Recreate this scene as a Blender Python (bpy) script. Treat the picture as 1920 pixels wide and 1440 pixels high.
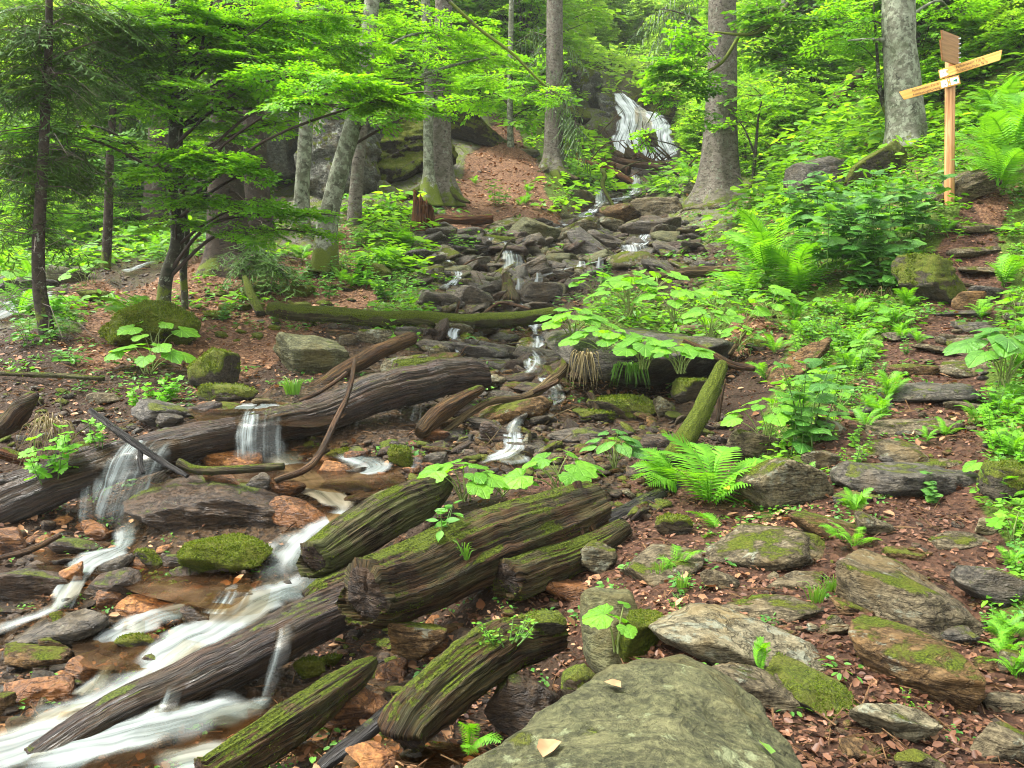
import bpy, math, random, sys
import numpy as np
from mathutils import Vector, Matrix
random.seed(7); RNG = np.random.default_rng(7)
for _o in list(bpy.data.objects): bpy.data.objects.remove(_o)
S = bpy.context.scene
COL = S.collection

HAZE = True
# ------------------------------------------------------------ camera, sky, sun, exposure
CAMZ, PITCH, FPX = 1.6, math.radians(-8), 1663.0
cd = bpy.data.cameras.new('camera'); cam = bpy.data.objects.new('camera', cd); COL.objects.link(cam)
cam.location = (0, 0, CAMZ); cam.rotation_euler = (math.radians(90) + PITCH, 0, 0)
cd.sensor_width = 36; cd.lens = 36 * FPX / 1920; cd.clip_start = .05; cd.clip_end = 1000
S.camera = cam
W = bpy.data.worlds.new('World'); S.world = W; W.use_nodes = True
wn = W.node_tree.nodes; wl = W.node_tree.links
SUN_EL, SUN_AZ = 60, 275       # degrees; azimuth from +Y clockwise
sky = wn.new('ShaderNodeTexSky'); sky.sky_type = 'NISHITA'; sky.sun_disc = False
sky.sun_elevation = math.radians(SUN_EL); sky.sun_rotation = math.radians(SUN_AZ)
sky.air_density = 1.0; sky.dust_density = 3.0; sky.ozone_density = 1.0
hs = wn.new('ShaderNodeHueSaturation'); hs.inputs['Saturation'].default_value = .08
bg = wn['Background']; bg.inputs['Strength'].default_value = .125
wl.new(sky.outputs[0], hs.inputs['Color']); wl.new(hs.outputs[0], bg.inputs['Color'])
sd = bpy.data.lights.new('sun', 'SUN'); sd.energy = 1.5; sd.angle = math.radians(12); sd.color = (1, .95, .86)
sun = bpy.data.objects.new('sun', sd); COL.objects.link(sun)
_e, _a = math.radians(SUN_EL), math.radians(SUN_AZ)
sun.rotation_euler = Vector((math.sin(_a)*math.cos(_e), math.cos(_a)*math.cos(_e), math.sin(_e))).to_track_quat('Z', 'Y').to_euler()
S.view_settings.view_transform = 'Standard'; S.view_settings.look = 'None'
S.view_settings.gamma = 1; S.view_settings.use_curve_mapping = False
S.view_settings.exposure = 2.75
S.render.engine = 'CYCLES'; S.cycles.filter_width = 1.0; S.cycles.use_denoising = True
S.cycles.max_bounces = 6; S.cycles.diffuse_bounces = 3; S.cycles.glossy_bounces = 2
S.cycles.transmission_bounces = 4; S.cycles.transparent_max_bounces = 12
S.cycles.caustics_reflective = False; S.cycles.caustics_refractive = False

# ------------------------------------------------------------ numeric helpers
def P(px, py, d):
    u = (px - 960) / FPX; v = (720 - py) / FPX
    dy = math.cos(PITCH) - v * math.sin(PITCH); dz = math.sin(PITCH) + v * math.cos(PITCH)
    return np.array([u * d / dy, d, CAMZ + dz * d / dy])
def _h(ix, iy, iz):
    n = (ix * 374761393 + iy * 668265263 + iz * 2147483647 + 1013904223) & 0xffffffff
    n = ((n ^ (n >> 13)) * 1274126177) & 0xffffffff
    n = ((n ^ (n >> 16)) * 2246822519) & 0xffffffff
    return ((n ^ (n >> 15)) & 0xffff) / 32767.5 - 1
def vnoise(p):
    p = np.asarray(p, float); i = np.floor(p).astype(np.int64); f = p - i
    f = f * f * f * (f * (f * 6 - 15) + 10)
    x, y, z = i[:, 0], i[:, 1], i[:, 2]; a, b, c = f[:, 0], f[:, 1], f[:, 2]
    def L(u, v, t): return u + (v - u) * t
    return L(L(L(_h(x, y, z), _h(x+1, y, z), a), L(_h(x, y+1, z), _h(x+1, y+1, z), a), b),
             L(L(_h(x, y, z+1), _h(x+1, y, z+1), a), L(_h(x, y+1, z+1), _h(x+1, y+1, z+1), a), b), c)
def fbm(p, o=4, g=.5, ridge=False):
    p = np.asarray(p, float); s = 0; a = 1; t = 0
    for k in range(o):
        n = vnoise(p * 2**k + 17.3 * k)
        if ridge: n = 1 - 2 * np.abs(n)
        s = s + a * n; t += a; a *= g
    return s / t

# ------------------------------------------------------------ terrain
# px, py of the photo's ground and its distance in metres, with the kind of ground
# l litter, p path mulch, m mud, s stream bed, g green, r mossy rock
CP = '''
1200 300 38 s;1190 335 33 s;1190 372 29 s;1090 405 25 s;1200 420 23.5 s;1000 480 19.5 s;1180 475 19.5 s;960 560 16 s;850 480 18.5 s;
1080 560 15.5 s;1000 640 12.5 s;880 640 12.2 s;1010 700 10.6 s;960 760 9.3 s;1080 780 8.8 s;960 850 7.7 s;800 800 8.6 s;800 900 7.0 s;1100 880 7.0 s;
700 700 10.4 s;620 740 9.4 s;500 775 8.4 s;560 760 8.9 s;350 800 8.0 s;500 868 7.6 s;620 870 7.5 s;720 890 7.1 s;600 950 6.7 s;640 975 6.5 s;
560 1055 5.9 s;480 1150 5.25 s;400 1200 5.0 s;250 1310 4.5 s;60 1400 4.1 s;300 1100 5.6 s;100 1240 4.85 s;
150 990 6.7 s;210 990 6.7 s;60 1010 6.5 m;150 1080 5.75 s;60 1170 5.2 s;-150 1150 5.3 s;-200 1400 4.0 s;
500 1350 4.3 s;250 1420 3.85 s;420 1430 3.75 s;640 1180 5.3 m;700 1300 4.4 s;620 1420 3.55 s;850 1150 5.0 m;820 1050 5.6 m;950 1120 4.75 m;760 1440 3.3 s;
900 1330 3.95 m;1000 1300 4.2 m;1000 1040 5.3 p;1150 1000 5.5 p;1050 930 6.3 p;1250 900 6.5 p;1250 980 5.6 p;1150 1100 4.7 p;
1200 1200 3.8 p;1200 1400 2.6 p;1500 1400 2.75 p;1600 1300 3.15 p;1750 1400 2.8 p;1750 1300 3.25 p;1600 1200 3.65 p;1450 1250 3.4 p;1830 1200 3.8 p;
1400 1100 4.35 p;1550 1070 4.55 p;1750 1050 4.6 p;1850 1020 4.75 p;1350 1050 4.8 p;1700 990 5.0 p;1550 1000 5.0 p;1600 940 5.5 p;1750 930 5.6 p;
1600 870 6.1 p;1800 850 6.2 p;1580 800 6.9 p;1800 780 7.1 p;1700 740 7.7 p;1780 690 8.4 p;1700 660 8.8 p;1800 620 9.5 p;1830 560 10.4 p;1830 500 11.2 p;
1820 440 12 p;1780 355 13 g;1850 380 12.6 l;1900 300 14 g;1910 450 11.6 g;1910 600 9.4 g;1910 700 8.0 g;1900 830 6.2 g;1900 920 5.4 g;1900 1150 3.95 g;1900 1250 3.5 p;1915 1000 4.8 g;
2050 900 5.2 g;2050 500 9.5 g;2100 1200 3.6 g;2200 300 12 g;
1280 760 8.8 s;1350 760 8.6 m;1200 722 10.6 m;1120 722 10.3 m;1300 726 10.5 m;1200 600 12.4 g;1120 590 12.4 g;1330 600 12.2 g;1400 700 9.4 m;1400 620 10.8 l;1350 560 12.4 g;1480 560 11.8 g;1380 820 7.6 m;1480 800 7.3 g;1450 900 6.3 g;1350 900 6.5 p;1520 720 8.6 g;1600 650 9.6 g;
1250 530 14.8 s;1350 500 16 s;1420 470 16.2 g;1550 480 13.2 g;1650 560 11 g;1620 430 13.4 g;1700 400 13.6 g;1330 440 20 r;1380 390 22.5 r;1300 400 22.5 r;1280 340 27 g;1420 400 19 g;
1500 350 19 g;1650 320 16.8 g;1700 290 17 g;1600 290 19.5 g;1450 300 25 g;1480 220 30 g;1350 250 34 g;1400 150 42 g;1600 180 27 g;1700 180 23 g;1650 50 38 g;1500 50 50 g;1850 200 17.5 g;1880 80 20 g;1800 60 25 g;1920 10 22 g;
1050 600 13.6 s;
750 600 13 g;850 590 13.2 s;650 560 14.2 l;740 500 16.5 g;680 640 11.8 s;520 640 11.6 l;560 690 10.6 m;450 740 9.6 m;430 690 10.4 l;480 600 12.8 l;380 620 12 l;450 540 14.2 l;380 520 14.8 l;600 520 15.6 l;
640 470 17.5 l;700 440 18.8 g;760 430 19.4 g;800 400 21 r;560 440 18.5 r;870 390 22 l;930 380 23.3 l;1000 385 23.6 l;1060 360 25.5 g;920 320 26.5 l;940 260 30 l;1000 320 27 l;1040 330 27.5 g;1100 340 29.5 g;
880 250 31 r;820 300 27 r;740 360 23 r;650 380 21.5 r;1020 270 32 g;1100 275 35 g;900 180 38 g;1000 200 38 g;1080 200 40 r;1060 120 46 g;1130 190 42 r;1250 190 44 g;1180 165 41.5 s;1150 100 55 g;1300 100 52 g;1100 30 68 g;1250 30 66 g;950 60 55 g;
300 640 11.2 l;250 600 12.6 l;300 560 13.6 l;180 560 13.8 l;200 660 10.8 l;330 720 9.7 m;200 720 9.6 m;60 700 9.9 m;60 640 11 m;100 600 12.3 g;250 760 8.9 m;100 800 8.4 m;60 860 7.8 m;0 780 8.6 m;
250 520 15.8 s;60 560 14.4 s;-40 610 12.6 s;20 500 17 g;150 480 18.5 g;300 470 18.5 g;50 430 23 g;250 420 24 g;450 450 18 r;530 430 20 r;
-150 700 10 m;-200 900 7.5 m;-300 600 14 g;-200 450 24 g;100 320 38 g;400 300 36 g;600 250 34 g;100 150 60 g;500 120 52 g;750 150 42 g;-300 250 40 g
'''
WP = [(0, 0, .0, 3), (-2, 0, -.45, 3), (2, 0, .15, 3), (-4, 1, -.9, 3), (4.5, 1, .9, 4), (7, 3, 1.9, 4), (-8, 3, -.6, 2), (0, -2.4, -.1, 3), (-6, -2, -1, 3), (6, -2, 1, 4),
      (60, 60, 36, 4), (45, 25, 22, 4), (80, 150, 75, 4), (0, 150, 55, 4), (-90, 150, 45, 4), (-60, 60, 14, 4), (-40, 25, 4, 4), (-35, 10, 1.5, 4), (30, 10, 12, 4), (20, 5, 7, 4), (-20, 5, 0.2, 4), (0, 100, 34, 4), (40, 100, 48, 4), (-40, 100, 26, 4)]
TYPES = 'lpmsgr'
_c = []
for t in CP.replace('\n', '').split(';'):
    q = t.split()
    if len(q) == 4:
        w = P(float(q[0]), float(q[1]), float(q[2]))
        _c.append((w[0], w[1], w[2], TYPES.index(q[3])))
_c += [(x, y, z, {3: 1, 4: 4, 2: 2}.get(k, k)) for x, y, z, k in WP]
CPT = np.array(_c)
def _U(r2): return np.where(r2 > 1e-12, r2 * np.log(r2 + 1e-12), 0)
# thin-plate fit in a log-depth chart so that near and far points weigh alike
def chart(x, y): return np.stack([x / (y + 3) * 3, np.log(y + 3)], -1)
_X = chart(CPT[:, 0], CPT[:, 1]); _n = len(_X)
_K = _U(((_X[:, None] - _X[None]) ** 2).sum(-1)) + np.eye(_n) * 2e-3
_Pm = np.concatenate([np.ones((_n, 1)), _X], 1)
_A = np.zeros((_n + 3, _n + 3)); _A[:_n, :_n] = _K; _A[:_n, _n:] = _Pm; _A[_n:, :_n] = _Pm.T
# fit elevation angle-like quantity (z - camera height)/(y + 3): varies gently over the chart
_sol = np.linalg.solve(_A, np.concatenate([(CPT[:, 2] - CAMZ) / (CPT[:, 1] + 3), np.zeros(3)]))
NA, NB = 420, 760
A0, A1, B0, B1 = -.98, .98, math.log(.5), math.log(153)
_ga = np.linspace(A0, A1, NA); _gb = np.linspace(B0, B1, NB)
GA, GB = np.meshgrid(_ga, _gb)                    # rows: b
GY = np.exp(GB) - 3; GX = GA * (GY + 3)
def _eval():
    out = np.zeros(GX.size); wt = np.zeros((GX.size, 6))
    Q = chart(GX.ravel(), GY.ravel())
    for k in range(0, len(Q), 20000):
        r2 = ((Q[k:k+20000, None] - _X[None]) ** 2).sum(-1)
        out[k:k+20000] = _U(r2) @ _sol[:_n] + _sol[_n] + Q[k:k+20000] @ _sol[_n+1:]
        w = 1 / (r2 + 2e-4) ** 2.2
        for j in range(6): wt[k:k+20000, j] = w[:, CPT[:, 3] == j].sum(1)
    return out * (GY.ravel() + 3) + CAMZ, wt / wt.sum(1, keepdims=True)
_z, GW = _eval()
_p3 = np.stack([GX.ravel(), GY.ravel(), np.zeros(GX.size)], 1)
_yy = np.clip(GY.ravel(), 2, 60)
_amp = np.array([.05, .035, .05, .06, .09, .14])
_a = GW @ _amp
_z = _z + fbm(_p3 * 1.1, 5, .55) * _a * np.clip(_yy / 8, .6, 4) + fbm(_p3 * 6 + 9, 3, .5, True) * _a * .35
GZ = _z.reshape(GX.shape); GW = GW.reshape(NB, NA, 6)
def _ix(x, y):
    x = np.asarray(x, float); y = np.asarray(y, float)
    a = (x / (y + 3) - A0) / (A1 - A0) * (NA - 1); b = (np.log(np.maximum(y + 3, .5)) - B0) / (B1 - B0) * (NB - 1)
    a = np.clip(a, 0, NA - 1.001); b = np.clip(b, 0, NB - 1.001)
    return a.astype(int), b.astype(int), a % 1, b % 1
def H(x, y):
    i, j, f, g = _ix(x, y)
    return (GZ[j, i]*(1-f) + GZ[j, i+1]*f)*(1-g) + (GZ[j+1, i]*(1-f) + GZ[j+1, i+1]*f)*g
def HW(x, y):
    i, j, f, g = _ix(x, y); return GW[j, i]
_T = np.exp(np.linspace(math.log(1.2), math.log(140), 2500))
def G(px, py):
    r = P(px, py, 1.0) - np.array([0, 0, CAMZ])
    p = r[None] * _T[:, None] + np.array([[0, 0, CAMZ]])
    hit = np.nonzero(p[:, 2] <= H(p[:, 0], p[:, 1]))[0]
    if len(hit) == 0: return P(px, py, 60)
    k = hit[0]; return np.array([p[k, 0], p[k, 1], float(H(p[k, 0], p[k, 1]))])

# ------------------------------------------------------------ mesh and object helpers
def tag(o, label=None, cat=None, group=None, kind=None):
    if label: o['label'] = label
    if cat: o['category'] = cat
    if group: o['group'] = group
    if kind: o['kind'] = kind
    return o
def mesh(name, V, F, mat, smooth=True, uv=None, rnd=None, attrs=None):
    """F: list of (m,k) index arrays"""
    V = np.asarray(V, np.float32); me = bpy.data.meshes.new(name)
    if not isinstance(F, list): F = [F]
    F = [np.asarray(f, np.int32) for f in F if len(f)]
    me.vertices.add(len(V)); me.vertices.foreach_set('co', V.ravel())
    li = np.concatenate([f.ravel() for f in F]); tot = np.concatenate([np.full(len(f), f.shape[1], np.int32) for f in F])
    st = np.concatenate([[0], np.cumsum(tot)[:-1]]).astype(np.int32)
    me.loops.add(len(li)); me.loops.foreach_set('vertex_index', li)
    me.polygons.add(len(tot)); me.polygons.foreach_set('loop_start', st); me.polygons.foreach_set('loop_total', tot)
    if uv is not None:
        l = me.uv_layers.new(name='UVMap'); l.data.foreach_set('uv', np.asarray(uv, np.float32)[li].ravel())
    if rnd is not None:
        a = me.attributes.new('rnd', 'FLOAT', 'POINT'); a.data.foreach_set('value', np.asarray(rnd, np.float32))
    for k, v in (attrs or {}).items():
        a = me.attributes.new(k, 'FLOAT', 'POINT'); a.data.foreach_set('value', np.asarray(v, np.float32))
    me.polygons.foreach_set('use_smooth', np.full(len(tot), bool(smooth)))
    me.update(); me.validate()
    for m in (mat if isinstance(mat, list) else [mat]): me.materials.append(m)
    return me
def link(name, me, parent=None, M=None):
    o = bpy.data.objects.new(name, me); COL.objects.link(o)
    if parent is not None: o.parent = parent
    if M is not None: o.matrix_local = M
    return o
def empty(name, loc):
    o = bpy.data.objects.new(name, None); COL.objects.link(o); o.location = Vector(loc); o.empty_display_size = .1
    return o
class MB:
    def __init__(s): s.V = []; s.F = []; s.U = []; s.R = []; s.n = 0
    def add(s, V, F, U=None, R=None):
        V = np.asarray(V, float)
        if len(V) == 0: return
        s.V.append(V); s.F.append(np.asarray(F) + s.n); s.n += len(V)
        s.U.append(np.zeros((len(V), 2)) if U is None else U)
        s.R.append(np.zeros(len(V)) if R is None else R)
    def mesh(s, name, mat, smooth=True, origin=None):
        V = np.concatenate(s.V)
        if origin is not None: V = V - np.asarray(origin)
        ks = sorted({f.shape[1] for f in s.F})
        F = [np.concatenate([f for f in s.F if f.shape[1] == k]) for k in ks]
        return mesh(name, V, F, mat, smooth, np.concatenate(s.U), np.concatenate(s.R))
def unit(v): v = np.asarray(v, float); return v / (np.linalg.norm(v, axis=-1, keepdims=True) + 1e-9)
def frames(D, up=None):
    """axes with X along D and Z near up"""
    D = unit(D); up = np.array([0, 0, 1.]) if up is None else up
    Yv = np.cross(np.broadcast_to(up, D.shape), D); bad = np.linalg.norm(Yv, axis=-1) < 1e-3
    Yv[bad] = [0, 1, 0]; Yv = unit(Yv); Z = np.cross(D, Yv)
    return D, Yv, Z
def stamp(tv, tf, pos, X, Y, Z, s, trnd=None, rs=None):
    """N transformed copies of a template -> V, F, R"""
    s = np.broadcast_to(np.asarray(s, float).reshape(-1, 1, 1) if np.ndim(s) else np.asarray(s, float), (len(pos), 1, 1))
    V = (tv[None, :, 0:1] * X[:, None] + tv[None, :, 1:2] * Y[:, None] + tv[None, :, 2:3] * Z[:, None]) * s + pos[:, None]
    F = tf[None] + (np.arange(len(pos)) * len(tv))[:, None, None]
    r = RNG.random(len(pos)) if rs is None else rs
    R = np.repeat(r[:, None], len(tv), 1)
    if trnd is not None: R = (R * .6 + trnd[None] * .4)
    return V.reshape(-1, 3), F.reshape(-1, tf.shape[1]), R.ravel()
def spline(pts, k=6):
    pts = np.asarray(pts, float); n = len(pts)
    if n < 3: return np.array([pts[0] + (pts[-1] - pts[0]) * t for t in np.linspace(0, 1, k + 1)])
    E = np.concatenate([[2*pts[0]-pts[1]], pts, [2*pts[-1]-pts[-2]]]); out = []
    for i in range(1, n):
        for t in np.linspace(0, 1, k, endpoint=False):
            a, b, c, d = E[i-1], E[i], E[i+1], E[i+2]
            out.append(.5 * (2*b + (c-a)*t + (2*a-5*b+4*c-d)*t*t + (3*b-a-3*c+d)*t**3))
    out.append(pts[-1]); return np.array(out)
def tube(pts, rad, seg=10, amp=0., long=6., fine=1., cap=True, seed=0, flare=0, ridge=True, flat=1.):
    pts = np.asarray(pts, float); n = len(pts); rad = np.broadcast_to(np.asarray(rad, float), (n,)).copy()
    if seg > 60:
        t0, t1 = unit(pts[1] - pts[0]), unit(pts[-1] - pts[-2]); e = rad.mean()
        pts = np.concatenate([[pts[0] - t0 * e * .10, pts[0] - t0 * e * .08, pts[0] - t0 * e * .04], pts, [pts[-1] + t1 * e * .04, pts[-1] + t1 * e * .08, pts[-1] + t1 * e * .10]])
        rad = np.concatenate([[rad[0] * .3, rad[0] * .65, rad[0] * .92], rad, [rad[-1] * .92, rad[-1] * .65, rad[-1] * .3]]); n += 6
    T = unit(np.gradient(pts, axis=0)); up = np.array([0, 0, 1.]) if abs(T[:, 2]).mean() < .75 else np.array([0, 1., 0])
    X = unit(np.cross(T, up)); Z = np.cross(X, T)
    th = np.linspace(0, 2*math.pi, seg, endpoint=False); L = np.concatenate([[0], np.cumsum(np.linalg.norm(np.diff(pts, axis=0), axis=1))])
    c, s = np.cos(th), np.sin(th); r0 = rad.mean() + 1e-6
    q = np.stack([np.tile(c, (n, 1)) * 1.0 + seed * 3.1, np.tile(s, (n, 1)) * 1.0 + seed, np.tile((L / r0 / long)[:, None], (1, seg))], -1).reshape(-1, 3)
    dr = np.zeros(n * seg)
    if amp: dr = amp * .8 * (fbm(q * np.array([2.0, 2.0, .8]) * fine, 3, .55, ridge) * .5 + fbm(q * np.array([.7, .7, 1.6]) + 5, 3) * .7 + (fbm(q * np.array([7., 7., .55]) * fine + 3, 4, .75, True) * .42 + np.round(fbm(q * np.array([1.6, 1.6, 2.2]) + 11, 2) * 3) / 3 * .35 if seg > 60 else 0))
    R = rad[:, None] * (1 + dr.reshape(n, seg))
    if flare: R *= 1 + flare * np.exp(-L / (r0 * 2.2))[:, None] * (1 + .55 * np.cos(th * 5 + seed)[None] + .3 * np.cos(th * 3 + 2 * seed)[None])
    V = pts[:, None] + X[:, None] * (c[None, :, None] * R[..., None]) + Z[:, None] * (s[None, :, None] * R[..., None] * flat)
    if seg > 60:
        en = fbm(np.stack([(c[None] * R / r0 * 3 + seed).ravel(), (s[None] * R / r0 * 3).ravel(), np.zeros(R.size)], 1), 4, .7, True).reshape(n, seg)
        for e0, sg in ((0, 1), (-1, -1)):
            V += (T[e0] * sg)[None, None] * (en[..., None] * .16 * r0 * np.exp(-(np.abs(L - L[e0]) / (r0 * .5)))[:, None, None])
    V = V.reshape(-1, 3)
    i = np.arange(n - 1)[:, None] * seg; j = np.arange(seg)[None]; j2 = (j + 1) % seg
    F = np.stack([i + j, i + j2, i + seg + j2, i + seg + j], -1).reshape(-1, 4)
    U = np.stack([np.tile(th / (2*math.pi) * (2 * math.pi * r0), (n, 1)), np.tile(L[:, None], (1, seg))], -1).reshape(-1, 2)
    if cap:
        m = len(V); V = np.concatenate([V, [pts[0] + T[0] * r0 * .12], [pts[-1] - T[-1] * r0 * .12]]); U = np.concatenate([U, [[0, 0], [0, L[-1]]]])
        jj = np.arange(seg); k2 = (jj + 1) % seg; e = (n - 1) * seg
        F = np.concatenate([F, np.stack([k2, jj, np.full(seg, m), np.full(seg, m)], -1)[:, :4], np.stack([e + jj, e + k2, np.full(seg, m + 1), np.full(seg, m + 1)], -1)])
        F3 = np.concatenate([np.stack([k2, jj, np.full(seg, m)], -1), np.stack([e + jj, e + k2, np.full(seg, m + 1)], -1)])
        return V, F[:-2*seg], U, F3
    return V, F, U, np.zeros((0, 3), int)
def tube_mb(mb, *a, **k):
    V, F, U, F3 = tube(*a, **k); n0 = mb.n; mb.add(V, F, U)
    if len(F3): mb.F.append(F3 + n0)

# ------------------------------------------------------------ materials
class NT:
    def __init__(s, name):
        s.m = bpy.data.materials.new(name); s.m.use_nodes = True; s.n = s.m.node_tree.nodes; s.l = s.m.node_tree.links
        s.n.clear(); s.out = s.n.new('ShaderNodeOutputMaterial')
    def new(s, t, **k):
        n = s.n.new(t)
        for a, v in k.items():
            if a.startswith('i_'): n.inputs[a[2:].replace('_', ' ')].default_value = v
            else: setattr(n, a, v)
        return n
    def lk(s, a, b): s.l.new(a, b)
    def noise(s, vec, scale, detail=5, rough=.55, dist=0.):
        n = s.new('ShaderNodeTexNoise'); n.inputs['Scale'].default_value = scale; n.inputs['Detail'].default_value = detail
        n.inputs['Roughness'].default_value = rough; n.inputs['Distortion'].default_value = dist
        if vec is not None: s.lk(vec, n.inputs['Vector'])
        return n.outputs['Fac']
    def ramp(s, fac, a, b, c0=0., c1=1.):
        n = s.new('ShaderNodeMapRange'); n.interpolation_type = 'SMOOTHSTEP'
        n.inputs['From Min'].default_value = a; n.inputs['From Max'].default_value = b
        n.inputs['To Min'].default_value = c0; n.inputs['To Max'].default_value = c1
        s.lk(fac, n.inputs['Value']); return n.outputs[0]
    def mix(s, f, a, b):
        n = s.new('ShaderNodeMix', data_type='RGBA')
        if hasattr(f, 'is_linked') or hasattr(f, 'links'): s.lk(f, n.inputs[0])
        else: n.inputs[0].default_value = f
        for v, k in ((a, 6), (b, 7)):
            if isinstance(v, tuple): n.inputs[k].default_value = v + (1,)
            else: s.lk(v, n.inputs[k])
        return n.outputs[2]
    def math(s, op, a, b=0., clamp=False):
        n = s.new('ShaderNodeMath', operation=op); n.use_clamp = clamp
        for v, k in ((a, 0), (b, 1)):
            if isinstance(v, (int, float)): n.inputs[k].default_value = v
            else: s.lk(v, n.inputs[k])
        return n.outputs[0]
    def map(s, vec, scale):
        n = s.new('ShaderNodeMapping'); n.inputs['Scale'].default_value = scale; s.lk(vec, n.inputs[0]); return n.outputs[0]
    def bump(s, h, strength, dist=.02, normal=None):
        n = s.new('ShaderNodeBump'); n.inputs['Strength'].default_value = strength; n.inputs['Distance'].default_value = dist
        s.lk(h, n.inputs['Height'])
        if normal is not None: s.lk(normal, n.inputs['Normal'])
        return n.outputs[0]
    def done(s, col, rough=.8, nrm=None, spec=.4):
        b = s.new('ShaderNodeBsdfPrincipled')
        if isinstance(col, tuple): b.inputs['Base Color'].default_value = col + (1,)
        else: s.lk(col, b.inputs['Base Color'])
        if isinstance(rough, (int, float)): b.inputs['Roughness'].default_value = rough
        else: s.lk(rough, b.inputs['Roughness'])
        b.inputs['Specular IOR Level'].default_value = spec
        if nrm is not None: s.lk(nrm, b.inputs['Normal'])
        s.lk(b.outputs[0], s.out.inputs[0]); return s.m
    def localpos(s, k=37.):
        tc = s.new('ShaderNodeTexCoord'); oi = s.new('ShaderNodeObjectInfo')
        v = s.new('ShaderNodeVectorMath', operation='SCALE'); v.inputs['Scale'].default_value = k
        c = s.new('ShaderNodeCombineXYZ')
        for i in range(3): s.lk(oi.outputs['Random'], c.inputs[i])
        s.lk(c.outputs[0], v.inputs[0])
        a = s.new('ShaderNodeVectorMath', operation='ADD'); s.lk(tc.outputs['Object'], a.inputs[0]); s.lk(v.outputs[0], a.inputs[1])
        return a.outputs[0], oi.outputs['Random']
    def upz(s):
        g = s.new('ShaderNodeNewGeometry'); x = s.new('ShaderNodeSeparateXYZ'); s.lk(g.outputs['Normal'], x.inputs[0]); return x.outputs[2]

MOSS_D, MOSS_L = (.020, .032, .004), (.12, .155, .010)
def rock_mat(name, c1, c2, lichen=.3, moss=0., wet=.3, strata=1., lcol=(.17, .18, .13), mossup=.5):
    t = NT(name); p, rnd = t.localpos(); z = t.upz()
    big = t.noise(p, 2.2, 6, .6, .6); med = t.noise(p, 9, 8, .68, .3); fine = t.noise(p, 45, 6, .7)
    st = t.noise(t.map(p, (2.5, 3.5, 17)), 2.4, 8, .65, .9)
    col = t.mix(t.ramp(med, .36, .64), c1, c2)
    col = t.mix(t.ramp(st, .40, .60, 0, .75), col, tuple(c * .45 for c in c1))
    col = t.mix(t.ramp(fine, .42, .72, 0, .5), col, tuple(min(1, c * 1.9) for c in c2))
    col = t.mix(t.ramp(fine, .46, .30, 0, .8), col, tuple(c * .3 for c in c1))
    col = t.mix(t.ramp(big, .5, .66, 0, .65), col, tuple(a * b for a, b in zip(c2, (.95, .8, .55))))
    if lichen:
        ln = t.noise(p, 7.5, 9, .74, .2)
        lm = t.math('MULTIPLY', t.ramp(ln, .66 - .16 * lichen, .72 - .16 * lichen), t.ramp(z, -.3, .5, .2, 1))
        col = t.mix(t.math('MULTIPLY', lm, .8), col, lcol)
    crk = t.noise(t.map(p, (2.2, 2.6, 7)), 2.1, 6, .6, .35); ckm = t.math('SUBTRACT', 1., t.math('MULTIPLY', t.math('ABSOLUTE', t.math('SUBTRACT', crk, .5)), 30.), True)
    col = t.mix(t.math('MULTIPLY', ckm, .22 if name == 'olive_boulder' else .5), col, tuple(c * .15 for c in c1))
    h = t.math('SUBTRACT', t.math('ADD', t.math('MULTIPLY', st, .9 * strata), t.math('ADD', t.math('MULTIPLY', med, .9), t.math('MULTIPLY', fine, .35))), t.math('MULTIPLY', ckm, .12 if name == 'olive_boulder' else .35))
    rough = t.ramp(t.noise(p, 12, 5, .65), .42, .62, max(.2, .85 - wet * .65), .96 - .5 * wet)
    nrm = t.bump(h, .9, .045)
    if moss:
        mn = t.math('ADD', t.math('MULTIPLY', t.noise(p, 3.2, 8, .68, .4), 2.3), t.math('MULTIPLY', z, mossup))
        mm = t.ramp(mn, 1.95 - moss, 2.12 - moss)
        mf = t.noise(p, 85, 4, .7); mc = t.mix(t.ramp(mf, .3, .7), MOSS_D, MOSS_L)
        mc = t.mix(t.ramp(t.noise(p, 7, 4), .4, .65, 0, .55), mc, (.115, .115, .018))
        col = t.mix(mm, col, mc)
        nrm = t.bump(t.math('MULTIPLY', t.math('ADD', mf, t.math('MULTIPLY', t.noise(p, 24, 3), 1.5)), mm), .9, .03, nrm)
        rr = t.new('ShaderNodeMix', data_type='FLOAT'); t.lk(mm, rr.inputs[0]); t.lk(rough, rr.inputs[2]); rr.inputs[3].default_value = .95
        rough = rr.outputs[0]
    return t.done(col, rough, nrm, .08 + .36 * wet)
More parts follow.
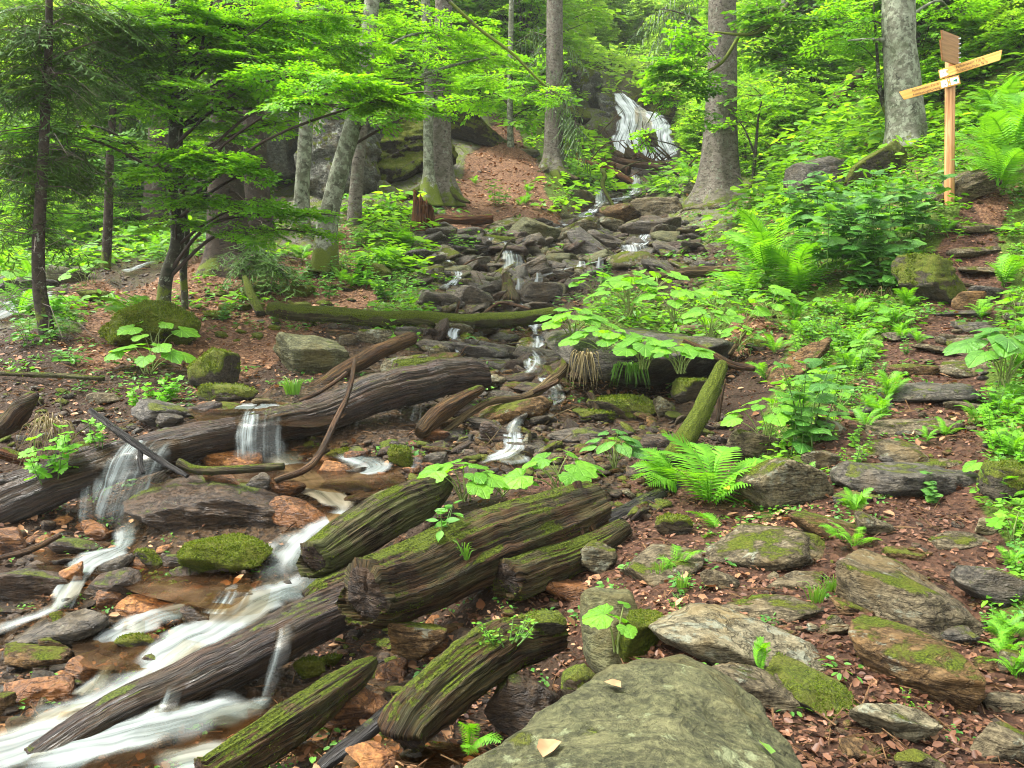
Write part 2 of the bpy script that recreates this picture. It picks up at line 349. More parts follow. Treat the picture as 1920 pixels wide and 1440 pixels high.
def wood_mat(name, c1, c2, moss=0., wet=.2, green=0., split=1., mossup=.8):
    t = NT(name); uv = t.new('ShaderNodeUVMap').outputs[0]; p, rnd = t.localpos(); z = t.upz()
    ad = t.new('ShaderNodeVectorMath', operation='ADD'); t.lk(uv, ad.inputs[0])
    w = t.new('ShaderNodeTexNoise'); w.inputs['Scale'].default_value = 4; w.inputs['Detail'].default_value = 3; t.lk(p, w.inputs['Vector'])
    sc = t.new('ShaderNodeVectorMath', operation='SCALE'); sc.inputs['Scale'].default_value = .035; t.lk(w.outputs['Color'], sc.inputs[0]); t.lk(sc.outputs[0], ad.inputs[1])
    g = t.noise(t.map(ad.outputs[0], (55, 1.6, 1)), 1.0, 9, .72); g2 = t.noise(t.map(ad.outputs[0], (150, 6, 1)), 1.0, 6, .7)
    big = t.noise(p, 2.6, 5, .6)
    col = t.mix(t.ramp(g, .36, .62), c1, c2); col = t.mix(t.ramp(g2, .5, .36, 0, .85), col, tuple(c * .25 for c in c1))
    col = t.mix(t.ramp(big, .42, .62, 0, .5), col, tuple(c * .6 for c in c2))
    ck = t.noise(t.map(ad.outputs[0], (30, .9, 1)), 1.0, 5, .6); cm = t.math('SUBTRACT', 1., t.math('MULTIPLY', t.math('ABSOLUTE', t.math('SUBTRACT', ck, .5)), 22.), True)
    col = t.mix(t.math('MULTIPLY', cm, .9), col, tuple(c * .12 for c in c1))
    if green: col = t.mix(t.math('MULTIPLY', t.ramp(t.noise(p, 4, 6, .7), .4, .62), green), col, (.10, .115, .035))
    nrm = t.bump(t.math('SUBTRACT', t.math('ADD', g, t.math('MULTIPLY', g2, .5)), t.math('MULTIPLY', cm, .7)), 1., .06 * split)
    rough = t.ramp(t.noise(p, 14, 5, .65), .42, .62, max(.22, .88 - wet * .62), .97 - .45 * wet)
    if moss:
        mn = t.math('ADD', t.math('MULTIPLY', t.noise(p, 3.6, 8, .7, .4), 2.3), t.math('MULTIPLY', z, mossup))
        mm = t.ramp(mn, 2.15 - moss, 2.30 - moss); mf = t.noise(p, 90, 4, .7)
        mc = t.mix(t.ramp(mf, .3, .7), MOSS_D, MOSS_L); col = t.mix(mm, col, mc)
        nrm = t.bump(t.math('MULTIPLY', t.math('ADD', mf, t.math('MULTIPLY', t.noise(p, 26, 3), 1.5)), mm), .9, .03, nrm)
        rr = t.new('ShaderNodeMix', data_type='FLOAT'); t.lk(mm, rr.inputs[0]); t.lk(rough, rr.inputs[2]); rr.inputs[3].default_value = .95
        rough = rr.outputs[0]
    return t.done(col, rough, nrm, .08 + .36 * wet)
def bark_mat(name, c1, c2, lich=(.20,.225,.165), la=.5, scale=(14, 5, 1), moss=.0, bump=.03):
    t = NT(name); uv = t.new('ShaderNodeUVMap').outputs[0]; p, rnd = t.localpos()
    g = t.noise(t.map(uv, scale), 1., 8, .7, .8); f = t.noise(p, 38, 6, .7); b = t.noise(p, 3, 5, .6)
    col = t.mix(t.ramp(g, .36, .6), c1, c2)
    col = t.mix(t.ramp(g, .44, .34, 0, .8), col, tuple(c * .3 for c in c1))
    lm = t.math('MULTIPLY', t.ramp(t.noise(p, 9, 9, .75), .60 - .14 * la, .66 - .14 * la), .75)
    col = t.mix(lm, col, lich); col = t.mix(t.ramp(b, .45, .65, 0, .45), col, tuple(x * y for x, y in zip(c1, (.8, 1.05, .6))))
    h = t.math('ADD', g, t.math('MULTIPLY', f, .4)); nrm = t.bump(h, 1., bump)
    if moss:
        ge = t.new('ShaderNodeTexCoord'); sx = t.new('ShaderNodeSeparateXYZ'); t.lk(ge.outputs['Object'], sx.inputs[0])
        mn = t.math('SUBTRACT', t.math('MULTIPLY', t.noise(p, 3.6, 8, .7), 2.), t.math('MULTIPLY', sx.outputs[2], .55))
        mm = t.ramp(mn, 1.25 - moss, 1.42 - moss); col = t.mix(mm, col, t.mix(t.noise(p, 80, 3), MOSS_D, MOSS_L))
    return t.done(col, .9, nrm, .25)
def leaf_mat(name, c1, c2, trans=.45, gloss=.35, tcol=None, veins=False):
    t = NT(name); a = t.new('ShaderNodeAttribute', attribute_name='rnd'); oi = t.new('ShaderNodeObjectInfo')
    r = t.math('FRACT', t.math('ADD', a.outputs['Fac'], t.math('MULTIPLY', oi.outputs['Random'], .7)))
    col = t.mix(r, c1, c2)
    tc = t.new('ShaderNodeTexCoord'); col = t.mix(t.ramp(t.noise(tc.outputs['Object'], .9, 3), .38, .62, 0, .5), col, tuple(c * .7 for c in c1))
    nb = None
    if veins:
        sx = t.new('ShaderNodeSeparateXYZ'); t.lk(tc.outputs['Object'], sx.inputs[0]); th = t.math('ARCTAN2', sx.outputs[1], t.math('ADD', sx.outputs[0], 0.0))
        v = t.math('ABSOLUTE', t.math('SUBTRACT', t.math('FRACT', t.math('ADD', t.math('MULTIPLY', th, 1.75), .5)), .5)); vm = t.ramp(v, .10, .0)
        col = t.mix(t.math('MULTIPLY', vm, .55), col, tuple(min(1, c * 1.7 + .03) for c in c2)); col = t.mix(t.ramp(t.noise(tc.outputs['Object'], 6, 4), .45, .7, 0, .45), col, tuple(c * .55 for c in c1)); nb = t.bump(t.math('ADD', t.math('MULTIPLY', vm, -1.), t.noise(tc.outputs['Object'], 9, 3)), .6, .02)
    b = t.new('ShaderNodeBsdfPrincipled'); t.lk(col, b.inputs['Base Color']); b.inputs['Roughness'].default_value = .55 - .3 * gloss
    if nb is not None: t.lk(nb, b.inputs['Normal'])
    b.inputs['Roughness'].default_value = .55 - .3 * gloss; b.inputs['Specular IOR Level'].default_value = gloss
    tr = t.new('ShaderNodeBsdfTranslucent')
    x = t.new('ShaderNodeMix', data_type='RGBA', blend_type='MULTIPLY'); x.inputs[0].default_value = 1; t.lk(col, x.inputs[6])
    x.inputs[7].default_value = (tcol or (1.7, 1.55, .55)) + (1,); t.lk(x.outputs[2], tr.inputs[0])
    m = t.new('ShaderNodeMixShader'); m.inputs[0].default_value = trans; t.lk(b.outputs[0], m.inputs[1]); t.lk(tr.outputs[0], m.inputs[2])
    t.lk(m.outputs[0], t.out.inputs[0]); return t.m
def silk_mat(name, dens=.9, streak=(38, 1.2), base=(.78, .86, .86), body=.0, lo=.38, hi=.72, deep=.4):
    """long-exposure water: white foam threads over clear water; U runs across, V along the flow"""
    t = NT(name); uvn = t.new('ShaderNodeUVMap').outputs[0]
    n = t.noise(t.map(uvn, (streak[0], streak[1], 1)), 1., 4, .55, .25); n2 = t.noise(t.map(uvn, (streak[0] * .22, streak[1] * 1.4, 1)), 1., 3, .5, .2)
    a = t.new('ShaderNodeAttribute', attribute_name='rnd')
    m = t.math('ADD', t.math('MULTIPLY', n, .5), t.math('MULTIPLY', n2, .6))
    m = t.ramp(m, lo, hi); e = a.outputs['Fac']
    al = t.math('MULTIPLY', t.math('ADD', t.math('MULTIPLY', t.math('POWER', m, 1.5), dens), body, True), e, True)
    d = t.new('ShaderNodeBsdfDiffuse'); cw = t.mix(t.ramp(t.math('ADD', t.math('MULTIPLY', n, .6), t.math('MULTIPLY', n2, .4)), .36, .60), tuple(q * deep for q in (base[0] * .85, base[1], base[2] * .95)), base); t.lk(cw, d.inputs[0])
    tl = t.new('ShaderNodeBsdfTranslucent'); tl.inputs[0].default_value = base + (1,)
    mx = t.new('ShaderNodeMixShader'); mx.inputs[0].default_value = .3; t.lk(d.outputs[0], mx.inputs[1]); t.lk(tl.outputs[0], mx.inputs[2])
    gl = t.new('ShaderNodeBsdfGlossy'); gl.inputs['Roughness'].default_value = .3; gl.inputs[0].default_value = (.25, .25, .23, 1)
    tp = t.new('ShaderNodeBsdfTransparent'); tp.inputs[0].default_value = (.86, .80, .70, 1)
    lw = t.new('ShaderNodeMixShader'); t.lk(t.math('MULTIPLY', .08, e), lw.inputs[0]); t.lk(tp.outputs[0], lw.inputs[1]); t.lk(gl.outputs[0], lw.inputs[2])
    o = t.new('ShaderNodeMixShader'); t.lk(al, o.inputs[0]); t.lk(lw.outputs[0], o.inputs[1]); t.lk(mx.outputs[0], o.inputs[2])
    t.lk(o.outputs[0], t.out.inputs[0]); return t.m
M = {}
M['grey'] = rock_mat('grey_schist', (0.068, 0.055, 0.033), (0.122, 0.101, 0.058), .55, .32, .15)
M['greyd'] = rock_mat('dark_schist', (.032, .028, .020), (.078, .068, .048), .3, .3, .65)
M['greyw'] = rock_mat('wet_grey_schist', (0.032, 0.026, 0.016), (0.083, 0.067, 0.041), .2, .2, .8)
M['lichen'] = rock_mat('lichened_schist', (0.078, 0.067, 0.039), (0.135, 0.114, 0.063), .95, .45, .1)
M['pale'] = rock_mat('pale_schist', (0.104, 0.091, 0.053), (0.166, 0.145, 0.088), .8, .1, .15)
M['olive'] = rock_mat('olive_boulder', (.046, .049, .020), (.092, .090, .040), .42, .30, .35, 1.1, (.165, .185, .095), .3)
M['brown'] = rock_mat('brown_schist', (0.058, 0.033, 0.013), (0.125, 0.078, 0.032), .45, .4, .2)
M['brownd'] = rock_mat('dark_brown_rock', (0.019, 0.011, 0.004), (0.052, 0.030, 0.012), .15, .3, .75)
M['orange'] = rock_mat('rust_stained_rock', (.062, .024, .007), (.185, .080, .020), .1, .12, .8, lcol=(.20, .15, .09))
M['orangeb'] = rock_mat('bright_rust_rock', (.12, .040, .008), (.27, .125, .035), .3, .0, .7, lcol=(.28, .22, .14))
M['mossy'] = rock_mat('mossy_rock', (0.032, 0.027, 0.016), (0.070, 0.058, 0.035), .3, .85, .4, mossup=.7)
M['moss'] = rock_mat('moss_cushion', (0.023, 0.020, 0.012), (0.046, 0.040, 0.019), .1, 1.45, .2, mossup=.5)
M['cliff'] = rock_mat('cliff_schist', (.055, .055, .044), (.13, .13, .105), .9, .62, .1, 1.3, (.24, .26, .21))
M['cliffd'] = rock_mat('dark_cliff_schist', (0.019, 0.016, 0.009), (0.045, 0.037, 0.020), .35, .85, .25, 1.3)
M['pebble'] = rock_mat('stream_stone', (0.025, 0.016, 0.008), (0.079, 0.051, 0.025), .25, .1, .7)
M['wrot'] = wood_mat('rotten_wood', (0.032, 0.016, 0.006), (0.102, 0.052, 0.019), .42, .35, .35)
M['wwet'] = wood_mat('wet_wood', (.020, .010, .005), (.085, .045, .022), .12, .9, .1)
M['wgrey'] = wood_mat('weathered_wood', (0.052, 0.038, 0.019), (0.114, 0.085, 0.044), .40, .2, .75)
M['wbrown'] = wood_mat('brown_wood', (0.060, 0.026, 0.007), (0.125, 0.062, 0.018), .1, .3, .1)
M['wred'] = wood_mat('red_heartwood', (0.069, 0.020, 0.006), (0.144, 0.057, 0.017), .3, .15, .1)
M['wmoss'] = wood_mat('mossy_wood', (0.026, 0.016, 0.006), (0.068, 0.045, 0.019), .95, .3, .4, mossup=1.1)
M['wdark'] = wood_mat('charred_wet_branch', (0.006, 0.005, 0.003), (0.026, 0.020, 0.012), .1, .8, .0)
M['wtan'] = wood_mat('bare_stick', (0.063, 0.028, 0.010), (0.139, 0.072, 0.029), .0, .35, .1)
M['wpale'] = wood_mat('pale_dead_log', (0.102, 0.068, 0.032), (0.182, 0.127, 0.062), .3, .1, .2)
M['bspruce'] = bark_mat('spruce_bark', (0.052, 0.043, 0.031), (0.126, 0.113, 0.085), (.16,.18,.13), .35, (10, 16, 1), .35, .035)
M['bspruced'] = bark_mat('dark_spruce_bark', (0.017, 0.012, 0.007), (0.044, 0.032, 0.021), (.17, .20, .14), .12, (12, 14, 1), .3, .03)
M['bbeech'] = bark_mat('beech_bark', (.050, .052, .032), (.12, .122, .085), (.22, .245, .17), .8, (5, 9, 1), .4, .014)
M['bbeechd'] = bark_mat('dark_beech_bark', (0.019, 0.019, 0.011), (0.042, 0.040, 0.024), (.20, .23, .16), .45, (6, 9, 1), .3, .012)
M['wend'] = rock_mat('rotten_log_end', (.014, .009, .006), (.055, .036, .022), 0, .25, .35)
M['twig'] = NT('twig_bark').done((.035, .022, .014), .8)
M['dtwig'] = NT('dead_twig').done((.075, .06, .042), .85)
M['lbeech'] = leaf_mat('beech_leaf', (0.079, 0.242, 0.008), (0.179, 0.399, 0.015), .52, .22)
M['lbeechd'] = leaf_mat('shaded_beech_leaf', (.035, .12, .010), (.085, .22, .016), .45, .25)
M['lfar'] = leaf_mat('far_leaf', (0.105, 0.263, 0.017), (0.242, 0.452, 0.037), .5, .1)
M['lfarb'] = leaf_mat('far_pale_leaf', (0.158, 0.315, 0.063), (0.294, 0.483, 0.116), .5, .05)
M['lspruce'] = leaf_mat('spruce_needle', (.032, .088, .014), (.085, .165, .026), .2, .12)
M['lsprucel'] = leaf_mat('grey_green_spruce_needle', (.05, .10, .035), (.11, .17, .06), .2, .15)
M['lcover'] = leaf_mat('undergrowth_leaf', (0.058, 0.179, 0.011), (0.147, 0.336, 0.017), .45, .25)
M['lherb'] = leaf_mat('herb_leaf', (.045, .16, .020), (.11, .28, .030), .42, .32)
M['lbutter'] = leaf_mat('butterbur_leaf', (.095, .29, .012), (.155, .39, .016), .48, .22)
M['lbutter2'] = leaf_mat('butterbur_leaf_blade', (.070, .22, .010), (.150, .36, .018), .46, .3, veins=True)
M['lheart'] = leaf_mat('heart_leaf_blade', (.040, .15, .018), (.10, .26, .026), .42, .35, veins=True)
M['lfern'] = leaf_mat('fern_frond', (.075, .24, .012), (.15, .36, .02), .45, .22)
M['lgrass'] = leaf_mat('grass_blade', (.06, .17, .012), (.13, .27, .03), .35, .3)
M['ldry'] = leaf_mat('dry_grass', (0.128, 0.104, 0.044), (0.224, 0.176, 0.080), .2, .2, (1.1, 1, .8))
M['lyellow'] = leaf_mat('yellow_leaf', (.30, .26, .02), (.42, .36, .03), .35, .3, (1.2, 1, .5))
M['litter'] = leaf_mat('dead_beech_leaf', (.14, .060, .025), (.40, .245, .13), .12, .12, (1.1, .8, .5))
M['mulch'] = leaf_mat('wet_dead_leaf', (.050, .019, .009), (.19, .092, .048), .08, .22, (1.1, .8, .5))
M['stem'] = NT('green_stem').done((.06, .12, .02), .6)
M['petiole'] = NT('pale_petiole').done((.13, .17, .04), .6)
M['moss_tuft'] = leaf_mat('moss_tuft', (.05, .085, .008), (.14, .18, .015), .25, .1)
M['silk'] = silk_mat('white_water', .62, (11, .7), base=(.44, .48, .465), lo=.26, hi=.74, body=.20, deep=.5)
M['veil'] = silk_mat('falling_water', .8, (34, .5), base=(.36, .42, .41), lo=.40, hi=.80)
M['thread'] = silk_mat('thread_water', .72, (26, .8), base=(.50, .55, .55), lo=.34, hi=.70, body=.08)
M['fall'] = silk_mat('waterfall_water', 1.0, (30, .6), base=(.86, .90, .90), lo=.33, hi=.60, body=.12, deep=.45)
def pool_mat():
    t = NT('pool_water'); tc = t.new('ShaderNodeTexCoord')
    n = t.noise(t.map(tc.outputs['Object'], (1, 1.6, 1)), 3, 3, .5, .6)
    f = t.new('ShaderNodeFresnel'); f.inputs[0].default_value = 1.33
    nrm = t.bump(n, .25, .05); t.lk(nrm, f.inputs['Normal'])
    g = t.new('ShaderNodeBsdfGlossy'); g.inputs['Roughness'].default_value = .2; g.inputs[0].default_value = (.4, .4, .37, 1); t.lk(nrm, g.inputs['Normal'])
    tp = t.new('ShaderNodeBsdfTransparent'); tp.inputs[0].default_value = (.80, .62, .40, 1)
    d = t.new('ShaderNodeBsdfDiffuse'); t.lk(t.mix(t.ramp(t.noise(tc.outputs['Object'], 2.2, 3), .42, .62), (.035, .017, .007), (.12, .075, .04)), d.inputs[0])
    m0 = t.new('ShaderNodeMixShader'); t.lk(t.ramp(t.noise(t.map(tc.outputs['Object'], (1, 1.3, 1)), 1.7, 4), .38, .64, .08, .5), m0.inputs[0]); t.lk(tp.outputs[0], m0.inputs[1]); t.lk(d.outputs[0], m0.inputs[2])
    m = t.new('ShaderNodeMixShader'); t.lk(f.outputs[0], m.inputs[0]); t.lk(m0.outputs[0], m.inputs[1]); t.lk(g.outputs[0], m.inputs[2])
    t.lk(m.outputs[0], t.out.inputs[0]); return t.m
M['pool'] = pool_mat()
def ground_mat():
    t = NT('forest_floor'); tc = t.new('ShaderNodeTexCoord'); p = tc.outputs['Object']
    at = lambda k: t.new('ShaderNodeAttribute', attribute_name=k).outputs['Fac']
    n1 = t.noise(p, 5, 8, .7, .5); n2 = t.noise(p, 32, 7, .7); n3 = t.noise(p, 1.4, 6, .6)
    vor = t.new('ShaderNodeTexVoronoi'); vor.inputs['Scale'].default_value = 24; t.lk(p, vor.inputs['Vector'])
    sep = t.new('ShaderNodeSeparateColor'); t.lk(vor.outputs['Color'], sep.inputs[0])
    soil = t.mix(n2, (.009, .006, .004), (.055, .032, .017))
    lit = t.mix(sep.outputs[0], (.055, .026, .013), (.17, .092, .048))
    pat = t.mix(sep.outputs[1], (.024, .011, .006), (.080, .040, .022))
    bed = t.mix(sep.outputs[2], (.010, .007, .004), (.065, .04, .02))
    grn = t.mix(n2, (.015, .03, .004), (.085, .13, .012))
    col = soil
    for nm, c in (('w_l', lit), ('w_p', pat), ('w_s', bed), ('w_g', grn)):
        w = t.math('ADD', at(nm), t.math('MULTIPLY', t.math('SUBTRACT', n1, .5), 1.0))
        col = t.mix(t.ramp(w, .38, .58), col, c)
    wr = t.math('ADD', at('w_r'), t.math('MULTIPLY', t.math('SUBTRACT', n1, .5), 1.0))
    rk = t.mix(t.ramp(n1, .4, .6), t.mix(n2, (.05, .045, .035), (.14, .13, .105)), t.mix(n2, MOSS_D, MOSS_L)); col = t.mix(t.ramp(wr, .4, .6), col, rk)
    rough = t.ramp(at('w_s'), .2, .7, .8, .3)
    h = t.math('ADD', t.math('MULTIPLY', n1, .8), t.math('ADD', t.math('MULTIPLY', n2, .5), t.math('MULTIPLY', vor.outputs['Distance'], .7)))
    return t.done(col, rough, t.bump(h, 1., .05), .15)
M['ground'] = ground_mat()
def plain_wood(name, c1, c2, sc=(2, 40, 40)):
    t = NT(name); tc = t.new('ShaderNodeTexCoord'); g = t.noise(t.map(tc.outputs['Object'], sc), 1, 6, .6, .6)
    return t.done(t.mix(t.ramp(g, .35, .65), c1, c2), .55, t.bump(g, .3, .004), .35)
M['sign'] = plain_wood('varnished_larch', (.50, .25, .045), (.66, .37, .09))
M['signd'] = plain_wood('shaded_larch', (.20, .095, .03), (.30, .15, .055))  # same larch, with the shade on the three turned boards put into its colour
M['post'] = plain_wood('larch_post', (.30, .135, .045), (.50, .27, .115), (30, 30, 1.6))
M['white'] = NT('white_plate').done((.78, .79, .76), .4)
M['ink'] = NT('engraved_letter').done((.10, .055, .02), .7)
M['black'] = NT('black_print').done((.03, .03, .03), .5)
M['green'] = NT('green_print').done((.01, .17, .08), .5)
M['steel'] = NT('bolt_steel').done((.6, .6, .6), .3)

# ------------------------------------------------------------ ground sheet
i = np.arange(NB - 1)[:, None] * NA; j = np.arange(NA - 1)[None]
_F = np.stack([i + j, i + j + 1, i + NA + j + 1, i + NA + j], -1).reshape(-1, 4)
_w = GW.reshape(-1, 6)
gm = mesh('ground', np.stack([GX.ravel(), GY.ravel(), GZ.ravel()], -1), _F, M['ground'], attrs={'w_l': _w[:, 0], 'w_p': _w[:, 1], 'w_s': _w[:, 3], 'w_g': _w[:, 4], 'w_r': _w[:, 5]})
tag(link('ground', gm), kind='structure')

# ------------------------------------------------------------ rocks
import bmesh
_ico = {}
def ico(sub):
    if sub not in _ico:
        b = bmesh.new(); bmesh.ops.create_icosphere(b, subdivisions=sub, radius=1)
        _ico[sub] = (np.array([v.co for v in b.verts]), np.array([[v.index for v in f.verts] for f in b.faces])); b.free()
    return _ico[sub]
def rock_verts(seed, sub, dims, nplanes=11, pw=42, strata=.05, noise=.07, tilt=None, fine=1., shear=0):
    r = np.random.default_rng(seed); D, F = ico(sub)
    N = unit(r.normal(size=(nplanes, 3))); N[0] = unit(np.array([.1, .05, 1]) + r.normal(size=3) * .12); N[1] = unit(np.array([r.normal() * .3, -1, r.normal() * .3]))
    dd = r.uniform(.62, 1., nplanes); dd[0] = .72
    q = np.clip(D @ N.T, 0, None) / dd; rad = 1 / np.maximum((q ** pw).sum(1) ** (1 / pw), .75)
    V = D * rad[:, None]; V -= (V.max(0) + V.min(0)) / 2; V /= (V.max(0) - V.min(0)) / 2
    V = V * np.asarray(dims) / 2
    s = np.asarray(dims, float).mean(); ax = unit(np.array([r.normal() * .25, r.normal() * .25, 1.])) if tilt is None else unit(np.asarray(tilt, float))
    o = r.uniform(0, 50, 3)
    h = (V @ ax)[:, None] / s
    lay = fbm(np.concatenate([V[:, :2] / s * 1.2, h * 9], 1) + o, 4, .6)
    lay2 = np.round(lay * 5) / 5 * .6 + lay * .4
    n = fbm(V / s * 2.6 + o + 9, 5, .58, True) * noise + lay2 * strata
    side = 1 - np.abs(D @ ax)[:, None] * .6
    V = V + D * (n * s)[:, None] * side * fine
    if shear: V[:, 0] += (V[:, 2] + dims[2] / 2) * shear
    return V, F
def rot(V, rx=0, ry=0, rz=0):
    from mathutils import Euler
    return V @ np.array(Euler((math.radians(rx), math.radians(ry), math.radians(rz))).to_matrix()).T
_rs = [100]
ROCKS = []; MOSSY = []
def rock(cx, cy, w, h, mat, roll, label, d=None, dep=None, sub=None, zs=1., group=None, name='rock', rx=0, rz=0, **k):
    g = G(cx, cy + h * .36)
    if d is None: d = g[1]
    elif d < 20 and w < 390: d = min(d, g[1] + .05)
    ww, hh = w * d / FPX, h * d / FPX
    D_ = dep or min(max(ww * .62, hh * .8), ww * 1.1)
    big = w * h
    sub = sub or (6 if big > 60000 else 5 if big > 9000 else 4 if big > 1500 else 3)
    _rs[0] += 1
    hz = max(hh * .82, D_ * .22)
    V, F = rock_verts(k.pop('seed', _rs[0]), sub, (ww, D_, hz * zs), **k)
    V = rot(V, rx, roll, rz)
    c = P(cx, cy, d + D_ * .28); c[2] -= hz * (.15 if cx > 1300 and cy > 400 and w < 320 else .06)
    o = link(name, mesh(name, V, F, M[mat], True)); o.location = Vector(c)
    lw = label.split()[-1] if label else ''
    tag(o, label, 'boulder' if name == 'boulder' else 'cliff' if name == 'cliff' else 'rock', group)
    ROCKS.append((cx, cy, label))
    if mat in ('moss', 'mossy') and c[1] < 13: MOSSY.append((V + c, F, 1. if mat == 'moss' else .45))
    return o
R = rock
def hull_rock(pts, mat, name, label, sub=5, noise=.03, pw=34):
    W3 = np.array([P(*q) for q in pts]); c = W3.mean(0); b = bmesh.new(); [b.verts.new(v) for v in W3 - c]
    bmesh.ops.convex_hull(b, input=b.verts[:]); b.normal_update(); nn = []; dd = []
    for f in b.faces:
        n_ = np.array(f.normal); d_ = float(n_ @ np.array(f.verts[0].co))
        if d_ < 0: n_, d_ = -n_, -d_
        if f.calc_area() > 1e-5: nn.append(n_); dd.append(d_)
    b.free(); D, F = ico(sub); q = np.clip(D @ np.array(nn).T, 0, None) / np.maximum(np.array(dd), .02); V = D / ((q ** pw).sum(1) ** (1 / pw))[:, None]
    V = V + D * (fbm(V * 2.2 + 4, 6, .55, True) * noise * 1.6 + fbm(V * 9 + 2, 4, .6) * noise * .6)[:, None]
    o = link(name, mesh(name, V, F, M[mat], True)); o.location = Vector(c); tag(o, label, 'boulder' if name == 'boulder' else 'rock'); return o
# foreground right: the path
hull_rock([(845,1450,2.05),(930,1400,2.25),(1020,1345,2.4),(1110,1290,2.55),(1200,1238,2.7),(1285,1222,2.75),(1345,1262,2.7),(1420,1335,2.5),(1500,1400,2.35),(1530,1470,2.15),
 (900,1600,1.75),(1150,1600,1.6),(1400,1600,1.65),(1560,1640,1.7),(1120,1420,2.15),(1330,1380,2.2),(1000,1700,2.9),(1450,1700,3.1),(1250,1500,3.2),(850,1700,2.2),(1600,1800,2.2)], 'olive', 'boulder', 'huge olive green boulder with lichen spots filling the bottom edge of the photo', 6, .035)
R(1385, 1205, 370, 105, 'pale', 13, 'long pale lichen streaked slab tilted down behind the huge olive boulder', 3.35, .6, 5)
R(1505, 1285, 150, 120, 'mossy', 8, 'blocky stone with a moss fringe propping the pale tilted slab', 3.05, .5, 5)
R(1400, 1290, 190, 110, 'grey', 20, 'half hidden flat stone in the gap below the pale tilted slab', 3.1)
R(1145, 1180, 120, 230, 'olive', 4, 'upright olive rock column standing beside the small herbs', 3.75, .5, 5)
R(1200, 1190, 100, 130, 'moss', 0, 'mossy face of rock carrying three small round leaved herbs', 3.7, .35, 5)
R(1690, 1235, 235, 150, 'brown', 10, 'angular tan boulder with moss edge in the middle of the path', None, .6, 5, name='boulder')
R(1680, 1110, 300, 150, 'grey', 12, 'broad smooth grey slab set into the path above the tan boulder', None, .9, 5, seed=11, strata=.03)
R(1875, 1095, 180, 105, 'greyd', 14, 'dark brown streaked slab jutting in from the right path edge', None, None, 5)
R(1420, 1025, 300, 85, 'grey', -14, 'long sloping grey slab just below the large fern', None, .8, 5, seed=21)
R(1240, 1060, 160, 60, 'grey', -8, 'low rounded end of grey rock beside tufts of grass', None, .6)
R(1550, 985, 150, 60, 'brown', 6, 'flat brown ledge rock at the upper end of the long sloping slab')
R(1640, 985, 90, 50, 'grey', 20, 'small tilted grey wedge behind the fern by the path')
R(1415, 1140, 230, 52, 'grey', -5, 'narrow log shaped stone lying across the path', None, .4, 5)
R(1600, 1140, 100, 34, 'brown', 16, 'thin rusty brown stone strip beside a grass tuft', None)
R(1350, 1085, 80, 45, 'grey', 14, 'small lichened wedge stone in the mulch of the path')
R(1670, 1350, 170, 90, 'pale', 10, 'grey jagged flat stone below the tan boulder')
R(1885, 1390, 150, 100, 'grey', 16, 'grey slab cut by the lower right corner of the photo', None)
R(1720, 1425, 95, 65, 'grey', 12, 'rounded grey stone at the bottom edge of the path')
R(1890, 1318, 100, 45, 'grey', 4, 'low rounded cobble at the right edge of the path')
R(1620, 1410, 110, 40, 'brown', 6, 'half buried brown stone left of the rounded grey one')
R(1905, 1240, 60, 75, 'lichen', 0, 'pale mottled stone on the right edge under green herbs')
R(1850, 1245, 60, 40, 'brown', 10, 'small reddish flat stone beside the pale mottled stone')
R(1565, 1165, 38, 36, 'grey', 0, 'small knobbly stone below the grass tuft')
R(1522, 1177, 28, 26, 'pale', 0, 'tiny pale stone left of the knobbly one')
R(1480, 1190, 34, 26, 'brown', 0, 'tiny brown cobble lying in mulch by the narrow stone')
R(1700, 897, 300, 78, 'greyd', 3, 'thick dark stone step across the path', None, .6, 5, seed=33, strata=.07)
R(1675, 845, 145, 44, 'grey', 6, 'striped flat stone lying just above the thick dark step', None, .5)
R(1690, 797, 190, 40, 'grey', -6, 'flat grey step under small ferns in the middle path', None, .6)
R(1735, 737, 180, 48, 'greyd', -3, 'broad step with dark front in the upper path', None, .7)
R(1800, 690, 130, 34, 'grey', -4, 'smooth grey paving stone above the broad step', None, .6)
R(1715, 690, 95, 26, 'brown', 2, 'pinkish flat stone left of the smooth paving stone', None)
R(1820, 638, 130, 24, 'grey', -2, 'thin grey step on the upper path', None, .6)
R(1835, 610, 100, 22, 'greyd', 0, 'narrow dark step just above the thin grey step', None, .5)
R(1845, 548, 90, 36, 'greyd', 5, 'dark wedge stone step far up the path', None)
R(1850, 508, 110, 26, 'grey', 3, 'flat step beyond the dark wedge step', None)
R(1835, 470, 120, 24, 'grey', -3, 'uppermost but one flat step of the path', None)
R(1830, 425, 110, 30, 'grey', 4, 'uppermost grey step below the signpost slab', None)
R(1905, 580, 50, 50, 'lichen', 0, 'rounded lichened stone on the right of the upper path')
R(1895, 895, 100, 110, 'mossy', -6, 'mossy boulder on the right of the thick dark step', None, name='boulder')
R(1852, 985, 54, 50, 'pale', 0, 'blue grey stone beside the path below the mossy boulder')
R(1560, 800, 70, 50, 'lichen', 10, 'small lichened block left of the flat grey step')
R(1465, 895, 165, 165, 'lichen', 12, 'tall lichened boulder behind the fern frond', 6.3, None, 5, name='boulder')
R(1420, 830, 120, 90, 'grey', 5, 'grey rock under the roots of the tall herb', 7.0)
R(1540, 860, 80, 50, 'grey', 14, 'low grey stone at the foot of the tall herb')
R(1800, 352, 120, 56, 'grey', -22, 'tilted slab at the foot of the signpost', 12.7, .9, 5)
R(1745, 520, 130, 140, 'mossy', 4, 'big brown and mossy boulder left of the upper path', 11.2, .8, 5, name='boulder')
R(1810, 560, 55, 65, 'brown', 8, 'upright brown stone beside the big mossy boulder', 10.6)
